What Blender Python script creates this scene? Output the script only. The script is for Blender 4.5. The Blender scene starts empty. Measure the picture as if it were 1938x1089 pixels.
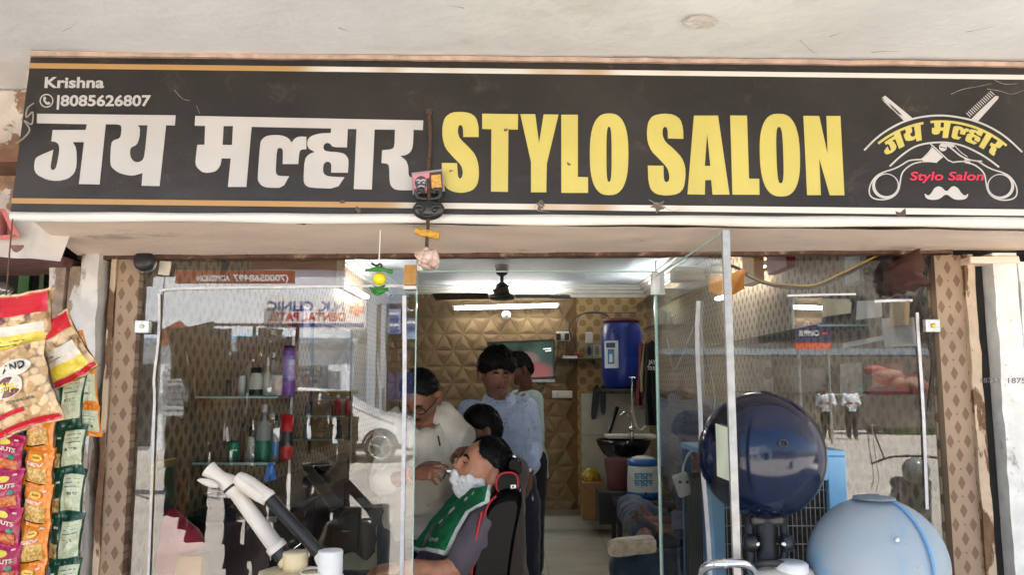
import bpy, bmesh, math, random
from mathutils import Vector, Matrix, noise
from math import sin, cos, pi, radians, sqrt, atan2
random.seed(7)
SC = bpy.context.scene
COL = SC.collection
# ------------------------------------------------------------------ camera, world, sun, exposure
CAM = Vector((0.0, -2.81, 1.54)); F = 1500.0; W0, H0 = 1938.0, 1089.0
PITCH = radians(7.0)
cd = bpy.data.cameras.new('camera'); cam = bpy.data.objects.new('camera', cd); COL.objects.link(cam)
cam.location = CAM; cam.rotation_euler = (radians(90) + PITCH, 0, 0)
cd.sensor_width = 36; cd.lens = F / W0 * 36; cd.clip_start = 0.05; cd.clip_end = 500
SC.camera = cam
SUN_EL, SUN_AZ = radians(58), radians(42)      # the sun stands high on the right, a little behind the shop
wd = bpy.data.worlds.new('World'); SC.world = wd; wd.use_nodes = True
wn = wd.node_tree; wn.nodes.clear()
sky = wn.nodes.new('ShaderNodeTexSky'); sky.sky_type = 'NISHITA'; sky.sun_disc = False
sky.sun_elevation = SUN_EL; sky.sun_rotation = SUN_AZ; sky.dust_density = 2.0
bg = wn.nodes.new('ShaderNodeBackground'); bg.inputs[1].default_value = 0.085
wo = wn.nodes.new('ShaderNodeOutputWorld')
wn.links.new(sky.outputs[0], bg.inputs[0]); wn.links.new(bg.outputs[0], wo.inputs[0])
sl = bpy.data.lights.new('sun', 'SUN'); sl.energy = 5.0; sl.angle = radians(0.53); sl.color = (1, .965, .915)
so = bpy.data.objects.new('sun', sl); COL.objects.link(so)
sdir = Vector((sin(SUN_AZ) * cos(SUN_EL), cos(SUN_AZ) * cos(SUN_EL), sin(SUN_EL)))
so.rotation_euler = sdir.to_track_quat('Z', 'Y').to_euler(); so.location = (0, -20, 30)
vs = SC.view_settings; vs.view_transform = 'Standard'; vs.look = 'None'; vs.exposure = 2.4; vs.gamma = 1
SC.cycles.use_denoising = True
SC.cycles.max_bounces = 9; SC.cycles.diffuse_bounces = 5; SC.cycles.glossy_bounces = 4
SC.cycles.transparent_max_bounces = 24; SC.cycles.transmission_bounces = 4
SC.cycles.caustics_reflective = False; SC.cycles.caustics_refractive = False
SC.cycles.sample_clamp_indirect = 6

# ------------------------------------------------------------------ pixel -> world helpers
def ray(px, py):
    v = Vector(((px - W0 / 2) / F, (H0 / 2 - py) / F, -1.0))
    return Vector((v.x, v.y * -sin(PITCH) + cos(PITCH) * 1.0, v.y * cos(PITCH) + sin(PITCH))).normalized()
def PY(px, py, y):                       # the point at depth y seen at that pixel
    d = ray(px, py); return CAM + d * ((y - CAM.y) / d.y)
def PX(px, py, x):
    d = ray(px, py); return CAM + d * ((x - CAM.x) / d.x)
def PZ(px, py, z):
    d = ray(px, py); return CAM + d * ((z - CAM.z) / d.z)
def PM(px, py, t):                       # a thing in the street whose mirror image in the front glass is at that pixel
    p = PY(px, py, t); return Vector((p.x, -t, p.z))
def plane_map(p0, n):
    p0 = Vector(p0); n = Vector(n).normalized()
    def f(px, py, off=0.0):
        d = ray(px, py); q = p0 + n * off
        return CAM + d * ((q - CAM).dot(n) / d.dot(n))
    return f
def at_y(y):                             # plane facing the viewer at depth y
    return plane_map((0, y, 0), (0, -1, 0))
def at_x(x, s):                          # side wall plane, s = sign of the normal
    return plane_map((x, 0, 0), (s, 0, 0))

# ------------------------------------------------------------------ materials
class NT:
    def __init__(s, m):
        s.t = m.node_tree; s.bs = s.t.nodes.get('Principled BSDF')
    def n(s, ty, **k):
        n = s.t.nodes.new(ty)
        for a, b in k.items(): setattr(n, a, b)
        return n
    def put(s, sock, v):
        if isinstance(v, bpy.types.NodeSocket): s.t.links.new(v, sock)
        else: sock.default_value = v
    def m(s, op, *a):
        n = s.n('ShaderNodeMath', operation=op)
        for i, v in enumerate(a): s.put(n.inputs[i], v)
        return n.outputs[0]
    def mix(s, f, a, b):
        n = s.n('ShaderNodeMix', data_type='RGBA')
        s.put(n.inputs[0], f); s.put(n.inputs[6], a if not isinstance(a, tuple) else c4(a)); s.put(n.inputs[7], b if not isinstance(b, tuple) else c4(b))
        return n.outputs[2]
    def pos(s):
        return s.n('ShaderNodeNewGeometry').outputs['Position']
    def xyz(s, v):
        n = s.n('ShaderNodeSeparateXYZ'); s.put(n.inputs[0], v); return n.outputs
    def noise(s, sc, det=4, rough=.55, vec=None, dist=0):
        n = s.n('ShaderNodeTexNoise'); n.inputs['Scale'].default_value = sc; n.inputs['Detail'].default_value = det
        n.inputs['Roughness'].default_value = rough; n.inputs['Distortion'].default_value = dist
        s.put(n.inputs['Vector'], vec if vec is not None else s.pos()); return n.outputs[0]
    def scale(s, v, k):
        n = s.n('ShaderNodeMapping'); s.put(n.inputs[0], v); n.inputs['Scale'].default_value = k; return n.outputs[0]
    def step(s, v, a, b):
        n = s.n('ShaderNodeMapRange'); n.clamp = True; s.put(n.inputs[0], v); n.inputs[1].default_value = a; n.inputs[2].default_value = b
        n.interpolation_type = 'SMOOTHSTEP'; return n.outputs[0]
    def bump(s, h, st=.3, d=.01):
        n = s.n('ShaderNodeBump'); n.inputs['Strength'].default_value = st; n.inputs['Distance'].default_value = d
        s.put(n.inputs['Height'], h); s.t.links.new(n.outputs[0], s.bs.inputs['Normal'])
def c4(c): return (c[0], c[1], c[2], 1.0)
def srgb(r, g, b):
    f = lambda v: (v / 255 / 12.92) if v <= 10 else ((v / 255 + .055) / 1.055) ** 2.4
    return (f(r), f(g), f(b))
MATS = {}
def mat(name, col=(.5, .5, .5), rough=.55, metal=0.0, var=.12, vs=9, bump=0, bs=80, dirt=None, spec=.5, coat=0, emit=None, trans=0, stretch=None):
    if name in MATS: return MATS[name]
    m = bpy.data.materials.new(name); m.use_nodes = True; MATS[name] = m
    t = NT(m); b = t.bs
    b.inputs['Roughness'].default_value = rough; b.inputs['Metallic'].default_value = metal
    b.inputs['Specular IOR Level'].default_value = spec; b.inputs['Coat Weight'].default_value = coat
    vec = t.pos() if not stretch else t.scale(t.pos(), stretch)
    c = c4(col)
    if var:
        nz = t.noise(vs, 5, .6, vec)
        lo = tuple(max(0, v * (1 - var)) for v in col); hi = tuple(min(1, v * (1 + var)) for v in col)
        c = t.mix(t.step(nz, .3, .7), lo, hi)
    if dirt:                                     # (colour, scale, threshold, amount)
        nz = t.noise(dirt[1], 7, .65, vec, .4)
        c = t.mix(t.m('MULTIPLY', t.step(nz, dirt[2], dirt[2] + .12), dirt[3]), c, dirt[0])
    t.put(b.inputs['Base Color'], c)
    if var: t.put(b.inputs['Roughness'], t.m('ADD', rough - .06, t.m('MULTIPLY', t.noise(vs * 2.3), .12)))
    if bump: t.bump(t.noise(bs, 5, .6, vec), bump)
    if emit: b.inputs['Emission Color'].default_value = c4(emit[0]); b.inputs['Emission Strength'].default_value = emit[1]
    if trans: b.inputs['Transmission Weight'].default_value = trans
    return m
def mat_glass(name, tint=(.93, .97, .95), ior=1.5, film=0.0, dirt=.06, rough=.0):
    m = bpy.data.materials.new(name); m.use_nodes = True; MATS[name] = m; t = NT(m); nt = m.node_tree
    tr = t.n('ShaderNodeBsdfTransparent'); tr.inputs[0].default_value = c4(tint)
    gl = t.n('ShaderNodeBsdfGlossy'); gl.inputs['Roughness'].default_value = rough
    fr = t.n('ShaderNodeFresnel'); fr.inputs[0].default_value = ior
    df = t.n('ShaderNodeBsdfDiffuse'); df.inputs[0].default_value = (.55, .56, .53, 1)
    mx = t.n('ShaderNodeMixShader'); nt.links.new(t.m('ADD', fr.outputs[0], film), mx.inputs[0])
    nt.links.new(tr.outputs[0], mx.inputs[1]); nt.links.new(gl.outputs[0], mx.inputs[2])
    mx2 = t.n('ShaderNodeMixShader')
    d = t.m('MULTIPLY', t.step(t.noise(3.5, 8, .7, None, .6), .45, .8), dirt)
    nt.links.new(d, mx2.inputs[0]); nt.links.new(mx.outputs[0], mx2.inputs[1]); nt.links.new(df.outputs[0], mx2.inputs[2])
    nt.links.new(mx2.outputs[0], nt.nodes['Material Output'].inputs[0])
    return m
def mat_peel(name, paint, under, sc=4, th=.52, stain=(.10, .07, .05), st=.62, stretch=(1, 1, .35), rough=.75):
    m = bpy.data.materials.new(name); m.use_nodes = True; MATS[name] = m; t = NT(m)
    v = t.scale(t.pos(), stretch)
    a = t.noise(sc, 8, .62, v, .3); k = t.step(a, th, th + .025)
    hi = t.mix(t.step(t.noise(14, 5), .35, .7), tuple(c * .82 for c in paint), paint)
    lo = t.mix(t.step(t.noise(30, 5), .3, .7), tuple(c * .6 for c in under), under)
    c = t.mix(k, hi, lo)
    c = t.mix(t.step(t.noise(sc * 2.3, 9, .72, v, .8), st, st + .16), c, stain)
    c = t.mix(t.m('MULTIPLY', t.step(t.noise(55, 3, .8), .66, .7), .7), c, tuple(x * .5 for x in under))
    t.put(t.bs.inputs['Base Color'], c); t.bs.inputs['Roughness'].default_value = rough
    t.bump(t.m('ADD', t.m('MULTIPLY', k, -.6), t.m('MULTIPLY', t.noise(40, 6), .5)), .55, .008)
    return m
def mat_paper(name, axis, base, fig, w=.105, h=.15, off=(0, 0), rough=.6, a=.30, b=.40, spots=True, dots=False):
    """printed wall paper: pointed quatrefoils on a staggered lattice; axis = world axis that runs along the wall"""
    m = bpy.data.materials.new(name); m.use_nodes = True; MATS[name] = m; t = NT(m)
    p = t.xyz(t.pos()); u = t.m('ADD', t.m('DIVIDE', p[axis], w), off[0]); v = t.m('ADD', t.m('DIVIDE', p[2], h), off[1])
    def fig_(du, dv):
        x = t.m('ABSOLUTE', t.m('SUBTRACT', t.m('FRACT', t.m('ADD', u, du)), .5)); y = t.m('ABSOLUTE', t.m('SUBTRACT', t.m('FRACT', t.m('ADD', v, dv)), .5))
        d1 = t.m('ADD', t.m('POWER', t.m('DIVIDE', x, a), 1.25), t.m('POWER', t.m('DIVIDE', y, b), .95))
        d2 = t.m('ADD', t.m('POWER', t.m('DIVIDE', x, a * .72), 2.4), t.m('POWER', t.m('DIVIDE', y, b * .6), 2.4))
        d = t.m('MINIMUM', d1, d2) if not dots else t.m('ADD', t.m('POWER', t.m('DIVIDE', x, a), 2), t.m('POWER', t.m('DIVIDE', y, b), 2))
        return t.m('SUBTRACT', 1.0, t.step(d, .9, 1.05))
    k = t.m('MAXIMUM', fig_(0, 0), fig_(.5, .5))
    if spots:
        x = t.m('SUBTRACT', t.m('FRACT', t.m('ADD', u, .5)), .5); y = t.m('SUBTRACT', t.m('FRACT', v), .5)
        r = t.m('ADD', t.m('POWER', t.m('ABSOLUTE', t.m('MULTIPLY', x, w)), 2), t.m('POWER', t.m('ABSOLUTE', t.m('MULTIPLY', y, h)), 2))
        k = t.m('MAXIMUM', k, t.m('MULTIPLY', t.m('LESS_THAN', r, .004 ** 2), .8))
    nz = t.step(t.noise(7, 6), .3, .75)
    c = t.mix(k, t.mix(nz, tuple(x * .85 for x in base), base), t.mix(nz, tuple(x * .8 for x in fig), fig))
    c = t.mix(t.m('MULTIPLY', t.step(t.noise(5, 8, .72, t.scale(t.pos(), (1, 1, .35)), .5), .50, .78), .55), c, tuple(x * .45 for x in base))
    t.put(t.bs.inputs['Base Color'], c); t.bs.inputs['Roughness'].default_value = rough
    t.bump(t.noise(90, 4), .12, .003)
    return m

# ------------------------------------------------------------------ mesh builder
class MB:
    def __init__(s): s.v = []; s.f = []; s.sm = []
    def add(s, vs, fs, smooth=False):
        o = len(s.v); s.v += [Vector(v) for v in vs]
        for f in fs: s.f.append(tuple(i + o for i in f)); s.sm.append(smooth)
        return s
    def box(s, c, d, m=None, bev=0):
        c = Vector(c); x, y, z = d[0] / 2, d[1] / 2, d[2] / 2
        if bev:
            bm = bmesh.new(); bmesh.ops.create_cube(bm, size=1)
            for v in bm.verts: v.co = Vector((v.co.x * 2 * x, v.co.y * 2 * y, v.co.z * 2 * z))
            bmesh.ops.bevel(bm, geom=list(bm.edges), offset=bev, segments=2, affect='EDGES', profile=.5)
            return s.bm(bm, c, m)
        vs = [Vector((i * x, j * y, k * z)) for i in (-1, 1) for j in (-1, 1) for k in (-1, 1)]
        vs = [(m @ v if m else v) + c for v in vs]
        return s.add(vs, [(0, 1, 3, 2), (4, 6, 7, 5), (0, 4, 5, 1), (2, 3, 7, 6), (0, 2, 6, 4), (1, 5, 7, 3)])
    def bb(s, a, b, bev=0):
        a, b = Vector(a), Vector(b); return s.box((a + b) / 2, [abs(b[i] - a[i]) for i in range(3)], None, bev)
    def bm(s, bm, c=(0, 0, 0), m=None, smooth=False):
        bm.verts.index_update(); c = Vector(c)
        s.add([(m @ v.co if m else v.co) + c for v in bm.verts], [[v.index for v in f.verts] for f in bm.faces], smooth); bm.free(); return s
    def loft(s, rings, cap=True, smooth=True, close=False):
        n = len(rings[0]); vs = [p for r in rings for p in r]; fs = []
        m = len(rings)
        for i in range(m if close else m - 1):
            for j in range(n):
                a = i * n + j; b = i * n + (j + 1) % n; i2 = (i + 1) % m
                fs.append((a, b, i2 * n + (j + 1) % n, i2 * n + j))
        s.add(vs, fs, smooth)
        if cap and not close:
            s.add(rings[0], [tuple(range(n))[::-1]]); s.add(rings[-1], [tuple(range(n))])
        return s
    def tube(s, pts, r, n=8, cap=True, smooth=True, flat=None):
        pts = [Vector(p) for p in pts]; rr = r if isinstance(r, (list, tuple)) else [r] * len(pts)
        rings = []; prev = None
        for i, p in enumerate(pts):
            t = (pts[min(i + 1, len(pts) - 1)] - pts[max(i - 1, 0)])
            t = t.normalized() if t.length > 1e-9 else Vector((0, 0, 1))
            if prev is None:
                a = t.cross(Vector((0, 0, 1)))
                if a.length < 1e-3: a = t.cross(Vector((1, 0, 0)))
            else: a = prev - t * prev.dot(t)
            a.normalize(); prev = a; b = t.cross(a)
            k = flat if flat else 1
            rings.append([p + a * cos(2 * pi * j / n) * rr[i] + b * sin(2 * pi * j / n) * rr[i] * k for j in range(n)])
        return s.loft(rings, cap, smooth)
    def cyl(s, a, b, r, r2=None, n=20, smooth=True, cap=True):
        return s.tube([a, b], [r, r if r2 is None else r2], n, cap, smooth)
    def lathe(s, prof, c=(0, 0, 0), n=24, axis=None, smooth=True, cap=True):
        """prof: list of (radius, height); axis: direction of the height"""
        c = Vector(c); ax = Vector(axis or (0, 0, 1)).normalized(); q = ax.to_track_quat('Z', 'Y')
        rings = [[c + q @ Vector((max(r, 1e-4) * cos(2 * pi * j / n), max(r, 1e-4) * sin(2 * pi * j / n), h)) for j in range(n)] for r, h in prof]
        return s.loft(rings, cap, smooth)
    def sph(s, c, r, n=24, m=16, sc=(1, 1, 1), rot=None):
        c = Vector(c); rings = []
        for i in range(m + 1):
            a = -pi / 2 + pi * i / m
            ring = [Vector((r * sc[0] * max(cos(a), 1e-3) * cos(2 * pi * j / n), r * sc[1] * max(cos(a), 1e-3) * sin(2 * pi * j / n), r * sc[2] * sin(a))) for j in range(n)]
            rings.append([c + (rot @ v if rot else v) for v in ring])
        return s.loft(rings)
    def grid(s, fn, nu, nv, smooth=True):
        vs = [fn(i / nu, j / nv) for j in range(nv + 1) for i in range(nu + 1)]; w = nu + 1
        return s.add(vs, [(j * w + i, j * w + i + 1, (j + 1) * w + i + 1, (j + 1) * w + i) for j in range(nv) for i in range(nu)], smooth)
    def warp(s, amp, fr, seed=0, ax=None):
        o = Vector((seed * 3.1, seed * 1.7, seed * .9))
        for v in s.v:
            d = noise.noise_vector(v * fr + o) * amp
            v += Vector((d.x * ax[0], d.y * ax[1], d.z * ax[2])) if ax else d
        return s
    def mesh(s, name, m):
        me = bpy.data.meshes.new(name); me.from_pydata([v[:] for v in s.v], [], s.f)
        me.polygons.foreach_set('use_smooth', s.sm); me.materials.append(m); me.update(); return me
    def build(s, name, m, parent=None, **kw):
        return link(name, s.mesh(name, m), parent, **kw)
def link(name, me, parent=None, label=None, cat=None, group=None, kind=None, mod=None):
    o = bpy.data.objects.new(name, me); COL.objects.link(o)
    if parent is not None:
        o.parent = parent; o.matrix_parent_inverse = Matrix.Translation(-parent.location)
    tag(o, label, cat, group, kind); return o
def tag(o, label=None, cat=None, group=None, kind=None):
    if label: o['label'] = label
    if cat: o['category'] = cat
    if group: o['group'] = group
    if kind: o['kind'] = kind
    return o
def thing(name, label, cat, loc=(0, 0, 0), group=None, kind=None):
    o = bpy.data.objects.new(name, None); COL.objects.link(o); o.location = loc; o.empty_display_size = .05
    return tag(o, label, cat, group, kind)
def copy_thing(o, delta, label=None):
    """a copy of a thing and of its parts, moved by delta"""
    r = o.copy(); COL.objects.link(r); r.location = o.location + Vector(delta)
    if label: r['label'] = label
    for ch in o.children:
        c = ch.copy(); COL.objects.link(c); c.parent = r
        for g in ch.children:
            d = g.copy(); COL.objects.link(d); d.parent = c
    return r
def remesh(mb, name, m, voxel, parent=None, smooth=2, post=None):
    """the union of all the lofts in mb as one continuous surface"""
    me = mb.mesh(name + '_src', m); o = bpy.data.objects.new(name + '_src', me); COL.objects.link(o)
    md = o.modifiers.new('r', 'REMESH'); md.mode = 'VOXEL'; md.voxel_size = voxel; md.use_smooth_shade = True
    if smooth:
        ms = o.modifiers.new('s', 'SMOOTH'); ms.iterations = smooth; ms.factor = .5
    dg = bpy.context.evaluated_depsgraph_get(); dg.update()
    me2 = bpy.data.meshes.new_from_object(o.evaluated_get(dg)); bpy.data.objects.remove(o); bpy.data.meshes.remove(me)
    me2.name = name; me2.materials.clear(); me2.materials.append(m)
    for p in me2.polygons: p.use_smooth = True
    if post:
        nn = [v.normal.copy() for v in me2.vertices]
        for v, n in zip(me2.vertices, nn): v.co = post(v.co.copy(), n)
    me2.update()
    return link(name, me2, parent)
# ------------------------------------------------------------------ flat shapes laid on a surface (outlines given in photo pixels)
def smooth_loop(pts, it=2, closed=True):
    for _ in range(it):
        q = []; n = len(pts)
        for i in range(n if closed else n - 1):
            a, b = pts[i], pts[(i + 1) % n]
            q += [(a[0] * .75 + b[0] * .25, a[1] * .75 + b[1] * .25), (a[0] * .25 + b[0] * .75, a[1] * .25 + b[1] * .75)]
        if not closed: q = [pts[0]] + q + [pts[-1]]
        pts = q
    return pts
def round_loop(pts, k=.22):
    """cut only the blunt corners: keeps right angles crisp, rounds the many-sided curves"""
    q = []; n = len(pts)
    for i in range(n):
        a, b, c = Vector(pts[i - 1]), Vector(pts[i]), Vector(pts[(i + 1) % n])
        u, v = (a - b), (c - b)
        if u.length < 1e-6 or v.length < 1e-6: continue
        if u.normalized().dot(v.normalized()) < -.35:
            q += [tuple(b + u * k), tuple(b + v * k)]
        else: q.append(tuple(b))
    return q
def stroke(pts, w, it=2, w2=None):
    pts = [Vector(p) for p in (smooth_loop(pts, it, False) if it else pts)]; L, R = [], []
    for i, p in enumerate(pts):
        t = (pts[min(i + 1, len(pts) - 1)] - pts[max(i - 1, 0)]).normalized(); n = Vector((-t.y, t.x))
        ww = w + ((w2 - w) * i / (len(pts) - 1) if w2 is not None else 0)
        L.append(tuple(p + n * ww / 2)); R.append(tuple(p - n * ww / 2))
    return L + R[::-1]
def circle(cx, cy, r, ry=None, n=28): return [(cx + r * cos(2 * pi * i / n), cy + (ry or r) * sin(2 * pi * i / n)) for i in range(n)]
def fill_mesh(loops):
    cu = bpy.data.curves.new('tmp', 'CURVE'); cu.dimensions = '2D'; cu.fill_mode = 'BOTH'
    for lp in loops:
        sp = cu.splines.new('POLY'); sp.points.add(len(lp) - 1); sp.use_cyclic_u = True
        for q, p in zip(sp.points, lp): q.co = (p[0], p[1], 0, 1)
    return curve_to_mesh(cu)
def curve_to_mesh(cu):
    o = bpy.data.objects.new('tmp', cu); COL.objects.link(o)
    dg = bpy.context.evaluated_depsgraph_get(); dg.update()
    me = bpy.data.meshes.new_from_object(o.evaluated_get(dg)); bpy.data.objects.remove(o); bpy.data.curves.remove(cu); return me
def lay(me, name, m, fmap, off, parent=None, thick=0.0, **kw):
    """map a flat mesh (pixel coordinates) on to a surface, give it a little thickness"""
    b = [v.co.copy() for v in me.vertices]; fs = [tuple(p.vertices) for p in me.polygons]
    bpy.data.meshes.remove(me); mb = MB()
    top = [fmap(p.x, p.y, off + thick) for p in b]
    mb.add(top, fs)
    if thick:
        ed = {}
        for f in fs:
            for i in range(len(f)):
                e = (f[i], f[(i + 1) % len(f)]); k = (min(e), max(e))
                ed[k] = None if k in ed else e
        n = len(top); lo = [fmap(p.x, p.y, off) for p in b]; mb.v += lo
        for e in ed.values():
            if e: mb.f.append((e[0], e[1], e[1] + n, e[0] + n)); mb.sm.append(False)
    return mb.build(name, m, parent, **kw)
def flat(name, loops, m, fmap, off, parent=None, thick=0.0, **kw):
    return lay(fill_mesh(loops), name, m, fmap, off, parent, thick, **kw)
def text_mesh(s, x, y, h, width=None, bold=0.0, shear=0.0, mirror=False, align='LEFT'):
    cu = bpy.data.curves.new('tmp', 'FONT'); cu.body = s; cu.size = 1; cu.offset = bold; cu.shear = shear; cu.align_x = 'LEFT'; cu.resolution_u = 4
    me = curve_to_mesh(cu); xs = [v.co.x for v in me.vertices]; 
    x0, x1 = min(xs), max(xs); k = h / .69
    kx = k if width is None else width / (x1 - x0)
    for v in me.vertices:
        xx = (v.co.x - x0) * kx
        if mirror: xx = (x1 - x0) * kx - xx
        v.co = (x + xx, y - v.co.y * k, 0)
    return me
def text(s, x, y, h, m, fmap, off, parent=None, width=None, bold=.0, shear=0, name='lettering', mirror=False, **kw):
    return lay(text_mesh(s, x, y, h, width, bold, shear, mirror), name, m, fmap, off, parent, **kw)
def sub(path, n=4):
    """Catmull-Rom through 3-D points"""
    p = [Vector(q) for q in path]; p = [p[0] * 2 - p[1]] + p + [p[-1] * 2 - p[-2]]; o = []
    for i in range(1, len(p) - 2):
        for k in range(n):
            t = k / n; a, b, c, d = p[i - 1], p[i], p[i + 1], p[i + 2]
            o.append(.5 * ((2 * b) + (c - a) * t + (2 * a - 5 * b + 4 * c - d) * t * t + (3 * b - a - 3 * c + d) * t ** 3))
    o.append(p[-2]); return o
# ================================================================== SETTING
M_cream = mat('cream_plaster', srgb(236, 214, 194), .7, var=.07, vs=5, bump=.25, bs=50, dirt=(srgb(110, 88, 66), 6, .60, .55), stretch=(.5, 1, 1))
M_slab = mat('slab_plaster', srgb(220, 220, 219), .8, var=.09, vs=1.6, bump=.4, bs=16, dirt=(srgb(168, 152, 138), 2.6, .56, .22))
M_white = mat('white_plastic', (.74, .74, .72), .4, var=.05)
M_black = mat('black_plastic', (.018, .018, .02), .38, var=.2)
M_chrome = mat('chrome', (.75, .75, .76), .16, 1.0, var=.05)
M_alu = mat('brushed_aluminium', (.55, .55, .54), .38, .85, var=.12, vs=25, bump=.1)
M_rust = mat('rusted_steel', srgb(92, 66, 52), .8, .2, var=.35, vs=25, bump=.5, bs=70, dirt=(srgb(168, 140, 120), 18, .55, .7))
M_dark = mat('shade_black', (.012, .011, .01), .9, var=.3)  # near-black colour that stands in for shade in gaps and stall
M_peelL = mat_peel('peeling_white_wash', srgb(222, 218, 212), srgb(168, 146, 128), 3.4, .53, srgb(70, 56, 44), .62)
M_peelR = mat_peel('flaking_lime_wash', srgb(228, 228, 224), srgb(186, 160, 140), 3.0, .57, srgb(80, 66, 54), .63)
M_trim = mat_peel('flaked_wood_trim', srgb(200, 178, 152), srgb(120, 88, 60), 12, .50, srgb(40, 28, 20), .60, (1, 1, .25))
M_paperF = mat_paper('wallpaper_front', 0, srgb(160, 136, 112), srgb(122, 94, 70), .060, .094, (.12, .2), a=.22, b=.26)
M_paperL = mat_paper('wallpaper_left_wall', 1, srgb(170, 146, 112), srgb(112, 86, 52), .092, .094, (.3, .1), a=.27, b=.31)
M_paperR = mat_paper('wallpaper_right_wall', 1, srgb(170, 150, 122), srgb(108, 86, 56), .092, .094, (.3, .35), a=.27, b=.31)
M_paperB = mat_paper('wallpaper_back_wall', 0, srgb(176, 148, 98), srgb(140, 112, 70), .16, .16, (.1, .1), a=.25, b=.25, spots=False, dots=True)
M_inceil = mat('room_ceiling_paint', srgb(205, 216, 226), .6, var=.04)
M_sand = mat('dusty_street', srgb(190, 182, 170), .9, var=.14, vs=.9, bump=.5, bs=12, dirt=(srgb(150, 136, 120), 3, .6, .6))
XL, XR, YB, ZC = -1.37, 1.50, 6.0, 2.64

MB().grid(lambda u, v: Vector((-60 + 120 * u, -70 + 67.6 * v, -.14)), 8, 8, False).build('street_ground', M_sand, kind='structure')
M_pave = mat('veranda_concrete', srgb(205, 198, 186), .85, var=.15, vs=3, bump=.4, bs=40, dirt=(srgb(110, 98, 84), 6, .6, .5))
MB().bb((-9, -2.42, -.3), (9, .06, -.004)).build('veranda_floor', M_pave, kind='structure')
# veranda slab overhead, with its front beam
sl_ = MB(); 
def slabf(u, v):
    x = -7 + 14 * u; y = -1.6 + 2.6 * v
    return Vector((x, y, 2.565 + .006 * noise.noise(Vector((x * 2, y * 2, 1)))))
sl_.grid(slabf, 90, 30); sl_.bb((-7, -1.6, 2.60), (7, 1.0, 2.85)); sl_.bb((-7, -1.7, 2.52), (7, -1.601, 2.95))
vc = sl_.build('veranda_ceiling', M_slab, kind='structure')
cm_ = plane_map((0, 0, 2.556), (0, 0, -1)); M_crk = mat('crack_dark', srgb(164, 148, 134), .9, var=.3, vs=40); M_patch = mat('plaster_patch', srgb(212, 205, 196), .85, var=.14, vs=25, bump=.6, bs=60)
rk_ = random.Random(2)
flat('plaster_patch', [[(1325 + 32 * cos(t / 24 * 2 * pi) * rk_.uniform(.85, 1.1), 42 + 13 * sin(t / 24 * 2 * pi) * rk_.uniform(.85, 1.1)) for t in range(24)]], M_patch, cm_, .001, vc)
def crack(pts, w):
    o = []
    for (x0, y0), (x1, y1) in zip(pts, pts[1:]):
        for k in range(6): o.append((x0 + (x1 - x0) * k / 6 + rk_.uniform(-1.2, 1.2), y0 + (y1 - y0) * k / 6 + rk_.uniform(-1, 1)))
    flat('crack', [stroke(o, w, 0, .3)], M_crk, cm_, .001, vc)
for pts, w in (([(1515, 75), (1530, 92), (1545, 108)], 1.2), ([(1530, 92), (1552, 104)], 1.0), ([(1570, 70), (1600, 58)], 1.4), ([(1650, 98), (1720, 95)], 1.2), ([(60, 95), (200, 98), (420, 104)], 1.3), ([(600, 108), (690, 104)], 1.2), ([(640, 52), (668, 62)], 1.4), ([(1160, 105), (1300, 112), (1420, 110)], 1.3), ([(1830, 60), (1900, 45)], 1.2), ([(120, 60), (150, 40)], 1.2), ([(880, 15), (840, 8)], 1.5)): crack(pts, w)
MB().bb((-7, .25, 2.86), (7, 7, 6.2)).build('sun_block_above', M_slab, kind='structure')  # unseen mass added over the shop to keep direct sun out

# ---- room shell
floor = thing('floor', None, None, kind='structure')
M_grout = mat('tile_grout', srgb(110, 104, 92), .8)
MB().bb((XL - .1, .02, -.05), (XR + .1, YB + .1, -.003)).build('grout_bed', M_grout, floor)
M_tile = mat('polished_floor_tile', srgb(176, 172, 156), .16, var=.08, vs=3, dirt=(srgb(60, 54, 46), 7, .70, .7))
tb = MB(); tb.box((0, 0, 0), (.596, .596, .008), None, .002); tme = tb.mesh('tile', M_tile)
for i in range(5):
    for j in range(10):
        o = link('tile', tme, floor); o.location = (XL + .17 + .6 * i, .33 + .6 * j, .001)
bw = thing('back_wall', None, None, kind='structure')
MB().bb((XL - .1, YB, 0), (XR + .1, YB + .12, ZC + .1)).build('wall_core', mat('brown_backing', srgb(120, 90, 50), .8), bw)
xs = PY(1092, 700, YB).x
MB().bb((xs, YB - .006, .1), (XR, YB - .001, ZC - .05)).build('wallpaper_panel', M_paperB, bw)
# folded triangular relief tiles of the back wall
M_relief = mat('gold_brown_relief_tile', srgb(132, 108, 74), .55, var=.14, vs=4, bump=.15, bs=120, dirt=(srgb(90, 64, 34), 3, .62, .4))
tw, th = .206, .18
def tri_mesh(up, ax, az, k):
    s = 1 if up else -1
    c = [Vector((-tw / 2, 0, -s * th / 2)), Vector((tw / 2, 0, -s * th / 2)), Vector((0, 0, s * th / 2))]
    c = [p * .985 for p in c]; g = (c[0] + c[1] + c[2]) / 3
    ap = g + Vector((ax * .5, -.013, az * .5)); mid = [(c[i] + c[(i + 1) % 3]) / 2 for i in range(3)]
    mid = [m_ + Vector((0, -.004, 0)) + (g - m_) * .05 for m_ in mid]
    lo = [p + Vector((0, .02, 0)) for p in c]
    mb = MB(); vs_ = [c[0], mid[0], c[1], mid[1], c[2], mid[2], ap] + lo
    fs = [(i, (i + 1) % 6, 6) for i in range(6)] + [(0, 7, 8, 2, 1), (2, 8, 9, 4, 3), (4, 9, 7, 0, 5)]
    if not up: fs = [f[::-1] for f in fs]
    return mb.add(vs_, fs).mesh('relief_tile', M_relief)
TM = {(u, k): tri_mesh(u, [(-.03), .03, 0.02, -.01][k], [.02, -.015, -.03, .03][k], k) for u in (True, False) for k in range(4)}
z = .12; r = 0
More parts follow.
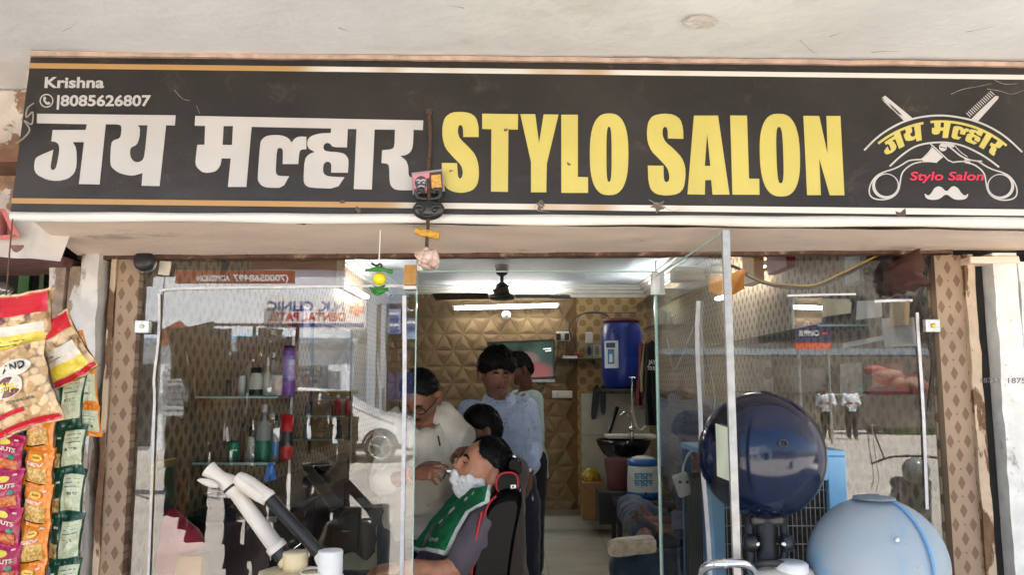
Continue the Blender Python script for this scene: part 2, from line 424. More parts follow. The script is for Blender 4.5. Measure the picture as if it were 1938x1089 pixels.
while z < ZC - .1:
    i = 0; x = XL + (0 if r % 2 == 0 else -tw / 2)
    while x < xs + .02:
        for up in (True, False):
            xx = x + (0 if up else tw / 2)
            if xx < XL - .1 or xx > xs - .06: continue
            o = link('relief_tile', TM[(up, (i * 2 + r * 3 + (1 if up else 0)) % 4)], bw); o.location = (xx, YB - .02, z + th / 2)
        x += tw; i += 1
    z += th; r += 1
MB().bb((XL, YB - .10, 0), (XR, YB - .045, .155), .004).build('plinth', mat('glossy_plinth_tile', srgb(206, 204, 192), .12, var=.05), bw)
MB().bb((XL, YB - .12, .155), (XR, YB - .03, .20)).build('plinth_ledge', mat('grey_stone_ledge', srgb(120, 114, 96), .5), bw)
lw = thing('left_wall', None, None, kind='structure')
MB().bb((XL - .12, .03, 0), (XL, YB, ZC)).build('wallpapered_face', M_paperL, lw)
rw = thing('right_wall', None, None, kind='structure')
MB().bb((XR, .03, 0), (XR + .1, YB, ZC)).build('wallpapered_face', M_paperR, rw)
ce = thing('ceiling', None, None, kind='structure')
MB().bb((XL - .1, .02, ZC), (XR + .1, YB + .1, ZC + .1)).build('ceiling_board', M_inceil, ce)
MB().bb((XL + .35, .9, ZC - .035), (XR - .45, YB - .7, ZC - .002)).build('drop_panel', M_inceil, ce)
# cornice: three stepped runs along the back, left and right
def cornice(a, b, nrm):
    mb = MB(); a, b, nrm = Vector(a), Vector(b), Vector(nrm)
    prof = [(0, 0), (.11, 0), (.11, .018), (.085, .03), (.085, .045), (.05, .062), (.05, .078), (.02, .10), (.02, .13), (0, .13)]
    mb.loft([[p + nrm * d - Vector((0, 0, h)) for d, h in prof] for p in (a, b)], True, False); return mb
for a, b, n_ in (((XL, YB - .002, ZC - .001), (XR, YB - .002, ZC - .001), (0, -1, 0)), ((XL + .001, .1, ZC - .001), (XL + .001, YB - .1, ZC - .001), (1, 0, 0)), ((XR - .001, .1, ZC - .001), (XR - .001, YB - .1, ZC - .001), (-1, 0, 0))):
    cornice(a, b, n_).build('cornice', mat('cornice_white', srgb(214, 214, 208), .5, var=.05), ce)

# ================================================================== SHOP FRONT
# header box above the opening: soffit, rear fascia
hd = thing('shop_header', 'cream painted header box carrying the sign over the shop opening', 'header', (0, 0, 2.0))
def softop(u, v):
    a = PY(62, 418, -.47).lerp(PY(2100, 439, -.47), u); b = PY(150, 486, -.005).lerp(PY(2040, 473, -.005), u)
    p = a.lerp(b, v); p.z += .004 * noise.noise(p * 6); return p
sf = MB(); sf.grid(softop, 80, 14); sf.build('soffit_board', M_cream, hd)
MB().bb((-1.56, -.36, 2.10), (1.75, .02, 2.545)).build('header_core', M_cream, hd)
# rusted angle iron with rivets along the lower edge
ang = MB()
def edge(px): 
    t = (px - 150) / 1650; return PY(px, 484 - 12 * t, -.012)
ap = [edge(150 + 1650 * i / 60) for i in range(61)]
ang.loft([[p + Vector((0, -.012, .014)), p + Vector((0, .03, .014)), p + Vector((0, .03, -.018)), p + Vector((0, -.012, -.016))] for p in ap], True, False)
ang.warp(.004, 14, 3, (0, 1, 1)); ao = ang.build('angle_iron', M_rust, hd)
rv = MB(); rv.sph((0, 0, 0), .006, 10, 6, (1, .5, 1)); rme = rv.mesh('rivet', M_rust)
for px in (305, 470, 640, 905, 985, 1055, 1140, 1243, 1450, 1573, 1678):
    o = link('rivet', rme, ao); o.location = edge(px) + Vector((0, -.014, 0))

# pillars and jambs, left to right; all slabs of a few centimetres
def rough_post(name, x0, x1, z0, z1, y0, y1, m, label, cat='pillar', amp=.006, seed=0):
    mb = MB(); n = 40
    rings = []
    for i in range(n + 1):
        zz = z0 + (z1 - z0) * i / n
        ring = [Vector((x0, y0, zz)), Vector(((x0 + x1) / 2, y0, zz)), Vector((x1, y0, zz)), Vector((x1, y1, zz)), Vector((x0, y1, zz))]
        rings.append(ring)
    mb.loft(rings, True, False); mb.warp(amp, 9, seed, (1, 1, 0)); mb.warp(amp * .6, 30, seed + 2, (1, 1, 0))
    return mb.build(name, m, None, label=label, cat=cat)
pxX = lambda px: PY(px, 600, 0).x
rough_post('wall_pier', -1.645, -1.588, 0, 1.97, -.02, .1, M_peelL, 'narrow flaking white pier nearest the snack packets', seed=1)
rough_post('wall_pier', -1.580, -1.520, 0, 1.96, -.01, .1, M_peelL, 'middle flaking white pier beside the hanging green packets', seed=2)
rough_post('wall_pier', -1.512, -1.452, 0, 2.02, -.05, .1, M_peelL, 'whitewashed pier left of the black gap by the front glass', seed=3)
rough_post('jamb_strip', -1.428, -1.408, 0, 2.0, -.02, .06, M_trim, 'flaked strip of old paint beside the left wallpapered jamb', 'jamb', .005, 4)
MB().bb((-1.64, .04, 0), (-1.408, .12, 2.05)).build('gap_shade_fill', M_dark, None, kind='structure')  # near-black slab painted as the shade inside the left gaps
MB().bb((-1.407, -.012, 0), (-1.328, .028, 1.995)).build('wallpapered_jamb', M_paperF, None, label='left door jamb covered with tan diamond wallpaper', cat='jamb')
MB().bb((1.508, -.012, 0), (1.606, .028, 2.0)).build('wallpapered_jamb', M_paperF, None, label='right door jamb covered with tan diamond wallpaper', cat='jamb')
rough_post('jamb_strip', 1.606, 1.640, 0, 2.0, -.03, .06, M_trim, 'flaked beige timber strip beside the right wallpapered jamb', 'jamb', .006, 5)
MB().bb((1.60, .06, 0), (2.2, .12, 2.03)).build('gap_shade_fill', M_dark, None, kind='structure')  # near-black slab painted as the shade behind the right piers
MB().bb((1.644, .0, 0), (1.683, .055, 2.0)).build('gap_shade_fill', M_dark, None, kind='structure')  # near-black box filling the right gap in place of its shade
rough_post('wall_pier', 1.687, 1.772, 0, 2.0, -.06, .1, M_peelR, 'whitewashed pier just right of the black gap, number pencilled on it', seed=6)
rough_post('wall_pier', 1.782, 1.95, 0, 1.97, -.05, .1, M_peelR, 'broad whitewashed pier at the far right edge', seed=7)
rough_post('wall_pier', 1.955, 6.0, 0, 2.56, -.02, .1, M_peelR, 'outermost whitewashed wall at the right border', seed=8)
MB().bb((1.60, -.075, 1.962), (1.775, .03, 1.988), .004).warp(.004, 20, 2).build('lintel_block', M_cream, None, label='cream plaster lintel end over the right black gap', cat='lintel')
wallm = at_y(-.062)
inkm = mat('pencil_ink', (.12, .11, .11), .8)
text('18753', 1856, 725, 9, inkm, at_y(-.07), .0, None, width=36, bold=.004, name='pencil_number', label='number scribbled on the narrower right pier', cat='writing')
text('18753', 1908, 726, 10, inkm, at_y(-.06), .0, None, width=42, bold=.002, name='pencil_number', label='fainter number scribbled on the broad right pier', cat='writing')
# ---- front glass
G1 = mat_glass('clear_glass', (.95, .975, .965), 1.5, .08, .05)
G_edge = mat('glass_edge', srgb(150, 182, 172), .15, var=.1)
M_tape = mat('white_edge_tape', srgb(206, 206, 208), .5, var=.12, vs=30)
def pane(name, x0, x1, z0, z1, y, label):
    t_ = thing(name, label, 'glass panel', ((x0 + x1) / 2, y, z0))
    MB().add([(x0, y, z0), (x1, y, z0), (x1, y, z1), (x0, y, z1)], [(0, 1, 2, 3)]).build('pane', G1, t_)
    for a, b in (((x0 - .005, y - .004, z0), (x0 - .0005, y + .004, z1)), ((x1 + .0005, y - .004, z0), (x1 + .005, y + .004, z1))): MB().bb(a, b).build('edge', G_edge, t_)
    return t_
xl0, xl1 = PY(258, 700, .02).x, PY(785, 700, .02).x
gl = pane('front_glass', xl0, xl1, .02, 1.985, .02, 'left fixed shop window with white tape and street reflections')
xr0, xr1 = PY(1247, 700, .02).x, PY(1775, 700, .02).x
gr = pane('front_glass', xr0, xr1, .02, 1.985, .02, 'right fixed shop window behind the two hood dryers')
fg = at_y(.012)
def tape(par, pts, w, fm=fg, m=M_tape):
    return flat('tape', [stroke(pts, w, 2)], m, fm, 0, par)
tape(gl, [(302, 551), (320, 547), (420, 545), (600, 543), (785, 541)], 5)
tape(gl, [(301, 556), (301, 640), (290, 720), (293, 745), (290, 830), (284, 1000), (280, 1100)], 5)
tape(gl, [(765, 560), (766, 700), (764, 850), (760, 1100)], 7.5)
tape(gr, [(1736, 592), (1737, 620), (1743, 700), (1749, 800), (1755, 965)], 6)
tape(gr, [(1490, 560), (1560, 558), (1620, 557)], 4); tape(gr, [(1655, 571), (1690, 569), (1727, 569)], 5)
# transom glass above the door
tp = thing('transom_glass', 'narrow glass strip above the open doorway', 'glass panel', (0, .02, 1.93))
a, b = PY(788, 513, .02), PY(1238, 487, .02)
MB().add([(a.x, .02, a.z), (b.x, .02, a.z), (b.x, .02, b.z), (a.x, .02, b.z)], [(0, 1, 2, 3)]).build('pane', G1, tp)
MB().bb((a.x, .016, a.z - .005), (b.x, .024, a.z - .0005)).build('edge', G_edge, tp)
# ---- open glass door hinged at the right of the doorway
hx = PY(1241, 600, .02).x; H0_ = Vector((hx, .02, 0)); 
fe = PY(1372, 440, -.78); dz1 = fe.z
H1_ = Vector((fe.x, -.78, 0)); dv = (H1_ - H0_).normalized(); dn = Vector((0, 0, 1)).cross(dv)
dr = thing('glass_door', 'frameless glass door swung open towards the viewer, metal edge strip', 'door', (hx, .02, 0))
z1 = PY(1241, 508, .02).z
q = [H0_ + Vector((0, 0, .02)), H1_ + Vector((0, 0, .02)), Vector((H1_.x, H1_.y, dz1)), Vector((hx, .02, dz1 - .012))]
MB().add(q, [(0, 1, 2, 3)]).build('pane', G1, dr)
def bar(a, b, w, d, up=Vector((0, 0, 1))):
    a, b = Vector(a), Vector(b); t = (b - a).normalized(); s = t.cross(up); s.normalize(); u = s.cross(t)
    return MB().loft([[p + s * i * w / 2 + u * j * d / 2 for i, j in ((-1, -1), (1, -1), (1, 1), (-1, 1))] for p in (a, b)], True, False)
bar(H1_ + dv * .004 + Vector((0, 0, .02)), H1_ + dv * .004 + Vector((0, 0, dz1 + .004)), .019, .012, dv).build('edge_strip', mat('dull_edge_strip', (.36, .36, .35), .45, .5, var=.15, vs=30), dr)
bar(q[3] + Vector((0, 0, .003)), q[2] + Vector((0, 0, .003)), .004, .005).build('edge', G_edge, dr)
MB().bb((hx - .004, .015, .02), (hx + .004, .028, dz1 - .02)).build('hinge_edge', G_edge, dr)
MB().bb((hx - .012, .0, dz1 - .075), (hx + .032, .045, dz1 + .008), .003).build('patch_fitting', M_alu, dr)
dm = plane_map(H0_ - dn * .004 if (CAM - H0_).dot(dn) < 0 else H0_ + dn * .004, dn if (CAM - H0_).dot(dn) > 0 else -dn)
flat('tape', [stroke([(1322, 570), (1318, 640), (1327, 800), (1326, 850), (1340, 1000), (1345, 1100)], 8, 2)], M_tape, dm, .001, dr)
flat('paper_label', [[(1354, 802), (1379, 811), (1382, 912), (1357, 902)]], mat('pale_sticker', srgb(206, 212, 190), .6), dm, .002, dr)
hp = [(1323, 1100), (1330, 1080), (1345, 1071), (1362, 1068), (1385, 1067), (1408, 1069), (1422, 1078), (1432, 1100)]
MB().tube(sub([PY(x, y, -.80 - .06 * sin(pi * i / 7)) for i, (x, y) in enumerate(hp)], 4), .0105, 14).build('handle', M_chrome, dr)
MB().lathe([(.012, -.004), (.0135, -.002), (.0135, .002), (.012, .004)], PY(1371, 1068, -.86), 14, (1, 0, 0)).build('handle_collar', M_chrome, dr)
# glass clips
def clip(px, py, col, label):
    p = PY(px, py, -.01); t_ = thing('glass_clip', label, 'clip', p)
    MB().box(p, (.052, .022, .046), None, .003).build('plate', M_alu, t_)
    MB().lathe([(.0085, 0), (.0085, .003), (.005, .006), (0, .006)], p + Vector((0, -.011, 0)), 14, (0, -1, 0)).build('screw', mat('screw_' + col[0], col[1], .4), t_)
clip(271, 619, ('steel', (.6, .6, .58)), 'square metal glass clip on the left jamb')
clip(1763, 617, ('yellow', srgb(214, 196, 40)), 'square metal glass clip with yellow screw on the right jamb')
# ================================================================== SIGN BOARD
TL, BL = PY(58, 108, -.452), PY(20, 404, -.487); TR, BR = PY(1990, 128, -.40), PY(1990, 415, -.43)
sn = (BL - TL).cross(TR - TL).normalized()
if sn.y > 0: sn = -sn
SM = plane_map(TL, sn)
sg = thing('shop_sign', 'long black shop sign with white and yellow lettering and a barber emblem', 'sign', (0, -.46, 2.05))
def sflex():
    m = bpy.data.materials.new('black_flex'); m.use_nodes = True; t = NT(m)
    c = t.mix(t.step(t.noise(3, 6), .35, .75), srgb(34, 31, 29), srgb(48, 44, 41))
    c = t.mix(t.m('MULTIPLY', t.step(t.noise(9, 9, .75, None, .7), .55, .78), .38), c, srgb(110, 96, 82))
    t.put(t.bs.inputs['Base Color'], c); t.bs.inputs['Roughness'].default_value = .34; t.bs.inputs['Specular IOR Level'].default_value = .45
    t.bump(t.m('ADD', t.noise(3.2, 3), t.m('MULTIPLY', t.noise(220, 2), .04)), .5, .035)
    return m
M_flex = sflex()
M_lwhite = mat('sign_white_print', srgb(182, 178, 175), .4, var=.05, vs=4)
M_lyel = mat('sign_yellow_print', srgb(190, 176, 94), .4, var=.05, vs=6, dirt=(srgb(170, 140, 40), 16, .72, .5))
M_lred = mat('sign_red_print', srgb(210, 40, 74), .4, var=.04)
BRX = 1985
def flexf(u, v):
    px = (58 * (1 - v) + 20 * v) * (1 - u) + BRX * u; py = (108 + 20 * u) * (1 - v) + (402 + 11 * u) * v
    w = -.0022 * abs(noise.noise(Vector((u * 14, v * 3, 0)))) * (1 if v > .06 else 2.5)
    return SM(px, py, -.0004 + w)
MB().grid(flexf, 70, 12).build('flex_panel', M_flex, sg)
def back(u, v):
    p = flexf(u, v); return p + Vector((0, .03, 0))
bk = MB(); a_, b_, c_, d_ = flexf(0, 0), flexf(1, 0), flexf(1, 1), flexf(0, 1); o_ = Vector((0, .02, 0)); 
bk.loft([[p + Vector((0, .004, 0)) for p in (a_, b_, c_, d_)], [p + Vector((0, .07, 0)) for p in (a_, b_, c_, d_)]], True, False)
bk.build('sign_frame', mat('sign_frame_grey', srgb(170, 160, 148), .6), sg)
# gold foil stripes: printed gold that breaks into white
def mstripe(nm, seed):
    m = bpy.data.materials.new(nm); m.use_nodes = True; t = NT(m); p = t.xyz(t.pos())
    n = t.noise(2.1, 2, .5, t.scale(t.pos(), (1, 0, 0)))
    k = t.m('MULTIPLY', t.step(p[0], -.72 + seed, -.55 + seed), t.step(n, .38, .52))
    k = t.m('MAXIMUM', k, t.step(p[0], .55, .75))
    t.put(t.bs.inputs['Base Color'], t.mix(k, srgb(172, 134, 84), srgb(206, 202, 194))); t.bs.inputs['Roughness'].default_value = .4; return m
flat('gold_stripe', [[(57, 119), (1985, 142), (1985, 151), (56, 129)]], mstripe('gold_foil_top', 0), SM, .0009, sg)
flat('gold_stripe', [[(22, 375), (1985, 397), (1985, 409), (21, 385)]], mstripe('gold_foil_bottom', .3), SM, .0009, sg)
# folded white hem along the lower edge
hem = MB(); hp_ = [(20 + (1985 - 20) * i / 50) for i in range(51)]
rings = []
for i, px in enumerate(hp_):
    u = i / 50; y0 = 401 + 11 * u + .6 * sin(i * .9); y1 = 418 + 14 * u + 1.6 * sin(i * .55)
    a = SM(px, y0, .004); b = SM(px - 1, y1, .002); rings.append([a, a.lerp(b, .5) + Vector((0, -.007, 0)), b, b + Vector((0, .03, .004)), a + Vector((0, .03, 0))])
hem.loft(rings, True, True).build('white_hem', mat('white_flex_hem', srgb(214, 211, 204), .45, var=.05, vs=5, dirt=(srgb(120, 96, 74), 9, .68, .7)), sg)
# old timber batten at the top edge
bt = MB(); pts = [SM(60 + 1925 * i / 40, 104 + 21 * i / 40, .0) for i in range(41)]
bt.loft([[p + Vector((0, y, z)) for y, z in ((-.012, .008), (.03, .008), (.03, -.006), (-.012, -.006))] for p in pts], True, False).warp(.003, 12, 1, (0, 1, 1))
bt.build('top_batten', mat('bare_batten', srgb(176, 150, 132), .7, var=.2, vs=18, dirt=(srgb(70, 54, 44), 10, .6, .8)), sg)
# ---- lettering traced in pixels
cA = lambda L: [(x / 2.592, 80 + y / 2.593) for x, y in L]
cB = lambda L: [(450 + x / 3.2036, 180 + y / 3.203) for x, y in L]
cC = lambda L: [(1000 + x / 3.63, 180 + y / 3.63) for x, y in L]
cD = lambda L: [(1450 + x / 2.867, 100 + y / 2.866) for x, y in L]
JAY = [cA([(182, 350), (862, 358), (858, 408), (815, 407), (783, 706), (694, 704), (699, 642), (655, 655), (620, 652), (580, 640), (548, 615), (540, 590), (545, 495), (558, 480), (580, 474), (592, 463), (597, 418), (588, 403), (519, 402), (489, 698), (387, 696), (412, 490), (357, 490), (375, 520), (377, 600), (366, 642), (333, 671), (280, 682), (230, 675), (180, 650), (166, 620), (172, 570), (195, 555), (262, 527), (248, 605), (250, 624), (264, 628), (277, 612), (292, 530), (288, 500), (272, 488), (252, 486), (258, 430), (420, 430), (426, 402), (180, 397)]),
       cA([(675, 407), (687, 420), (685, 465), (672, 503), (643, 516), (637, 535), (640, 562), (655, 584), (675, 590), (698, 581), (709, 557), (724, 407)])]
MAL = [cA([(958, 361)]) + cB([(1125, 153), (1122, 212), (1066, 210), (1062, 310), (1050, 342), (1025, 362), (985, 369), (1020, 395), (1034, 430), (1036, 490), (1058, 502), (1058, 577), (985, 577), (950, 572), (928, 550), (920, 520), (918, 430), (905, 415), (871, 412), (875, 334), (936, 328), (950, 310), (953, 210), (830, 208), (813, 573), (703, 570), (720, 206), (667, 205), (662, 317), (575, 315), (562, 295), (540, 288), (522, 300), (518, 322), (530, 338), (560, 343), (605, 345), (650, 356), (670, 385), (672, 410), (668, 471), (566, 470), (568, 420), (555, 404), (535, 404), (519, 420), (516, 462), (528, 484), (558, 494), (648, 498), (600, 568), (440, 562), (410, 548), (398, 520), (405, 390), (430, 358), (467, 344), (430, 325), (420, 300), (425, 265), (450, 245), (500, 231), (564, 229), (566, 202), (84, 192), (52, 557)]) +
       cA([(1118, 710), (1132, 570), (1087, 570), (1082, 605), (1060, 633), (1020, 642), (990, 637), (962, 610), (958, 585), (968, 503), (1003, 502), (1006, 410), (955, 409)]),
       cA([(1097, 411), (1143, 411), (1138, 504), (1092, 503)])]
HLF = [cB([(136, 290), (145, 270), (170, 248), (215, 241), (265, 243), (305, 258), (327, 287), (345, 262), (372, 250), (416, 252), (416, 328), (385, 330), (373, 345), (367, 418), (272, 418), (274, 345), (270, 325), (253, 318), (238, 328), (230, 450), (232, 475), (247, 490), (312, 492), (273, 562), (180, 562), (145, 550), (122, 520), (121, 490)])]
def rl(shape): return [round_loop(l) for l in shape]
for shp in (JAY, MAL, HLF): flat('letter', rl(shp), M_lwhite, SM, .0009, sg)
def rbox(x0, x1, y0, y1, n=10, e=2.6, tilt=0):
    cx, cy, a, b = (x0 + x1) / 2, (y0 + y1) / 2, (x1 - x0) / 2, (y1 - y0) / 2; o = []
    for i in range(4 * n):
        t = 2 * pi * i / (4 * n); c, s = cos(t), sin(t)
        yy = b * (abs(s) ** (2 / e)) * (1 if s > 0 else -1); o.append((cx + a * (abs(c) ** (2 / e)) * (1 if c > 0 else -1) + tilt * yy, cy + yy))
    return o
S1 = cB([(1461, 254), (1367, 254), (1366, 205), (1360, 185), (1348, 180), (1337, 190), (1334, 225), (1345, 262), (1400, 315), (1440, 360), (1460, 420), (1463, 490), (1452, 545), (1420, 580), (1360, 594), (1310, 588), (1268, 568), (1250, 540), (1238, 480), (1237, 411), (1330, 412), (1334, 490), (1345, 508), (1358, 500), (1366, 470), (1355, 425), (1300, 370), (1258, 320), (1241, 260), (1240, 190), (1255, 135), (1295, 105), (1350, 100), (1410, 108), (1445, 135), (1460, 185)])
S2 = cC([(1065, 300), (958, 298), (957, 240), (948, 220), (935, 217), (923, 230), (921, 275), (940, 320), (1000, 370), (1055, 430), (1078, 490), (1080, 560), (1068, 640), (1030, 680), (950, 692), (880, 682), (840, 650), (824, 590), (820, 484), (928, 485), (930, 570), (938, 595), (950, 599), (966, 588), (969, 550), (955, 500), (900, 440), (845, 385), (818, 320), (814, 250), (822, 185), (855, 140), (930, 125), (1000, 133), (1045, 165), (1063, 225)])
YEL = [[S1], [cB([(1482, 112), (1700, 115), (1698, 209), (1641, 208), (1638, 587), (1535, 585), (1538, 207), (1482, 205)])],
       [cB([(1713, 115)]) + cC([(47, 130), (73, 330), (105, 132), (207, 133), (127, 470), (123, 668), (18, 668), (18, 460)])],
       [cC([(226, 134), (340, 134), (340, 562), (410, 564), (410, 672), (226, 672)])],
       [cC(rbox(422, 687, 125, 688, tilt=0)), cC(rbox(536, 572, 216, 596, 8, 3))], [S2],
       [cC([(1137, 140), (1303, 140), (1382, 684), (1265, 684), (1256, 584), (1215, 584), (1212, 684), (1093, 682)]), cC([(1228, 265), (1250, 486), (1212, 486)])],
       [cC([(1386, 139), (1502, 140), (1516, 574), (1586, 575), (1588, 685), (1402, 684)])],
       [rbox(1438, 1514, 215, 372, tilt=.03), rbox(1469.5, 1482.5, 240, 347, 8, 3, .03)],
       [cD([(202, 341), (288, 342), (333, 545), (327, 342), (403, 342), (425, 773), (345, 773), (288, 572), (297, 772), (222, 772)])]]
for shp in YEL: flat('letter', rl(shp) if len(shp[0]) > 12 and len(shp) == 1 else shp, M_lyel, SM, .0009, sg)
# small lines of text, telephone mark
text('Krishna', 84, 165.5, 19.5, M_lwhite, SM, .0009, sg, width=113, bold=.03, shear=.05)
text('|8085626807', 107, 200, 19.5, M_lwhite, SM, .0009, sg, width=179, bold=.028, shear=.05)
flat('telephone_mark', [circle(88, 190.5, 13), circle(88, 190.5, 11)], M_lwhite, SM, .0009, sg)
flat('telephone_mark', [smooth_loop([(82, 184), (85, 182), (88, 186), (85, 189), (89, 194), (92, 192), (96, 195), (93, 198), (88, 198), (82, 191)], 1)], M_lwhite, SM, .0009, sg)
# ---- emblem
cE = lambda L: [(1620 + x / 4.355, 150 + y / 4.356) for x, y in L]
def es(pts, w, it=2, w2=None): return [cE(stroke(pts, w, it, w2))]
em = lambda loops, m=M_lwhite: flat('emblem', loops, m, SM, .0009, sg)
em(es([(68, 585), (180, 470), (330, 375), (460, 325), (600, 300), (740, 297), (880, 318), (1000, 348), (1130, 405), (1250, 485), (1370, 600)], 15))
em(es([(278, 718), (370, 630), (470, 560), (560, 530), (700, 517), (800, 527), (900, 552), (1030, 617), (1110, 670), (1180, 725)], 14))
em([cE([(205, 158), (200, 138), (218, 124), (240, 134), (462, 316), (452, 327), (398, 345)]), cE([(216, 152), (222, 142), (236, 180), (280, 235), (382, 318), (372, 320)]), cE([(268, 190), (330, 245), (385, 300), (352, 284), (292, 226)])])
em([cE([(1176, 140), (1172, 160), (1004, 346), (948, 330), (1006, 270), (1150, 135)])])
for i in range(15):
    t = i / 14; x, y = 1140 - 196 * t, 128 + 182 * t; em([cE(stroke([(x, y), (x - 34, y - 32)], 7, 0))])
def handle(mx):
    f = (lambda L: [(1437 - x, y + 4) for x, y in L]) if mx else (lambda L: L)
    em([cE(stroke(f([(545, 660), (480, 664), (430, 670), (370, 712), (300, 745), (240, 760), (165, 795), (115, 870), (106, 945), (140, 985), (220, 997), (300, 977), (352, 925), (366, 840), (375, 780), (410, 735), (470, 695), (540, 680)]), 11, 2))])
    c = f([(245, 880)])[0]; em([cE(circle(c[0], c[1], 112, 104)), cE(circle(c[0] + (-6 if mx else 6), c[1] - 6, 94, 90))])
handle(False); handle(True)
em([cE([(540, 652), (580, 628), (632, 562), (720, 640), (668, 684), (548, 672)])])
em([cE(circle(717, 560, 33)), cE([(690, 552), (746, 566), (744, 572), (688, 558)])])
em(es([(612, 530), (690, 600), (780, 688), (860, 676), (940, 682)], 10, 1)); em(es([(735, 530), (800, 580), (870, 640), (960, 672), (1040, 676)], 12, 2)); em([cE([(735, 522), (815, 530), (806, 562), (778, 560)])])
em(es([(545, 680), (600, 678), (668, 686)], 8, 1)); em(es([(560, 640), (610, 590), (628, 552)], 6, 1)); em(es([(812, 545), (860, 600), (920, 640)], 6, 1))
em([cE(smooth_loop([(746, 935), (700, 880), (650, 890), (625, 935), (595, 965), (562, 935), (575, 985), (630, 996), (690, 990), (745, 940), (800, 990), (860, 997), (915, 985), (930, 935), (900, 965), (868, 940), (838, 890), (790, 878)], 2))])
def bend(L):
    o = []
    for x, y in L:
        a = radians(-39.5 + 79.5 * (x - 66) / 736); r_ = 845 - (y - 218) / 138 * 150; o.append((712 + r_ * sin(a), 1180 - r_ * cos(a)))
    return cE(o)
def dens(L):
    o = []
    for i in range(len(L)):
        a, b = L[i], L[(i + 1) % len(L)]; n = max(1, int(abs(b[0] - a[0]) // 25))
        o += [(a[0] + (b[0] - a[0]) * k / n, a[1] + (b[1] - a[1]) * k / n) for k in range(n)]
    return o
for shp in (JAY, MAL, HLF): em([bend(dens(l)) for l in shp], M_lyel)
text('Stylo Salon', 1722, 341, 15.5, M_lred, SM, .0009, sg, width=140, bold=.018, shear=.15)
# scraps of old adhesive tape and grime stuck to the lower edge
M_gum = mat('dried_gum', srgb(84, 68, 56), .5, var=.3, vs=60, bump=.6, bs=120)
M_film = mat('clear_tape_scrap', srgb(104, 90, 78), .2, var=.3, vs=50)
rnd = random.Random(4)
def scrap(cx, cy, w, h, m, lab):
    pts = []
    for i in range(14):
        t = 2 * pi * i / 14; k = rnd.uniform(.25, .95) * .85; pts.append((cx + w * k * cos(t), cy + h * k * sin(t)))
    flat('tape_residue', [pts], m, SM, .0022, None, label=lab, cat='residue')
scrap(650, 382, 10, 9, M_gum, 'brown glue blot on gold stripe left of the charm'); scrap(678, 397, 10, 10, M_gum, 'second brown glue blot under the white lettering')
scrap(1024, 390, 14, 16, M_film, 'crinkled tape scrap under the yellow letter Y'); scrap(1245, 392, 26, 20, M_film, 'torn brown tape scrap under the second S')
scrap(1706, 408, 17, 26, M_gum, 'torn brown tape scrap below the emblem'); scrap(958, 246, 6, 6, M_gum, 'small tear on the yellow letter T'); scrap(1076, 310, 7, 6, M_gum, 'small tear on the yellow letter L'); scrap(853, 323, 9, 4, M_gum, 'dark tear on the first yellow S'); scrap(576, 423, 24, 5, M_gum, 'dirty smear on the white hem left of the charm')
# ---- string of charms nailed to the sign
ch = thing('hanging_charm', 'rope charm with picture card, black mask and crumpled paper hanging over sign', 'charm', SM(812, 212, .02))
M_rope = mat('old_brown_rope', srgb(84, 60, 46), .9, var=.35, vs=90, bump=.8, bs=160)
rp = [SM(812, 210, .012), SM(814, 270, .012), SM(811, 320, .012), SM(811, 345, .03), SM(812, 372, .035), SM(810, 400, .03), SM(810, 425, .03), SM(808, 450, .028), SM(808, 472, .026)]
MB().tube(sub(rp, 5), .0055, 8).warp(.0016, 60, 1).build('rope', M_rope, ch)
MB().lathe([(.009, 0), (.009, .004), (.005, .008)], SM(812, 212, .006), 12, sn).build('nail', M_rust, ch)
cdm = plane_map(SM(810, 340, .02), sn)
cp = [(779, 327), (838, 320), (842, 362), (781, 368)]
card = flat('picture_card', [cp], mat('grey_card_frame', srgb(140, 130, 128), .5), cdm, 0, ch, .008)
flat('pink_print', [[(782, 330), (812, 327), (813, 361), (784, 364)]], mat('pink_print', srgb(206, 120, 130), .4), cdm, .0105, card)
flat('gold_print', [[(813, 327), (836, 324), (838, 358), (814, 361)]], mat('dark_print', srgb(60, 44, 34), .4), cdm, .0105, card)
flat('gold_print', [[(816, 332), (834, 330), (836, 355), (817, 357)]], mat('gold_foil_print', srgb(196, 146, 70), .35, var=.3, vs=150), cdm, .0125, card)
flat('face_print', [circle(797, 346, 12, 13)], mat('grey_face_print', srgb(60, 58, 66), .4, var=.3, vs=200), cdm, .0125, card)
flat('face_print', [stroke([(788, 342), (792, 340), (796, 343), (800, 340), (806, 342)], 3, 1), circle(793, 346, 2.5, 1.6), circle(802, 346, 2.5, 1.6), stroke([(791, 354), (797, 351), (804, 354)], 2.4, 1), circle(798, 358, 2, 2)], mat('pale_face_lines', srgb(170, 165, 172), .4), cdm, .0140, card)
mk = MB(); c = SM(811, 397, .028)
mk.sph(c, .048, 22, 14, (1, .45, .68)); 
for s in (-1, 1):
    mk.tube(sub([c + Vector((s * .004, -.01, .03)), c + Vector((s * .03, -.012, .034)), c + Vector((s * .036, -.012, .055)), c + Vector((s * .018, -.012, .058)), c + Vector((s * .016, -.012, .046))], 4), .006, 8)
    mk.tube(sub([c + Vector((s * .008, -.024, -.005)), c + Vector((s * .022, -.024, .006)), c + Vector((s * .036, -.018, .004))], 4), .0045, 6)
    mk.sph(c + Vector((s * .02, -.021, -.006)), .008, 10, 8)
mk.tube([c + Vector((-.014, -.02, -.022)), c + Vector((0, -.024, -.026)), c + Vector((.014, -.02, -.022))], .004, 6)
mk.build('black_mask', mat('black_resin_mask', (.022, .021, .022), .35, var=.4), ch)
MB().tube([SM(788, 437, .025), SM(800, 441, .027), SM(832, 447, .025)], [.011, .0125, .0125], 12).warp(.002, 40, 5).build('yellow_bobbin', mat('yellow_wrap', srgb(190, 140, 48), .55, var=.3, vs=80, bump=.5), ch)
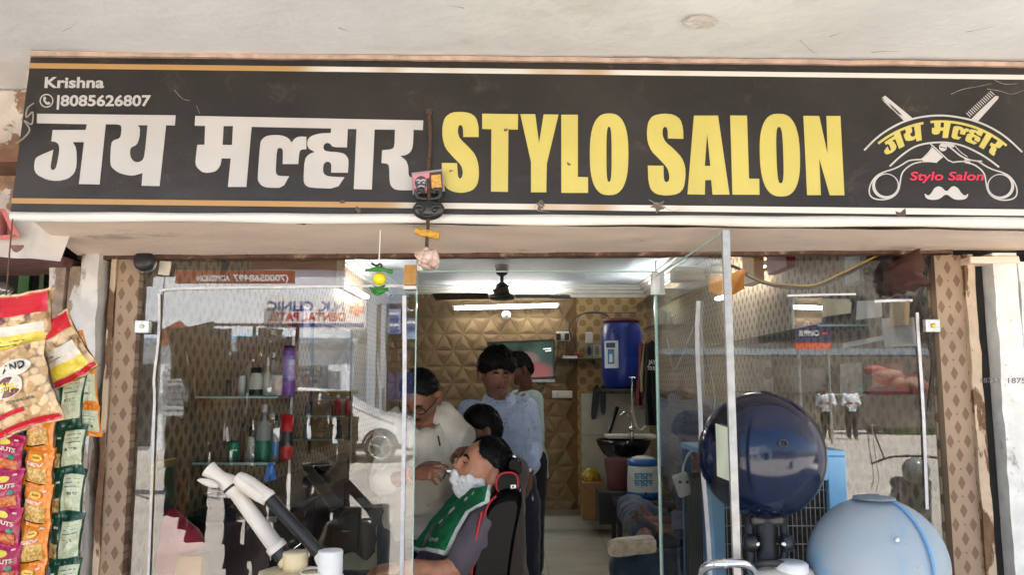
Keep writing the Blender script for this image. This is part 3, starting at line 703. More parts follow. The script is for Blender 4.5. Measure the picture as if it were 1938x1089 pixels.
cr = MB(); cr.sph(SM(809, 486, .022), .03, 18, 12, (.95, .6, 1.15)).warp(.022, 55, 9).build('crumpled_paper', mat('crumpled_paper', srgb(206, 178, 164), .45, var=.25, vs=70), ch)
M_web = mat('dusty_cobweb', srgb(150, 142, 132), .9, var=.3, vs=60)
for k, pts in enumerate(([(1800, 178), (1822, 168), (1850, 164), (1876, 158)], [(1868, 168), (1895, 172), (1915, 180), (1938, 170)], [(1880, 150), (1900, 160), (1925, 158)], [(330, 170), (345, 188), (360, 190)], [(372, 200), (378, 215)], [(1030, 392), (1016, 385), (1010, 398), (1040, 402)], [(1228, 378), (1250, 390), (1278, 402), (1290, 395)])):
    flat('cobweb', [stroke(pts, 1.1, 2, .5)], M_web, SM, .0028, None, label=['dusty cobweb left of the emblem comb', 'dusty cobweb right of the emblem comb', 'dusty cobweb at the upper right sign corner', 'dusty cobweb under the gold stripe right of phone number', 'tiny cobweb above the third white letter', 'pale thread under the yellow letter Y', 'pale thread under the second yellow S'][k], cat='cobweb')
# knot of wire at the left end of the sign
MB().tube(sub([SM(64, 195, .01), SM(52, 205, .02), SM(50, 222, .02), SM(62, 212, .02), SM(60, 235, .02), SM(46, 228, .02), SM(56, 245, .015), SM(46, 260, .01), SM(30, 272, .02)], 5), .0022, 6).build('wire_knot', mat('grey_wire', srgb(150, 140, 130), .5), None, label='tangle of thin wire at the left end of the sign', cat='wire')
# ================================================================== INSIDE THE SHOP
M_tubeE = mat('lit_tube', (1, 1, 1), .4, var=0, emit=((1, .98, .93), 12))
M_wood = mat('brown_board', srgb(140, 84, 46), .45, var=.2, vs=14, stretch=(1, 1, 6))
M_bstone = mat('black_granite', (.02, .02, .022), .12, var=.4, vs=120)
M_bwood = mat('dark_cabinet_wood', srgb(46, 30, 26), .35, var=.3, vs=10, stretch=(6, 6, .5))
M_shelf = mat_glass('shelf_glass', (.86, .93, .90), 1.5, .05, .10)
M_brass = mat('brass', srgb(190, 150, 70), .3, .8)
def tubelight(a, b, nrm, label):
    a, b, nrm = Vector(a), Vector(b), Vector(nrm); t_ = thing('tube_light', label, 'lamp', (a + b) / 2); d = (b - a).normalized()
    up = d.cross(nrm)
    MB().loft([[p - nrm * .035 + up * i * .022 + nrm * j for i, j in ((-1, 0), (1, 0), (1, .018), (-1, .018))] for p in (a - d * .02, b + d * .02)], True, False).build('batten', M_white, t_)
    MB().cyl(a, b, .0145, n=12).build('tube', M_tubeE, t_)
    for p, s in ((a, -1), (b, 1)): MB().cyl(p + d * s * .001, p + d * s * .03, .017, n=12).build('end_cap', M_white, t_)
tubelight(PY(862, 583, 5.86), PY(1054, 578, 5.86), (0, -1, 0), 'bright tube light across the relief tiled back wall')
tubelight((1.455, 4.25, 2.36), (1.455, 5.35, 2.38), (-1, 0, 0), 'tube light on the right wall near the back corner')
tubelight((1.455, 1.75, 2.24), (1.455, 2.75, 2.26), (-1, 0, 0), 'tube light high on the right wall above the display shelf')
tubelight((-1.325, 3.3, 2.33), (-1.325, 4.4, 2.34), (1, 0, 0), 'tube light high on the left wall seen through the left window')
# ceiling fan
fy = 4.2; fc = PY(950, 560, fy); fan = thing('ceiling_fan', 'black three blade ceiling fan with tapered hub', 'fan', fc)
MB().lathe([(.02, 0), (.10, -.005), (.118, .012), (.112, .03), (.07, .05), (.058, .10), (.045, .135), (.02, .15)], fc + Vector((0, 0, -.03)), 28).build('motor', mat('fan_black', (.02, .017, .016), .4), fan)
MB().lathe([(.016, .11), (.016, ZC - fc.z - .14), (.05, ZC - fc.z - .12), (.065, ZC - fc.z - .035)], fc, 20).build('down_rod', M_black, fan)
for k in range(3):
    a = radians([8, 172, 270][k]); d = Vector((cos(a), sin(a), 0)); s = Vector((-sin(a), cos(a), 0)); mb = MB()
    def bl(u, v):
        w = .05 + .02 * u; return fc + d * (.12 + .5 * u) + s * (v - .5) * 2 * w + Vector((0, 0, .0 + (v - .5) * .04 + .015 * u * (1 - u)))
    mb.grid(bl, 10, 3); top = [v.copy() for v in mb.v]
    mb.add([v + Vector((0, 0, -.006)) for v in top], [f[::-1] for f in list(mb.f)], True)
    MB.build(mb, 'blade', mat('fan_blade_black', (.03, .026, .024), .4), fan)
# back wall fittings
bm_ = at_y(5.93)
MB().lathe([(.052, 0), (.05, .02), (.03, .03), (.022, .055), (0, .055)], PY(958, 597, 5.93), 24, (0, -1, 0)).build('ceiling_rose', M_white, None, label='round white socket rose under the tube light', cat='socket')
tv = thing('television', 'flat television on the back wall showing a red figure', 'television', PY(986, 690, 5.85))
q = [(922, 648), (1050, 643), (1050, 717), (922, 724)]
flat('casing', [q], mat('tv_casing', (.03, .03, .035), .3), at_y(5.87), 0, tv, .05)
sc_ = at_y(5.815)
def em(n, c, s): return mat(n, tuple(v * .4 for v in c), .15, var=.25, vs=22, emit=(c, s))
def tvm():
    m = bpy.data.materials.new('film_picture'); m.use_nodes = True; t = NT(m); p = t.xyz(t.pos()); c0 = PY(1012, 706, 5.81); c1 = PY(996, 678, 5.81)
    def blob(c, r): return t.m('ADD', t.m('ADD', t.m('POWER', t.m('DIVIDE', t.m('SUBTRACT', p[0], c.x), r), 2), t.m('POWER', t.m('DIVIDE', t.m('SUBTRACT', p[2], c.z), r * .55), 2)), t.m('MULTIPLY', t.noise(14, 4), 1.2))
    col = t.mix(t.step(t.noise(5, 5), .35, .7), srgb(20, 34, 32), srgb(62, 84, 72)); col = t.mix(t.m('SUBTRACT', 1.0, t.step(blob(c1, .15), .9, 1.7)), col, srgb(120, 94, 88)); col = t.mix(t.m('SUBTRACT', 1.0, t.step(blob(c0, .24), .9, 1.6)), col, srgb(132, 60, 58))
    t.put(t.bs.inputs['Base Color'], (.02, .02, .02, 1)); t.put(t.bs.inputs['Emission Color'], col); t.bs.inputs['Emission Strength'].default_value = .2; t.bs.inputs['Roughness'].default_value = .12; return m
scr = flat('screen', [[(925, 651), (1047, 646), (1047, 713), (925, 719)]], tvm(), sc_, 0, tv)
flat('screen_caption', [[(1028, 660), (1043, 659), (1043, 661), (1028, 662)], [(1032, 664), (1043, 663), (1043, 665), (1032, 666)]], em('screen_white', srgb(210, 215, 215), .4), sc_, .002, scr)
MB().bb(PY(922, 722, 5.81) + Vector((0, 0, -.012)), PY(1050, 718, 5.805) + Vector((0, 0, -.003))).build('lower_bezel', M_alu, tv)
def board(px0, py0, px1, py1, label, plugs=()):
    a, b = PY(px0, py1, 5.93), PY(px1, py0, 5.93); t_ = thing('switch_board', label, 'switch', a)
    MB().bb((a.x, 5.905, a.z), (b.x, 5.95, b.z), .004).build('plate', mat('ivory_plastic', srgb(222, 216, 204), .4), t_)
    n = 4
    for i in range(n):
        x = a.x + (b.x - a.x) * (i + .5) / n; MB().bb((x - .014, 5.898, (a.z + b.z) / 2 - .02), (x + .014, 5.9045, (a.z + b.z) / 2 + .02), .002).build('rocker', M_white, t_)
    for px in plugs:
        p = PY(px, (py0 + py1) / 2 + 1, 5.88); MB().box(p, (.05, .05, .075), None, .008).build('plug', M_black, t_)
board(1053, 628, 1078, 646, 'switch board with two black plugs beside the television', (1057, 1073)); board(1045, 740, 1083, 754, 'wide ivory switch board below the television')
cab = lambda pts, y, r=.006: sub([PY(a, b, y) for a, b in pts], 5)
MB().tube(cab([(1057, 645), (1056, 662), (1052, 690), (1050, 705)], 5.86), .006, 6).build('cable', M_black, None, label='black cable hanging from left plug to the television', cat='cable')
MB().tube(cab([(1073, 647), (1072, 662), (1070, 676)], 5.86), .006, 6).build('cable', M_black, None, label='short black cable from right plug to wall shelf', cat='cable')
MB().tube(cab([(1074, 682), (1086, 665), (1088, 650), (1078, 630), (1080, 612), (1098, 596), (1130, 593), (1150, 598), (1152, 610)], 5.84), .007, 6).build('cable', M_black, None, label='long black cable looping from wall shelf over to blue drum', cat='cable')
MB().tube(cab([(1092, 690), (1090, 640), (1094, 605), (1110, 592), (1150, 592), (1205, 592)], 5.9), .005, 6).build('cable', M_black, None, label='thin black cable running along the wallpaper to the right wall', cat='cable')
MB().tube(cab([(1014, 722), (1020, 728), (1030, 727), (1034, 722)], 5.84), .006, 6).build('cable', M_black, None, label='small black cable loop under the television', cat='cable')
ws = thing('wall_shelf', 'thin dark wall shelf beside the television', 'shelf', PY(1060, 680, 5.8))
a, b = PY(1056, 680, 5.9), PY(1140, 680, 5.9); MB().bb((a.x, 5.74, a.z - .012), (b.x, 5.985, a.z)).build('board', M_black, ws)
for x in (a.x + .12, b.x - .1): MB().bb((x - .008, 5.78, a.z - .06), (x + .008, 5.98, a.z - .013)).build('bracket', M_black, ws)
MB().bb((a.x + .05, 5.77, a.z + .001), (a.x + .2, 5.9, a.z + .03), .003).build('set_top_box', M_alu, None, label='small silver set top box on the wall shelf', cat='box')
MB().box(PY(1096, 672, 5.8), (.09, .06, .05), None, .01).warp(.01, 30).build('orange_bundle', mat('orange_cloth', srgb(140, 70, 40), .8), None, label='small orange bundle on the wall shelf', cat='bundle')
pb = PY(1115, 640, 5.9); MB().box(pb, (.078, .05, .125), None, .012).build('white_box', mat('grey_white_box', srgb(178, 176, 174), .5), None, label='small white box above the two photo cards', cat='box')
for px, nm, lab in ((1115, 'photo_card', 'dark portrait photo card left of the pair by the drum'), (1130, 'photo_card', 'pale photo card right of the pair by the drum')):
    a, b = PY(px - 7, 681, 5.86), PY(px + 7, 653, 5.86); c_ = thing(nm, lab, 'card', a); light = px > 1120
    MB().bb((a.x, 5.85, a.z), (b.x, 5.862, b.z)).build('print', mat('card_pale' if light else 'card_dark', srgb(170, 168, 160) if light else srgb(120, 118, 112), .4, var=.3, vs=25), c_)
    cm = at_y(5.848)
    flat('figure', [smooth_loop([(px - 4, 672), (px - 4, 660), (px, 655), (px + 4, 660), (px + 4, 673)], 2)], mat('card_fig_' + str(light), srgb(120, 124, 116) if light else srgb(20, 18, 18), .4), cm, 0, c_)
    flat('caption', [[(px - 6, 675), (px + 6, 674), (px + 6, 680), (px - 6, 680)]], mat('card_cap', srgb(150, 160, 90), .4), cm, 0, c_)
# blue drum with tap and hose
dy = 5.35; db = PY(1178, 736, dy); dt = PY(1178, 612, dy); R_ = .205; dcx = PY(1177, 680, dy).x; h = dt.z - db.z
dr_ = thing('water_drum', 'tall blue plastic water drum with label and tap', 'drum', (dcx, dy, db.z))
MB().lathe([(.14, 0), (.175, .004), (.19, .03), (.195, .08), (.207, .12), (.207, h * .45), (.203, h * .47), (.207, h * .5), (.207, h * .82), (.195, h * .9), (.185, h * .96), (.17, h)], (dcx, dy, db.z), 40).build('body', mat('blue_hdpe', srgb(16, 42, 122), .32, var=.15), dr_)
MB().lathe([(.18, 0), (.188, .006), (.188, .035), (.17, .045), (0, .045)], (dcx, dy, db.z + h), 36).build('lid', mat('dull_red_lid', srgb(90, 30, 40), .5), dr_)
for s in (-.09, -.06): MB().sph((dcx + s, dy - .16, db.z + h * .86), .03, 12, 8, (1, .7, .8)).build('grip', M_black, dr_)
def cyl_label(cx, cy, rr, z0, z1, a0, a1, m, par, n=12, name='label'):
    mb = MB(); mb.grid(lambda u, v: Vector((cx + rr * sin(a0 + (a1 - a0) * u), cy - rr * cos(a0 + (a1 - a0) * u), z0 + (z1 - z0) * v)), n, 1); return mb.build(name, m, par)
zl = PY(1150, 697, dy - .2).z; zh = PY(1150, 645, dy - .2).z
lb = cyl_label(dcx, dy, .2085, zl, zh, -1.12, -.30, mat('white_drum_label', srgb(206, 216, 222), .4), dr_)
cyl_label(dcx, dy, .2095, zl + .04, zl + .19, -.88, -.5, mat('label_blue_print', srgb(70, 120, 170), .4, var=.5, vs=60), lb, name='print')
cyl_label(dcx, dy, .2095, zh - .07, zh - .02, -.98, -.45, mat('label_dark_print', srgb(40, 50, 80), .4, var=.6, vs=90), lb, name='print')
cyl_label(dcx, dy, .2105, zl + .06, zl + .14, -.78, -.6, mat('white_drum_print', srgb(220, 226, 228), .4), lb, name='print')
tp_ = PY(1196, 722, dy - .2); MB().cyl(tp_ + Vector((0, .08, 0)), tp_ + Vector((0, -.02, 0)), .014, n=10).cyl(tp_ + Vector((0, -.01, .0)), tp_ + Vector((0, -.01, .035)), .008, n=8).cyl(tp_ + Vector((-.03, -.01, .035)), tp_ + Vector((.03, -.01, .035)), .007, n=8).cyl(tp_ + Vector((0, -.015, 0)), tp_ + Vector((0, -.015, -.04)), .011, n=10).build('tap', M_chrome, dr_)
MB().bb((dcx - .24, dy - .2, db.z - .03), (XR, YB - .03, db.z - .002)).build('drum_bracket', M_black, None, label='dark steel bracket shelf carrying the blue drum', cat='shelf')
MB().tube(sub([tp_ + Vector((0, -.015, -.04)), PY(1196, 745, dy - .21), PY(1198, 775, dy - .2), PY(1203, 805, dy - .2), PY(1213, 815, dy - .2), PY(1222, 806, dy - .2)], 5), .011, 8).build('hose', mat('pale_hose', srgb(196, 190, 176), .4), None, label='pale hose hanging from the tap of the blue drum', cat='hose')
# wash place: tiled splashback, black bowl, mixer
sp = thing('splashback', 'pale glossy tiled splashback behind the wash bowl', 'tiles', PY(1160, 860, 5.97)); a, b = PY(1102, 985, 5.96), PY(1240, 745, 5.96)
n = 3
for i in range(n):
    z0 = a.z + (b.z - a.z) * i / n; z1_ = a.z + (b.z - a.z) * (i + 1) / n
    MB().bb((a.x, 5.955, z0 + .002), (XR, 5.993, z1_ - .002), .002).build('tile', mat('pale_wall_tile', srgb(186, 184, 168), .18, var=.06), sp)
wbw = 4.95; wc = PY(1180, 833, wbw); bowl = thing('wash_bowl', 'black ceramic hair wash bowl with white rim ledge', 'basin', wc)
MB().lathe([(.05, -.21), (.13, -.19), (.20, -.13), (.25, -.05), (.265, 0), (.255, .006), (.235, -.01), (.18, -.10), (.05, -.14)], wc, 36).build('basin', mat('black_ceramic', (.012, .012, .013), .12), bowl)
MB().bb(wc + Vector((-.14, .12, .0)), wc + Vector((.34, .42, .035)), .008).build('ledge', mat('stained_white_ledge', srgb(200, 192, 180), .4, dirt=(srgb(120, 90, 66), 12, .6, .5)), bowl)
MB().cyl(wc + Vector((0, .1, -.2)), wc + Vector((0, .16, -.8)), .04, .05).build('pedestal', M_black, bowl)
fa = PY(1196, 822, wbw + .12); mxr = thing('mixer_tap', 'chrome gooseneck mixer tap over the black bowl', 'tap', fa)
MB().tube(sub([fa, fa + Vector((-.005, 0, .12)), fa + Vector((-.03, -.02, .19)), fa + Vector((-.08, -.04, .21)), fa + Vector((-.12, -.05, .18))], 5), .011, 10).build('spout', M_chrome, mxr)
MB().cyl(fa + Vector((0, 0, -.06)), fa + Vector((0, 0, .06)), .02).lathe([(.03, 0), (.03, .02), (.012, .03)], fa + Vector((-.01, -.02, .05)), 14, (0, -1, 0)).build('body', M_chrome, mxr)
def slab_px(name, pts, y, th, m, label, cat): return flat(name, [smooth_loop(pts, 1)], m, at_y(y), 0, None, th, label=label, cat=cat)
slab_px('leather_strop', [(1124, 729), (1135, 729), (1134, 760), (1130, 790), (1124, 796), (1118, 793), (1120, 762)], 5.93, .02, M_black, 'longer black strap hanging above the wash place', 'strap')
slab_px('leather_strop', [(1136, 730), (1147, 731), (1147, 770), (1145, 786), (1139, 786), (1136, 775)], 5.93, .02, M_black, 'shorter black strap hanging above the wash place', 'strap')
rd = thing('black_rod', 'slim black rod with white band leaning by the tap', 'rod', PY(1152, 822, 5.4)); MB().cyl(PY(1151, 824, 5.4), PY(1168, 772, 5.6), .022, n=12).build('shaft', M_black, rd); MB().cyl(PY(1166.3, 778, 5.585), PY(1168.6, 771, 5.61), .024, n=12).build('band', M_white, rd)
# things on the floor by the bowl
jy = 4.35; jb = PY(1218, 942, jy); jt = PY(1218, 870, jy); jh = jt.z - jb.z; jug = thing('water_jug', 'white water jug with blue lid and base', 'jug', jb)
MB().lathe([(.135, .03), (.142, .05), (.140, jh * .5), (.132, jh * .82), (.13, jh * .84)], jb, 36).build('body', mat('jug_white', srgb(196, 200, 196), .4), jug)
MB().lathe([(.13, 0), (.144, .004), (.146, .045), (.142, .055)], jb, 36).build('base', mat('jug_blue', srgb(26, 84, 150), .4), jug)
MB().lathe([(.134, 0), (.138, .008), (.138, .045), (.12, .058), (.05, .062), (0, .062)], jb + Vector((0, 0, jh * .84)), 36).build('lid', MATS['jug_blue'], jug)
MB().lathe([(.10, 0), (.10, .006), (.06, .02), (0, .02)], jb + Vector((0, 0, jh * .84 + .06)), 30).build('lid_top', MATS['jug_white'], jug)
jm = plane_map(jb + Vector((0, -.15, 0)), (0, -1, 0)); M_cyan = mat('jug_print', srgb(40, 130, 180), .4, var=.3, vs=60)
for x0, y0 in ((1200, 898), (1200, 911)):
    gl3 = [[(0, 0), (36, 0)], [(3, 0), (3, 9)], [(3, 4), (8, 3), (9, 7), (5, 9)], [(14, 0), (14, 9)], [(14, 4), (19, 3), (20, 8), (15, 9)], [(25, 0), (25, 5), (21, 8), (26, 10)], [(32, 0), (32, 9)], [(28, 3), (32, 5)]]
    for st_ in gl3: flat('print', [stroke([(x0 + a_, y0 + b_) for a_, b_ in st_], 2.4, 1 if len(st_) > 2 else 0)], M_cyan, jm, .0006 * gl3.index(st_), jug)
MB().box(PY(1222, 936, jy - .16), (.02, .04, .03), None, .004).build('tap', M_black, jug)
st = thing('stool', 'low black stool under the water jug', 'stool', (jb.x, jy, 0))
MB().bb((jb.x - .27, jy - .22, jb.z - .06), (jb.x + .3, jy + .25, jb.z - .003), .01).build('seat', M_black, st)
for sx in (-.24, .27):
    for sy in (-.19, .22): MB().bb((jb.x + sx - .02, jy + sy - .02, 0), (jb.x + sx + .02, jy + sy + .02, jb.z - .061)).build('leg', M_black, st)
bk_ = PY(1172, 925, 4.6); MB().lathe([(.10, 0), (.105, .005), (.135, .26), (.14, .27), (.13, .265), (.1, .01)], bk_ + Vector((0, 0, -.005)), 30).build('bucket', mat('pink_bucket', srgb(116, 72, 74), .45), None, label='dusty pink bucket standing beside the water jug', cat='bucket')
MB().bb(bk_ + Vector((-.2, -.15, -.3)), bk_ + Vector((.25, .2, -.008)), .01).build('crate', M_black, None, label='black crate holding up the pink bucket', cat='crate')
cbx = thing('carton', 'brown cardboard carton at the foot of the splashback', 'box', PY(1122, 968, 5.5)); a, b = PY(1102, 968, 5.6), PY(1143, 912, 5.6)
MB().bb((a.x, 5.5, .165), (b.x, 5.85, b.z), .004).build('body', mat('cardboard', srgb(150, 112, 72), .8, var=.12), cbx)
MB().sph(PY(1119, 901, 5.62), .085, 18, 12, (1, .7, .85)).warp(.03, 25, 2).build('snack_bag', mat('yellow_bag', srgb(190, 160, 50), .3, var=.4, vs=30), None, label='crinkled yellow packet lying in the carton', cat='packet')
# corner shelves and hung clothes on the right wall
def gshelf(y0, y1, x0, x1, z, label):
    t_ = thing('glass_shelf', label, 'shelf', ((x0 + x1) / 2, (y0 + y1) / 2, z))
    MB().bb((x0, y0, z - .008), (x1, y1, z)).build('plate', M_shelf, t_)
    MB().bb((x0 - .003, y0 - .004, z - .0085), (x1 + .003, y0 - .0005, z + .0005)).build('edge', G_edge, t_); return t_
a = PX(1240, 577, 1.42); gshelf(3.6, 5.3, 1.22, 1.499, 2.32, 'upper glass shelf on the right wall near the drum')
gshelf(4.0, 4.7, 1.24, 1.499, 2.06, 'small glass shelf with white bottles on the right wall')
def bottle(p, prof, m, label, cap=None, band=None, group=None, name='bottle', n=18):
    t_ = thing(name, label, 'bottle', p, group); MB().lathe(prof, p, n).build('body', m, t_)
    if cap: MB().lathe(cap[0], p, n).build('cap', cap[1], t_)
    if band:
        r, z0, z1_, bm2 = band; MB().lathe([(r, z0), (r, z1_)], p, n, cap=False).build('label_band', bm2, t_)
    return t_
def pb_(r, h, sh=.8, nk=.35): return [(r * .9, 0), (r, .006), (r, h * sh), (r * nk, h * (sh + .1)), (r * nk, h), (0, h)]
bottle(Vector((1.33, 4.15, 2.061)), pb_(.035, .13), M_white, 'white squeeze bottle, left one on small right wall shelf'); bottle(Vector((1.42, 4.3, 2.061)), pb_(.03, .12), M_white, 'white squeeze bottle, right one on small right wall shelf')
def cloth(name, px, y, py0, py1, wpx, m, label, seed):
    mb = MB()
    def f(u, v):
        q = PY(px + (u - .5) * wpx * (.75 + .25 * v) + 2 * sin(v * 4 + seed), py0 + (py1 - py0) * v - 8 * (1 - abs(2 * u - 1)) * (1 - v), y); return q + Vector((0, .035 * sin(u * 13 + seed) * (.4 + v) + .03 * noise.noise(Vector((u * 3, v * 3, seed))), 0))
    mb.grid(f, 30, 18); n_ = len(mb.v); mb.add([v + Vector((0, .012, 0)) for v in mb.v[:n_]], [f[::-1] for f in list(mb.f)], True)
    return mb.build(name, m, None, label=label, cat='clothes')
cloth('hung_cloth', 1213, 4.9, 655, 768, 16, mat('dark_red_cloth', srgb(104, 32, 36), .9), 'dark red cloth hanging by the right wall', 1)
cloth('hung_cloth', 1221, 4.7, 655, 742, 14, mat('olive_cloth', srgb(110, 96, 70), .9), 'olive cloth hanging between red and black ones', 2)
cloth('hung_shirt', 1234, 4.45, 652, 806, 26, mat('black_cloth', (.014, .014, .016), .9), 'black printed shirt hanging by the right wall', 3)
text('JAY', 1227, 690, 8, M_white, at_y(4.40), 0, None, width=14, bold=.03, name='shirt_print', label='white print on the black hanging shirt', cat='print')
text('TOUR', 1225, 701, 7, M_white, at_y(4.40), 0, None, width=15, bold=.03, name='shirt_print', label='second line of white print on the black hanging shirt', cat='print')
# ---- left side: two glass racks on the mirror wall, counter, cabinet
mir = thing('wall_mirror', 'large mirror on the left wall between the glass racks', 'mirror', (XL, 1.6, 1.1)); MB().bb((XL, 2.62, 1.1), (XL + .012, 3.9, 1.98)).build('silvered_glass', mat('mirror_silver', (.8, .83, .82), .02, 1.0, var=0), mir)
for y0 in (2.6, 3.9): MB().bb((XL, y0, 1.08), (XL + .02, y0 + .02, 2.0)).build('frame', M_black, mir)
rk1 = .75; rk2 = 2.2
def rack(y, px0, px1, ys, label):
    t_ = thing('glass_rack', label, 'rack', (PY(px0, ys[0], y).x, y, PY(px0, ys[-1], y).z)); x1 = PY(px1, ys[0], y).x; zs = [PY(px0, q, y).z for q in ys]
    for z_ in zs:
        MB().bb((XL + .014, y - .13, z_ - .008), (x1, y + .13, z_)).build('shelf_plate', M_shelf, t_)
        MB().bb((XL + .014, y - .134, z_ - .0085), (x1, y - .1305, z_ + .0005)).build('shelf_edge', G_edge, t_)
    MB().bb((x1 - .012, y + .11, zs[-1] - .3), (x1 - .002, y + .12, max(zs) + .3)).build('upright', M_alu, t_)
    return zs
z1s = rack(rk1, 400, 542, (750, 871), 'near glass rack of bottles behind the left window'); z2s = rack(rk2, 552, 662, (738, 786, 829), 'far glass rack of jars and red bottles')
cw = lambda n, c, **k: mat(n, srgb(*c), k.pop('rough', .35), **k)
def onrack(px, zi, y, w, top, m, label, sh=.8, nk=.35, capm=None, band=None, caph=.2, zs=None, off=0):
    z_ = (zs or z1s)[zi]; p = PY(px, 800, y + off); p.z = z_ + .001; s = (y + off + 2.81) / 1500; r = w * s / 2; base = PY(px, 800, y + off); 
    h = PY(px, top, y + off).z - p.z
    prof = pb_(r, h * (1 - caph if capm else 1), sh, nk)
    cap = ([(r * nk * 1.15 if nk < .9 else r, h * (1 - caph)), (r * nk * 1.15 if nk < .9 else r, h), (0, h)], capm) if capm else None
    return bottle(p, prof, m, label, cap, (r * 1.012, h * band[0], h * band[1], band[2]) if band else None)
onrack(455, 0, rk1, 13, 711, cw('white_bottle', (214, 220, 214)), 'slim white bottle at left end of the near rack', .92, .8)
onrack(482, 0, rk1, 25, 696, cw('ivory_bottle', (216, 214, 204)), 'ivory bottle with black cap and base on near rack', .8, .75, M_black, (.02, .22, M_black), .2)
onrack(503, 0, rk1, 15, 678, cw('pearl_bottle', (205, 204, 192)), 'tall pearl white pump bottle on near rack', .7, .3, M_white)
onrack(523, 0, rk1, 25, 711, cw('white_box_bottle', (214, 216, 208)), 'white jar with orange edged label on near rack', .95, .9, None, (.06, .9, cw('label_orange_white', (216, 200, 184), var=.2, vs=30)))
onrack(544, 0, rk1, 24, 655, cw('purple_can', (112, 70, 160), var=.25, vs=20), 'tall purple spray can on near rack', .92, .8, cw('dark_purple', (40, 24, 60)), (.35, .8, cw('lilac_label', (150, 130, 196), var=.35, vs=25)), .05)
M_gcup = cw('green_cup', (16, 120, 88), rough=.3); M_clear = cw('frosted_bottle', (160, 160, 152), rough=.25)
onrack(444, 1, rk1, 24, 838, M_gcup, 'green cup at the left of the lower shelf', .98, .97)
onrack(477, 1, rk1, 14, 808, cw('cream_tube', (196, 192, 176)), 'cream tube with black cap on lower shelf', .9, .6, M_black, None, .3)
onrack(500, 1, rk1, 28, 766, M_clear, 'clear spray bottle standing in a green cup', .72, .3, M_white, (.0, .35, M_gcup), .14)
onrack(523, 1, rk1, 12, 786, cw('clear_small', (150, 146, 136)), 'small clear pump bottle beside the red can', .7, .4, M_black, (.1, .4, cw('blue_sticker', (60, 130, 180))), .12)
onrack(544, 1, rk1, 22, 785, cw('red_can', (196, 28, 34)), 'red spray can with dark label on lower shelf', .95, .9, cw('bright_red_cap', (214, 24, 30)), (.3, .62, cw('dark_can_label', (50, 44, 44), var=.6, vs=40)), .36)
onrack(467, 0, rk1, 10, 690, cw('clear_pouch', (170, 168, 150)), 'thin clear pouch between slim white and ivory bottles', .9, .5, None, None, .1, None, .06)
onrack(513, 0, rk1, 12, 672, cw('milky_bottle', (190, 188, 176)), 'milky pump bottle behind the jar on near rack', .75, .35, M_black, None, .12, None, .07)
onrack(430, 0, rk1, 12, 720, cw('dark_green_jar', (30, 50, 40)), 'small dark green jar at far left of near rack', .9, .8, M_black, None, .2, None, .05)
onrack(460, 1, rk1, 11, 800, cw('amber_bottle', (110, 70, 34)), 'small amber bottle behind the green cup', .8, .4, M_black, None, .15, None, .06)
onrack(489, 1, rk1, 9, 812, cw('silver_tube', (150, 150, 150)), 'thin silver tube behind the cream tube', .9, .6, M_white, None, .2, None, .08)
onrack(534, 1, rk1, 9, 800, cw('rose_bottle', (160, 80, 96)), 'thin rose bottle behind the red spray can', .8, .5, M_white, None, .15, None, .08)
for px, zi, w, top, c, lab in ((578, 0, 16, 702, (190, 120, 60), 'jar with orange label on far rack top shelf'), (607, 0, 14, 690, (180, 176, 166), 'pale bottle in middle of far rack top shelf'), (623, 0, 16, 692, (186, 130, 90), 'orange and white jar on far rack top shelf'), (648, 0, 20, 688, (200, 198, 186), 'white vase at right end of far rack top shelf'),
                            (581, 1, 8, 762, (40, 24, 22), 'dark pump bottle left on far rack middle shelf'), (625, 1, 9, 758, (60, 40, 40), 'dark pump bottle centre on far rack middle shelf'), (638, 1, 13, 748, (190, 30, 36), 'left red bottle on far rack middle shelf'), (657, 1, 11, 750, (190, 30, 36), 'right red bottle on far rack middle shelf'),
                            (580, 2, 12, 800, (150, 156, 140), 'clear jar left on far rack bottom shelf'), (620, 2, 10, 806, (170, 170, 130), 'small pale jar on far rack bottom shelf'), (640, 2, 18, 796, (40, 20, 22), 'black pot on far rack bottom shelf')):
    onrack(px, zi, rk2, w, top, cw('far_%d_%d_%d' % c, c), lab, .8, .45, M_black if c[0] < 70 else M_white, None, .15, z2s)
MB().box(PY(508, 895, .62), (.02, .012, .075), Matrix.Rotation(.2, 3, 'Y')).box(PY(516, 893, .62), (.02, .012, .07), Matrix.Rotation(-.2, 3, 'Y')).build('blue_clip', cw('blue_clip', (20, 110, 200)), None, label='bright blue clip hanging under the near rack', cat='clip')
cn = thing('counter', 'black granite counter with dark wood drawers along left wall', 'counter', (XL + .2, 1.6, 0)); cz = PY(480, 972, .62).z
MB().bb((XL + .013, .55, cz - .03), (XL + .40, 3.6, cz), .004).build('top', M_bstone, cn)
for i in range(4): 
    dfr = MB().bb((XL + .013, .60 + i * .75, .1), (XL + .36, 1.33 + i * .75, cz - .032), .003).build('drawer_unit', M_bwood, cn)
    MB().cyl((XL + .385, .8 + i * .75, cz - .2), (XL + .385, 1.1 + i * .75, cz - .2), .006, n=8).build('handle', M_chrome, dfr)
def dish(px, py, y, r, label):
    p = PY(px, py, y); p.z = cz + .001; t_ = thing('bowl', label, 'bowl', p)
    MB().lathe([(r * .5, 0), (r * .85, .02), (r, .05), (r * 1.02, .055), (r * .96, .052), (r * .6, .012), (0, .01)], p, 32).build('dish', mat('dark_steel', (.12, .12, .12), .2, .9), t_)
    mb = MB(); mb.tube([p + Vector((r * cos(2 * pi * i / 40), r * sin(2 * pi * i / 40), .056)) for i in range(41)], .003, 6); mb.build('rim', M_chrome, t_)
dish(418, 955, .78, .075, 'dark round bowl with bright rim near the window'); dish(598, 950, 2.1, .09, 'second dark round bowl further along the counter')
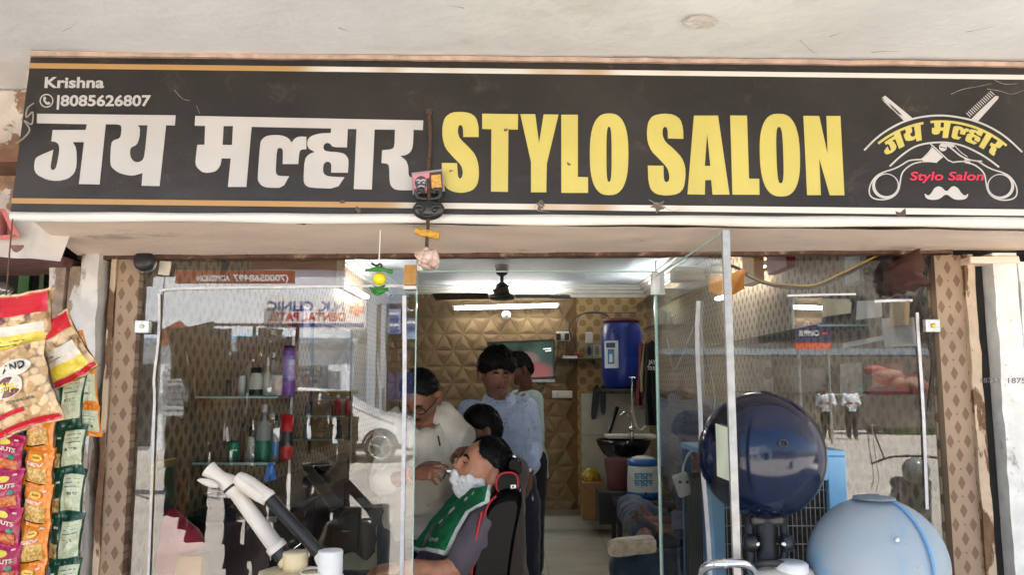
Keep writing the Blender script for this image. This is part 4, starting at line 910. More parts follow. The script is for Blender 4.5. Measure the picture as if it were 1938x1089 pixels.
cbn = thing('cabinet', 'black drawer cabinet behind the barber chair', 'cabinet', PY(690, 1000, 1.7)); zt = PY(690, 962, 1.7).z
x0, x1 = PY(628, 962, 1.7).x, PY(738, 962, 1.7).x
MB().bb((x0, 1.7, 0), (x1, 2.15, zt), .006).build('body', mat('black_laminate', (.022, .02, .02), .25, var=.3), cbn)
for i in range(3):
    dz = MB().bb((x0 + .01, 1.685, zt - .24 * (i + 1) + .01), (x0 + (x1 - x0) * .48, 1.699, zt - .24 * i - .02), .003).build('drawer', MATS['black_laminate'], cbn)
    MB().tube([(x0 + .02, 1.684, zt - .24 * i - .12), (x0 + .03, 1.66, zt - .24 * i - .12), (x0 + .11, 1.66, zt - .24 * i - .12), (x0 + .12, 1.684, zt - .24 * i - .12)], .005, 8).build('handle', M_chrome, dz)
wdn = thing('overhead_board', 'orange brown wooden board high behind the left window', 'board', PY(540, 520, 1.3)); a, b = PY(432, 540, 1.3), PY(650, 478, 1.3)
MB().bb((a.x, 1.3, a.z), (b.x, 1.36, b.z), .003).build('panel', M_wood, wdn); MB().bb((b.x - .03, 1.285, a.z - .01), (b.x, 1.299, b.z)).build('edge_batten', mat('pale_batten', srgb(176, 150, 110), .6), wdn)
pf = PY(400, 520, .9); MB().box(pf, (.12, .03, .16), Matrix.Rotation(.3, 3, 'Y')).build('picture_frame', mat('dark_frame_print', srgb(50, 60, 58), .2, var=.5, vs=12), None, label='dark tilted picture frame high behind the left window', cat='picture')
rb = thing('red_box', 'dark red box on top of the far rack', 'box', PY(562, 610, 2.2)); a, b = PY(545, 640, 2.2), PY(579, 580, 2.2); MB().bb((a.x, 2.15, a.z), (b.x, 2.3, b.z), .004).build('body', cw('maroon', (120, 24, 30)), rb)
MB().bb((a.x, 2.1, a.z - .012), (b.x + .1, 2.35, a.z - .001)).build('high_shelf', M_shelf, None, label='small glass shelf carrying the dark red box', cat='shelf')
MB().lathe([(.05, 0), (.004, .11)], PY(540, 628, 2.05), 16).build('party_cone', cw('red_white_cone', (190, 80, 60), var=.8, vs=14), None, label='red and white paper cone beside the dark red box', cat='cone')
# left corner: pink bag, green gilt picture, orange box, pale towel
pg = MB(); c = PY(318, 1060, .35); pg.sph(c, .16, 30, 20, (.8, .5, 1.15)).warp(.03, 9, 3); pg.build('plastic_bag', mat('pink_plastic_bag', srgb(206, 60, 84), .35, var=.15, vs=9, bump=.5, bs=20), None, label='large pink plastic bag in the left window corner', cat='bag')
gp = thing('gilt_picture', 'green picture in gilt frame leaning in the left corner', 'picture', PY(272, 1000, .2)); MB().box((XL + .02, .32, 1.02), (.02, .2, .46), None, .002).build('frame', M_brass, gp); MB().box((XL + .0325, .32, 1.02), (.006, .15, .40)).build('print', cw('green_print', (40, 74, 46), var=.6, vs=16), gp)
MB().box(PY(363, 1085, .3), (.10, .08, .14), None, .003).build('orange_box', cw('orange_carton', (214, 140, 30)), None, label='plain orange box at the bottom left of window', cat='box')
MB().grid(lambda u, v: PY(655 + 95 * u, 1045 + 18 * sin(u * 5) * .5 + 12 * abs(u - .45), 1.0) + Vector((0, -.16 * v, -.22 * v * v + .02 * sin(u * 11 + v * 4))), 30, 14).build('folded_towel', mat('pale_towel', srgb(190, 182, 150), .95, bump=.6, bs=200), None, label='pale cream towel heaped behind the chair foot', cat='towel')
# ---- right wall display seen through the right window
rm = at_x(XR - .02, -1)
gshelf(.5, 2.3, 1.28, 1.499, PX(1560, 622, 1.4).z, 'long glass display shelf on the right wall'); gshelf(.5, 2.3, 1.30, 1.499, PX(1600, 745, 1.4).z, 'lower glass display shelf on the right wall')
def wallitem(name, pts, m, label, cat, x=XR - .03, th=.012, par=None):
    return flat(name, [pts], m, at_x(x, -1), 0, par, th, label=label, cat=cat)
wallitem('comb_pack', [(1500, 563), (1542, 568), (1540, 626), (1498, 622)], cw('pack_green_grey', (150, 160, 150), var=.4, vs=30), 'grey green pack of combs on the display shelf', 'pack')
for px in (1508, 1518, 1527): wallitem('hair_clip', smooth_loop([(px, 574), (px + 6, 575), (px + 7, 598), (px + 4, 612), (px - 2, 608), (px - 3, 590)], 1), M_black, {1508: 'left black hair clip in pack', 1518: 'middle black hair clip in pack', 1527: 'right black hair clip in pack'}[px], 'clip', XR - .05)
wallitem('blister_pack', [(1503, 566), (1556, 560), (1555, 612), (1503, 622)], mat_glass('blister_film', (.9, .95, .92), 1.4, .06, .25), 'clear film pack in front of the hair clips', 'pack', XR - .075, .004)
wallitem('comb_pack', [(1556, 566), (1548, 562), (1545, 615), (1553, 614)], cw('pack_grey', (120, 122, 118), var=.5, vs=60), 'narrow grey pack next to the yellow envelope', 'pack')
wallitem('envelope', [(1554, 566), (1606, 566), (1612, 574), (1610, 593), (1556, 601)], cw('yellow_envelope', (222, 200, 132)), 'pale yellow envelope on the display shelf', 'envelope', XR - .04)
wallitem('white_carton', [(1622, 570), (1668, 568), (1670, 600), (1620, 606)], cw('white_carton', (206, 208, 210)), 'white carton beside the yellow envelope', 'carton', XR - .04, .05)
wallitem('brown_carton', [(1684, 574), (1722, 570), (1720, 615), (1684, 620)], cw('buff_carton', (196, 158, 92)), 'buff carton with dark print on the display shelf', 'carton', XR - .05, .04)
wallitem('paper_sheet', [(1668, 603), (1730, 601), (1735, 655), (1674, 658)], cw('paper_white', (216, 218, 218)), 'white sheet hanging below the display shelf', 'paper', XR - .06, .004)
wallitem('price_strip', [(1594, 650), (1674, 635), (1675, 643), (1595, 660)], cw('strip_white', (210, 212, 214)), 'long white strip along the shelf front', 'strip', XR - .07, .004)
wallitem('poster', [(1427, 680), (1460, 682), (1465, 745), (1428, 755)], cw('poster_white_red', (190, 170, 160), var=.5, vs=14), 'pale poster with portrait behind the dark dome', 'poster')
wallitem('poster_portrait', circle(1453, 707, 9, 12), cw('poster_grey', (110, 104, 100), var=.5, vs=30), 'grey portrait on the pale poster', 'print', XR - .045, .002)
fr = thing('picture_frame', 'black framed portrait high on the right wall', 'picture', PX(1615, 520, XR - .05)); flat('frame', [[(1594, 486), (1637, 484), (1634, 536), (1595, 547)]], M_black, at_x(XR - .06, -1), 0, fr, .02)
flat('print', [[(1599, 486), (1628, 485), (1627, 531), (1599, 540)]], cw('portrait_print', (140, 150, 150), var=.6, vs=8), at_x(XR - .082, -1), .0, fr)
bg_ = thing('brown_bag', 'brown bag with dark flap stuffed under the top of right window', 'bag', PX(1700, 515, XR - .1)); c = PX(1706, 520, XR - .10)
def bagf(w, h, d, o, sd):
    mb = MB(); mb.grid(lambda u, v: c + o + Vector((-d * (sin(pi * u) * sin(pi * v)) ** .5 - .02 * noise.noise(Vector((u * 5, v * 4, sd))), (u - .5) * w * (1 - .2 * v), (v - .5) * h + .03 * noise.noise(Vector((u * 4, v * 2, sd + 3))))), 26, 18); return mb
bagf(.36, .14, .06, Vector((0, 0, 0)), 2).build('body', cw('brown_leather_bag', (74, 46, 38), rough=.6, bump=.5, bs=30), bg_); bagf(.24, .10, .04, Vector((-.04, .08, .04)), 7).build('flap', cw('black_flap', (34, 26, 24), rough=.6), bg_)
MB().box(PX(1478, 492, XR - .1), (.05, .3, .12), None, .004).build('maroon_box', cw('maroon_card', (120, 30, 56), var=.3, vs=8), None, label='maroon box on top of the right wall fittings', cat='box')
MB().box(PX(1425, 505, XR - .12), (.06, .22, .2), None, .004).warp(.008, 9).build('kraft_wrap', cw('kraft_paper', (196, 140, 76), var=.2), None, label='kraft paper parcel high on the right wall', cat='parcel')
kp = thing('taped_kraft_scrap', 'torn kraft paper scrap taped round the door closer', 'paper', PY(1385, 540, -.3)); MB().grid(lambda u, v: PY(1345 + 65 * u, 515 + 38 * v + 6 * sin(u * 4), -.25 - .03 * sin(u * 5 + v * 3)), 14, 8).warp(.01, 14).build('scrap', cw('kraft_scrap', (200, 146, 80), var=.25, rough=.5), kp)
MB().box(PY(1300, 520, .15), (.11, .1, .05), None, .004).build('beam_end', cw('painted_beam', (206, 190, 172)), None, label='cream painted beam end above the glass door', cat='beam')
cbm = lambda L, y: sub([PY(a, b, y) for a, b in L], 6)
MB().tube(cbm([(1345, 500), (1390, 505), (1430, 530), (1480, 543), (1540, 543), (1600, 520), (1650, 492), (1680, 480)], .06), .006, 7).build('cable', M_black, None, label='black cable sagging across the top of right window', cat='cable')
MB().tube(cbm([(1415, 520), (1450, 534), (1500, 540), (1545, 538), (1590, 518), (1640, 494), (1672, 479)], .05), .0035, 7).build('cable', cw('yellow_cable', (208, 168, 70)), None, label='yellow cable sagging beside the black one', cat='cable')
MB().tube(cbm([(1762, 480), (1752, 530), (1742, 570), (1750, 600), (1760, 640), (1768, 690), (1764, 740), (1760, 780)], .01), .003, 6).build('cable', M_black, None, label='thin dark wire running down the right jamb', cat='cable')
MB().tube(cbm([(1650, 800), (1655, 850), (1660, 880), (1663, 910), (1658, 930)], .0), .0014, 6).build('loose_wire', cw('orange_wire', (150, 124, 96)), None, label='loose frayed wire hanging against right window', cat='wire')
for k, (x0, y0, w_, h_, c) in enumerate(((1650, 690, 60, 40, (190, 110, 84)), (1640, 735, 80, 12, (170, 40, 66)), (1500, 700, 60, 40, (150, 146, 138)), (1590, 690, 40, 60, (196, 200, 196)))):
    wallitem('stock_pack', [(x0, y0), (x0 + w_, y0 - 4), (x0 + w_ + 3, y0 + h_), (x0, y0 + h_ + 3)], cw('stock_%d' % k, c, var=.35, vs=25), ['stack of orange packs on lower display shelf', 'folded crimson cloth on lower display shelf', 'row of grey comb cards on the right wall', 'tall pale pack on lower display shelf'][k], 'pack', XR - .05, .04)
# ---- evaporative air cooler behind the right window
ck = thing('air_cooler', 'light blue air cooler with wire mesh front standing behind the dryers', 'cooler', (.82, -.18, 0)); M_cb = mat('cooler_blue_paint', srgb(120, 176, 214), .4, var=.08, dirt=(srgb(60, 70, 80), 8, .68, .5)); M_cb2 = mat('cooler_dark_blue', srgb(50, 96, 150), .4, var=.1)
cx0, cx1 = PY(1335, 900, -.36).x, PY(1602, 900, -.36).x; cy0, cy1 = -.36, -.01; ctop = PY(1590, 866, -.36).z
for x in (cx0, cx1 - .055): MB().bb((x, cy0, 0), (x + .055, cy0 + .03, ctop), .003).build('front_post', M_cb, ck)
MB().bb((cx0, cy0 + .001, ctop - .07), (cx1, cy0 + .029, ctop + .002), .003).build('top_rail', M_cb, ck)
for y in (cy0 + .03, cy1 - .03): MB().bb((cx0, y, 0), (cx0 + .03, y + .03, ctop - .001), .002).build('side_post', M_cb2, ck)
MB().bb((cx0 + .0, cy0 + .0, ctop + .003), (cx1, cy1, ctop + .02), .003).build('lid', M_cb, ck)
MB().bb((cx0 + .02, cy0 + .04, .02), (cx1 - .02, cy1 - .02, ctop - .08)).build('wood_wool_pad', mat('cooling_pad', srgb(70, 62, 50), .95, var=.6, vs=45, bump=1, bs=60), ck)
for i in range(22):
    z_ = .1 + i * (ctop - .2) / 21
    if z_ > .55: MB().cyl((cx0 + .055, cy0 + .022, z_), (cx1 - .055, cy0 + .022, z_), .0016, n=5, smooth=False).build('mesh_wire', M_alu, ck)
for i in range(22):
    x = cx0 + .065 + i * (cx1 - cx0 - .13) / 21 + .0007 * (i % 3); MB().cyl((x, cy0 + .018, .5), (x, cy0 + .018, ctop - .072), .0016, n=5, smooth=False).build('mesh_wire', M_alu, ck)
for i in range(11):
    y = cy0 + .07 + i * .025; MB().bb((cx0 + .004, y, .2), (cx0 + .012, y + .008, ctop - .09)).build('side_slat', mat('side_slat', srgb(70, 84, 84), .4), ck)
pl = thing('plug_socket', 'white plug socket hanging on its cable by the cooler', 'plug', PY(1292, 915, -.12)); pp = PY(1292, 918, -.12)
MB().box(pp, (.05, .03, .075), Matrix.Rotation(-.3, 3, 'Y'), .006).build('block', M_white, pl)
MB().tube(sub([pp + Vector((0, 0, .03)), PY(1295, 880, -.12), PY(1305, 858, -.12), PY(1325, 850, -.2), PY(1342, 862, -.2)], 5), .004, 6).build('cable', M_white, pl)
for i, x in enumerate((-.012, .012)): MB().cyl(pp + Vector((x, -.0155, .01)), pp + Vector((x, -.017, .01)), .005, n=10).build('pin_hole', M_black, pl)
for k, pts in enumerate(([(1318, 560), (1330, 640), (1348, 720), (1352, 780), (1338, 830), (1350, 900)], [(1335, 830), (1352, 855), (1358, 905), (1360, 960)], [(1262, 640), (1275, 700), (1300, 650), (1320, 600)])):
    MB().tube(sub([PY(x, y, -.06) for x, y in pts], 6), .0016, 6).build('thin_wire', mat('pale_wire', srgb(170, 170, 160), .5), None, label=['long pale wire hanging behind the glass door', 'short pale wire looping beside the cooler', 'pale wire drooping near the door hinge'][k], cat='wire')
# ================================================================== IN FRONT OF THE SHOP
# ---- hood dryers at the right
def stud(p, n_, r, h, m, par, name='knob'):
    return MB().lathe([(r, 0), (r, h * .7), (r * .7, h), (0, h)], p, 16, n_).build(name, m, par)
hc = PY(1441, 862, -.55); hr = 118 * 2.26 / 1500
h1 = thing('hood_dryer', 'salon hood dryer with dark navy globe hood on black ribbed arm', 'hair dryer', (hc.x, hc.y, 0))
M_navy = mat('navy_gloss_plastic', srgb(17, 27, 52), .12, var=.25, vs=5, spec=.5)
mb = MB(); mb.sph(hc, hr, 56, 36, (.98, .9, .985)); mb.build('hood', M_navy, h1)
for px, py, r in ((1450, 752, .020), (1428, 757, .012), (1487, 765, .014)): 
    p = PY(px, py, -.56); stud(p - (p - hc).normalized() * .01, (p - hc).normalized(), r, .026, M_black, h1)
p = PY(1481, 840, -.55 - hr * .86); MB().tube([p + Vector((.011 * cos(t / 16 * 2 * pi), -.004, .009 * sin(t / 16 * 2 * pi))) for t in range(17)], .003, 6).build('grommet', M_black, h1)
a = PY(1448, 978, -.55); b_ = PY(1452, 1075, -.59)
MB().box(a, (.095, .06, .045), None, .008).build('bracket', M_black, h1)
MB().tube([a + (b_ - a) * (i / 60.) for i in range(61)], [.026 + (.0035 if i % 2 else 0) for i in range(61)], 18).build('ribbed_sleeve', mat('black_rubber', (.02, .02, .02), .55), h1)
for s in (-1, 1):
    MB().tube([a + Vector((s * .045, 0, 0)), a.lerp(b_, .45) + Vector((s * .05, -.01, 0)), b_ + Vector((s * .042, 0, 0))], .011, 10).build('side_link', M_black, h1)
    q_ = a.lerp(b_, .5) + Vector((s * .048, -.02, 0)); stud(q_ + Vector((s * -.012, 0, 0)), (s, 0, 0), .024, .03, M_black, h1); MB().sph(q_ + Vector((s * -.012, -.016, 0)), .009, 12, 8).build('bolt', M_chrome, h1)
MB().tube(sub([PY(1415, 1082, -.59), PY(1440, 1068, -.65), PY(1475, 1068, -.65), PY(1505, 1082, -.59)], 6), .010, 10).build('collar', M_black, h1)
bs = PY(1482, 1100, -.61); MB().lathe([(.09, -.1), (.088, .0), (.078, .03), (.05, .042), (.0, .042)], bs, 30).build('motor_case', mat('ivory_shell', srgb(206, 200, 188), .35), h1)
MB().lathe([(.045, 0), (.045, .02), (.036, .026), (0, .026)], bs + Vector((.012, -.03, .03)), 26).build('cap', M_white, h1)
MB().cyl((bs.x, bs.y, .06), (bs.x, bs.y, bs.z - .1), .02).build('stand_pole', M_chrome, h1)
MB().lathe([(.2, 0), (.2, .02), (.04, .06)], (bs.x, bs.y, 0), 30).build('stand_foot', M_black, h1)
h2c = PY(1660, 1070, -.60); h2r = 123 * 2.21 / 1500
h2 = thing('hood_dryer', 'salon hood dryer with pale blue frosted globe hood', 'hair dryer', (h2c.x, h2c.y, 0))
def mpale():
    m = bpy.data.materials.new('pale_blue_shell'); m.use_nodes = True; t = NT(m)
    n = t.noise(5, 6, .6, t.scale(t.pos(), (1, 1, .5)), .5); c = t.mix(t.step(n, .46, .66), srgb(150, 162, 170), srgb(106, 150, 186))
    c = t.mix(t.m('MULTIPLY', t.step(t.noise(60, 4, .7), .68, .72), .8), c, srgb(40, 60, 90)); t.put(t.bs.inputs['Base Color'], c)
    t.bs.inputs['Roughness'].default_value = .42; return m
M_pale = mpale()
MB().sph(h2c, h2r, 56, 36, (1, .9, .985)).build('hood', M_pale, h2)
sm_ = [h2c + Vector((h2r * 1.004 * sin(t) * .32 + .015, -h2r * .905 * sin(t) * .95 , h2r * .99 * cos(t))) for t in [i * .05 for i in range(3, 34)]]
MB().tube(sm_, .004, 8).build('seam', mat('seam_blue', srgb(96, 150, 200), .35), h2)
MB().lathe([(.055, 0), (.053, .004), (.02, .008), (.016, .011), (0, .012)], h2c + Vector((-.005, -.014, h2r * .972)), 28).build('crown_cap', mat('crown_cap_grey', srgb(120, 132, 140), .4), h2)
stud(PY(1697, 1023, -.60 - h2r * .82), (.2, -1, .2), .006, .005, M_chrome, h2, 'screw')
MB().cyl((h2c.x, h2c.y, .06), (h2c.x, h2c.y, h2c.z - h2r * .95), .022).build('stand_pole', M_chrome, h2); MB().lathe([(.2, 0), (.2, .02), (.04, .06)], (h2c.x, h2c.y, 0), 30).build('stand_foot', M_black, h2)
# ---- two folded dryer arms at the left
ya = -.38; M_ivory = mat('ivory_tube', srgb(216, 208, 196), .4, var=.06, dirt=(srgb(140, 110, 84), 22, .66, .5)); M_lcream = mat('cream_cap', srgb(216, 200, 160), .45); 
A0, A1 = PY(527, 1042, ya), PY(440, 925, ya); dA = (A1 - A0).normalized()
ar = thing('dryer_arm', 'ivory folding dryer arm with black ring and cream pivot', 'dryer arm', PY(560, 1089, ya))
MB().tube([A0, A0 + dA * .02, A0 + dA * .021, A1 - dA * .02, A1 - dA * .018, A1], [.030, .030, .025, .021, .025, .026], 24).build('sleeve', M_ivory, ar)
MB().tube([A1 + dA * .001, A1 + dA * .008], [.027, .027], 24).build('black_ring', M_black, ar)
tip = PY(394, 888, ya); MB().tube([A1 + dA * .0085, A1 + dA * .02, A1.lerp(tip, .5), A1.lerp(tip, .8), tip], [.027, .0275, .022, .022, .0255], 26).build('flared_end', M_ivory, ar)
MB().lathe([(.0225, 0), (.0225, .002), (0, .002)], tip, 24, tip - A1).build('end_opening', M_black, ar)
MB().grid(lambda u, v: PY(414 - 40 * u, 921 - 12 * u, ya - .03) + Vector((0, 0, 1)) * (v - .5) * .022 * sin(pi * min(1, u * .9 + .1)) ** .5 + Vector((0, -.008 * sin(pi * v), 0)), 20, 8).build('lever_paddle', M_ivory, ar)
B0 = PY(545, 1062, ya); MB().tube([A0 - dA * .0, A0 - dA * .026], [.026, .026], 24).build('black_band', M_black, ar); MB().tube([A0 - dA * .0265, B0], [.027, .031], 24).build('pivot_tube', M_lcream, ar)
pc = PY(559, 1062, ya - .02); MB().lathe([(.034, -.03), (.0365, -.027), (.0365, .022), (.034, .026), (0, .027)], pc, 28).build('pivot_cap', M_lcream, ar)
MB().lathe([(.11, -.5), (.11, -.1), (.085, -.03), (0, -.028)], pc + Vector((-.02, 0, 0)), 8, smooth=False).build('housing', mat('cream_housing', srgb(214, 198, 162), .5), ar)
ring = [PY(590, 1083, ya - .05) + Vector((.032 * cos(t / 20 * 2 * pi), .03 * sin(t / 20 * 2 * pi), .004 * sin(t / 20 * 2 * pi))) for t in range(21)]
MB().tube(ring, .004, 8).build('cable_guide', M_ivory, ar)
B1, B2 = PY(606, 1050, ya - .02), PY(510, 945, ya - .02); dB = (B2 - B1).normalized()
br = thing('dryer_arm', 'black folding dryer arm with long white end and white pivot cap', 'dryer arm', PY(625, 1089, ya))
MB().tube([B1, B2], [.0185, .0185], 24).build('black_sleeve', mat('black_satin_tube', (.012, .012, .013), .3), br)
E0, E1 = PY(513, 949, ya - .02), PY(449, 904, ya - .02); dE = (E1 - E0).normalized(); nE = dE.cross(Vector((0, -1, 0))).normalized()
MB().tube([B2 + dB * .001, B2 + dB * .012, B2 + dB * .013, E0.lerp(E1, .3), E0.lerp(E1, .6), E0.lerp(E1, .85), E1, E1 + dE * .004], [.0225, .0235, .0215, .0255, .0265, .024, .019, .012], 28).build('white_end', M_ivory, br)
for k in range(4):
    o_ = Vector((0, -.022 * cos(k * .45), 0)) - nE * (.022 * sin(k * .45 - .3)) * (1 if nE.z > 0 else -1)
    MB().tube([E0.lerp(E1, .08) + o_ * .95, E0.lerp(E1, .35) + o_ * 1.16, E0.lerp(E1, .65) + o_ * 1.2, E0.lerp(E1, .95) + o_ * .95], .0028, 8).build('rib', M_ivory, br)
B3 = PY(618, 1066, ya - .03); MB().tube([B1 - dB * .0005, B1.lerp(B3, .5), B3], [.021, .025, .026], 22).build('pivot_tube', M_white, br)
pc2 = PY(625, 1065, ya - .04); MB().lathe([(.036, -.036), (.0362, .03), (.034, .034), (0, .035)], pc2, 30).build('pivot_cap', M_white, br)
MB().lathe([(.036, -.4), (.043, -.06), (.043, -.042), (.04, -.037), (0, -.0365)], pc2, 30).build('pivot_base', M_white, br)
# ---- lemon and chilli charm
lc = thing('lemon_chilli_charm', 'lemon threaded with green chillies on white string above window', 'charm', PY(718, 436, -.38)); ly = -.38
MB().tube([PY(720, 434, ly), PY(717, 505, ly)], .0022, 6).build('string', mat('white_string', srgb(220, 214, 204), .8), lc)
rot = Matrix.Rotation(.25, 3, 'Y'); MB().sph(PY(718, 528, ly), .0205, 24, 16, (1.02, 1, .98)).build('lemon', mat('lemon_peel', srgb(222, 206, 30), .4, var=.08, bump=.2, bs=300), lc)
M_chil = mat('green_chilli', srgb(44, 120, 40), .3, var=.2, vs=30)
def chilli(a, m_, b, r=.006):
    MB().tube(sub([PY(*a, ly), PY(*m_, ly - .015), PY(*b, ly)], 6), [r * (1 - .85 * abs((i / 12) - .35) ** 1.6 * 1.6) if i < 12 else .001 for i in range(13)], 8).build('chilli', M_chil, lc)
chilli((743, 516), (715, 508), (690, 514)); chilli((692, 511), (718, 512), (744, 511), .005)
for a, m_, b in (((700, 545), (718, 550), (735, 545)), ((735, 549), (716, 553), (701, 550)), ((706, 553), (716, 558), (727, 553)), ((728, 541), (717, 545), (706, 541))): chilli(a, m_, b, .0045)
MB().tube(sub([PY(703, 499, ly), PY(712, 503, ly), PY(720, 500, ly), PY(722, 506, ly), PY(712, 506, ly)], 5), .0035, 6).build('charcoal_knot', M_black, lc)
cctv = thing('round_bell', 'round black gong bell with chrome rim above left window', 'bell', PY(275, 497, -.04)); MB().lathe([(.036, 0), (.037, .01), (.033, .02), (.02, .026), (0, .027)], PY(275, 495, -.035), 30, (0, -1, .15)).build('dome', M_black, cctv); MB().lathe([(.037, -.012), (.0385, -.006), (.0385, .0), (.0365, .004)], PY(275, 497, -.032), 30, (0, -1, .15), cap=False).build('rim', M_chrome, cctv)
MB().box(PY(312, 508, .0), (.04, .006, .05), Matrix.Rotation(.1, 3, 'Y')).build('paper_tag', mat('ivory_tag', srgb(206, 196, 178), .6), None, label='small ivory tag at top left corner of window', cat='tag')
kt = thing('kraft_tape_wrap', 'kraft tape wrapped round the top corner of left window', 'tape', PY(776, 520, -.01)); MB().bb(PY(766, 541, -.0) , PY(788, 502, -.02)).warp(.003, 40).build('wrap', mat('kraft_tape', srgb(176, 130, 62), .35, var=.2, vs=30), kt); MB().bb(PY(764, 548, -.001), PY(788, 541.5, -.012)).build('white_end', M_white, kt); MB().bb(PY(789, 512, -.012), PY(800, 500, .0)).build('white_tab', M_white, kt)
# ---- neighbour's stall at the left: near-black slab for its unlit depth, rail, wall above
MB().bb((-6, .25, 0), (-1.66, .35, 2.0)).build('stall_shade_slab', M_dark, None, kind='structure')  # flat near-black slab, the stall's inner shade put into its colour
nw = MB(); nw.grid(lambda u, v: Vector((-6 + 4.45 * u, -.16 + .03 * noise.noise(Vector((u * 9, v * 5, 3))) , 1.99 + .57 * v)), 50, 20); nw.build('neighbour_wall', mat_peel('broken_plaster', srgb(206, 196, 186), srgb(150, 118, 92), 5, .50, srgb(70, 50, 38), .60, (1, 1, 1)), None, kind='structure')
MB().bb((-6, -.3, 1.955), (-1.57, .2, 1.985)).warp(.004, 9).build('stall_rail', mat('reddish_rail', srgb(120, 84, 76), .7, var=.3, vs=20), None, label='worn reddish rail over the neighbouring snack stall', cat='rail')
MB().bb((-2.6, -.34, 2.25), (-1.535, -.12, 2.29)).warp(.006, 9).build('timber_batten', mat('old_timber', srgb(110, 76, 56), .8, var=.3, vs=18), None, label='old brown timber batten left of the sign', cat='batten')
fb = thing('torn_banner', 'torn dirty white banner with red stripe left of header', 'banner', PY(40, 450, -.3)); fm_ = plane_map(PY(40, 450, -.30), (0, -1, .25))
MB().grid(lambda u, v: fm_(-60 + 200 * u - 30 * v, 400 + 80 * v + 14 * u) + Vector((0, .012 * sin(u * 14), 0)), 30, 8).build('sheet', mat('dirty_sheet', srgb(196, 188, 180), .6, var=.15, vs=6, dirt=(srgb(70, 50, 38), 7, .6, .8)), fb)
flat('red_stripe', [[(0, 395), (10, 395), (38, 448), (26, 450)], [(-5, 446), (30, 444), (33, 452), (-5, 455)]], mat('faded_red', srgb(196, 110, 104), .5), fm_, .014, fb)
MB().tube(sub([PY(24, 415, -.5), PY(18, 480, -.5), PY(12, 560, -.5), PY(8, 620, -.5)], 5), .0022, 6).build('hanging_wire', M_rust, None, label='thin wire hanging from the sign over snack packets', cat='wire')
MB().bb(PY(28, 620, .2), PY(62, 520, .22)).build('green_board', mat('green_board', srgb(40, 92, 30), .5), None, label='green board in the dark neighbouring stall', cat='board')
MB().bb(PY(68, 620, .15), PY(90, 515, .17)).build('green_board', mat('dark_green_board', srgb(24, 58, 22), .5), None, label='dark green board beside the first white pier', cat='board')
for i in range(5): MB().sph(PY(2 + 6 * (i % 3), 545 + 12 * i, .1), .03, 12, 8, (1.2, .5, .6)).warp(.02, 30, i).build('foil_packet', mat('silver_foil', (.5, .5, .5), .25, .8), None, label=['topmost', 'second', 'third', 'fourth', 'lowest'][i] + ' silver foil packet in the dark stall', cat='packet')
# ---- snack packets on strings
def film(n, c, v=.1, vs=20, rough=.14): return mat(n, srgb(*c), rough, var=v, vs=vs, coat=.5, bump=.5, bs=38)
def chipm():
    m = bpy.data.materials.new('chips_in_clear_film'); m.use_nodes = True; t = NT(m)
    v = t.n('ShaderNodeTexVoronoi'); v.inputs['Scale'].default_value = 44; vm_ = t.n('ShaderNodeMixRGB'); vm_.inputs[0].default_value = .025; t.put(vm_.inputs[1], t.pos()); nz_ = t.n('ShaderNodeTexNoise'); nz_.inputs['Scale'].default_value = 30; t.put(nz_.inputs['Vector'], t.pos()); t.put(vm_.inputs[2], nz_.outputs[1]); t.put(v.inputs['Vector'], vm_.outputs[0])
    v2 = t.n('ShaderNodeSeparateColor'); t.put(v2.inputs[0], v.outputs['Color'])
    c = t.mix(v2.outputs[0], srgb(186, 140, 86), srgb(232, 204, 156)); c = t.mix(t.step(v.outputs['Distance'], .55, .95), c, srgb(120, 80, 46))
    t.put(t.bs.inputs['Base Color'], c); t.bs.inputs['Roughness'].default_value = .2; t.bs.inputs['Coat Weight'].default_value = .5; t.bump(t.noise(18, 4), .5, .02); return m
def snackm(n, a, b, sc):
    m = bpy.data.materials.new(n); m.use_nodes = True; t = NT(m); c = t.mix(t.step(t.noise(sc, 3, .6), .42, .6), srgb(*a), srgb(*b)); t.put(t.bs.inputs['Base Color'], c); t.bs.inputs['Roughness'].default_value = .25; t.bs.inputs['Coat Weight'].default_value = .3; t.bump(t.noise(sc, 3), .4, .01); return m
M_chips = chipm(); M_sev = snackm('snack_strands_print', (186, 140, 60), (226, 190, 110), 120); M_nutp = snackm('nut_print', (190, 90, 40), (220, 140, 80), 90); M_mixp = snackm('mixture_print', (170, 130, 60), (220, 196, 130), 90)
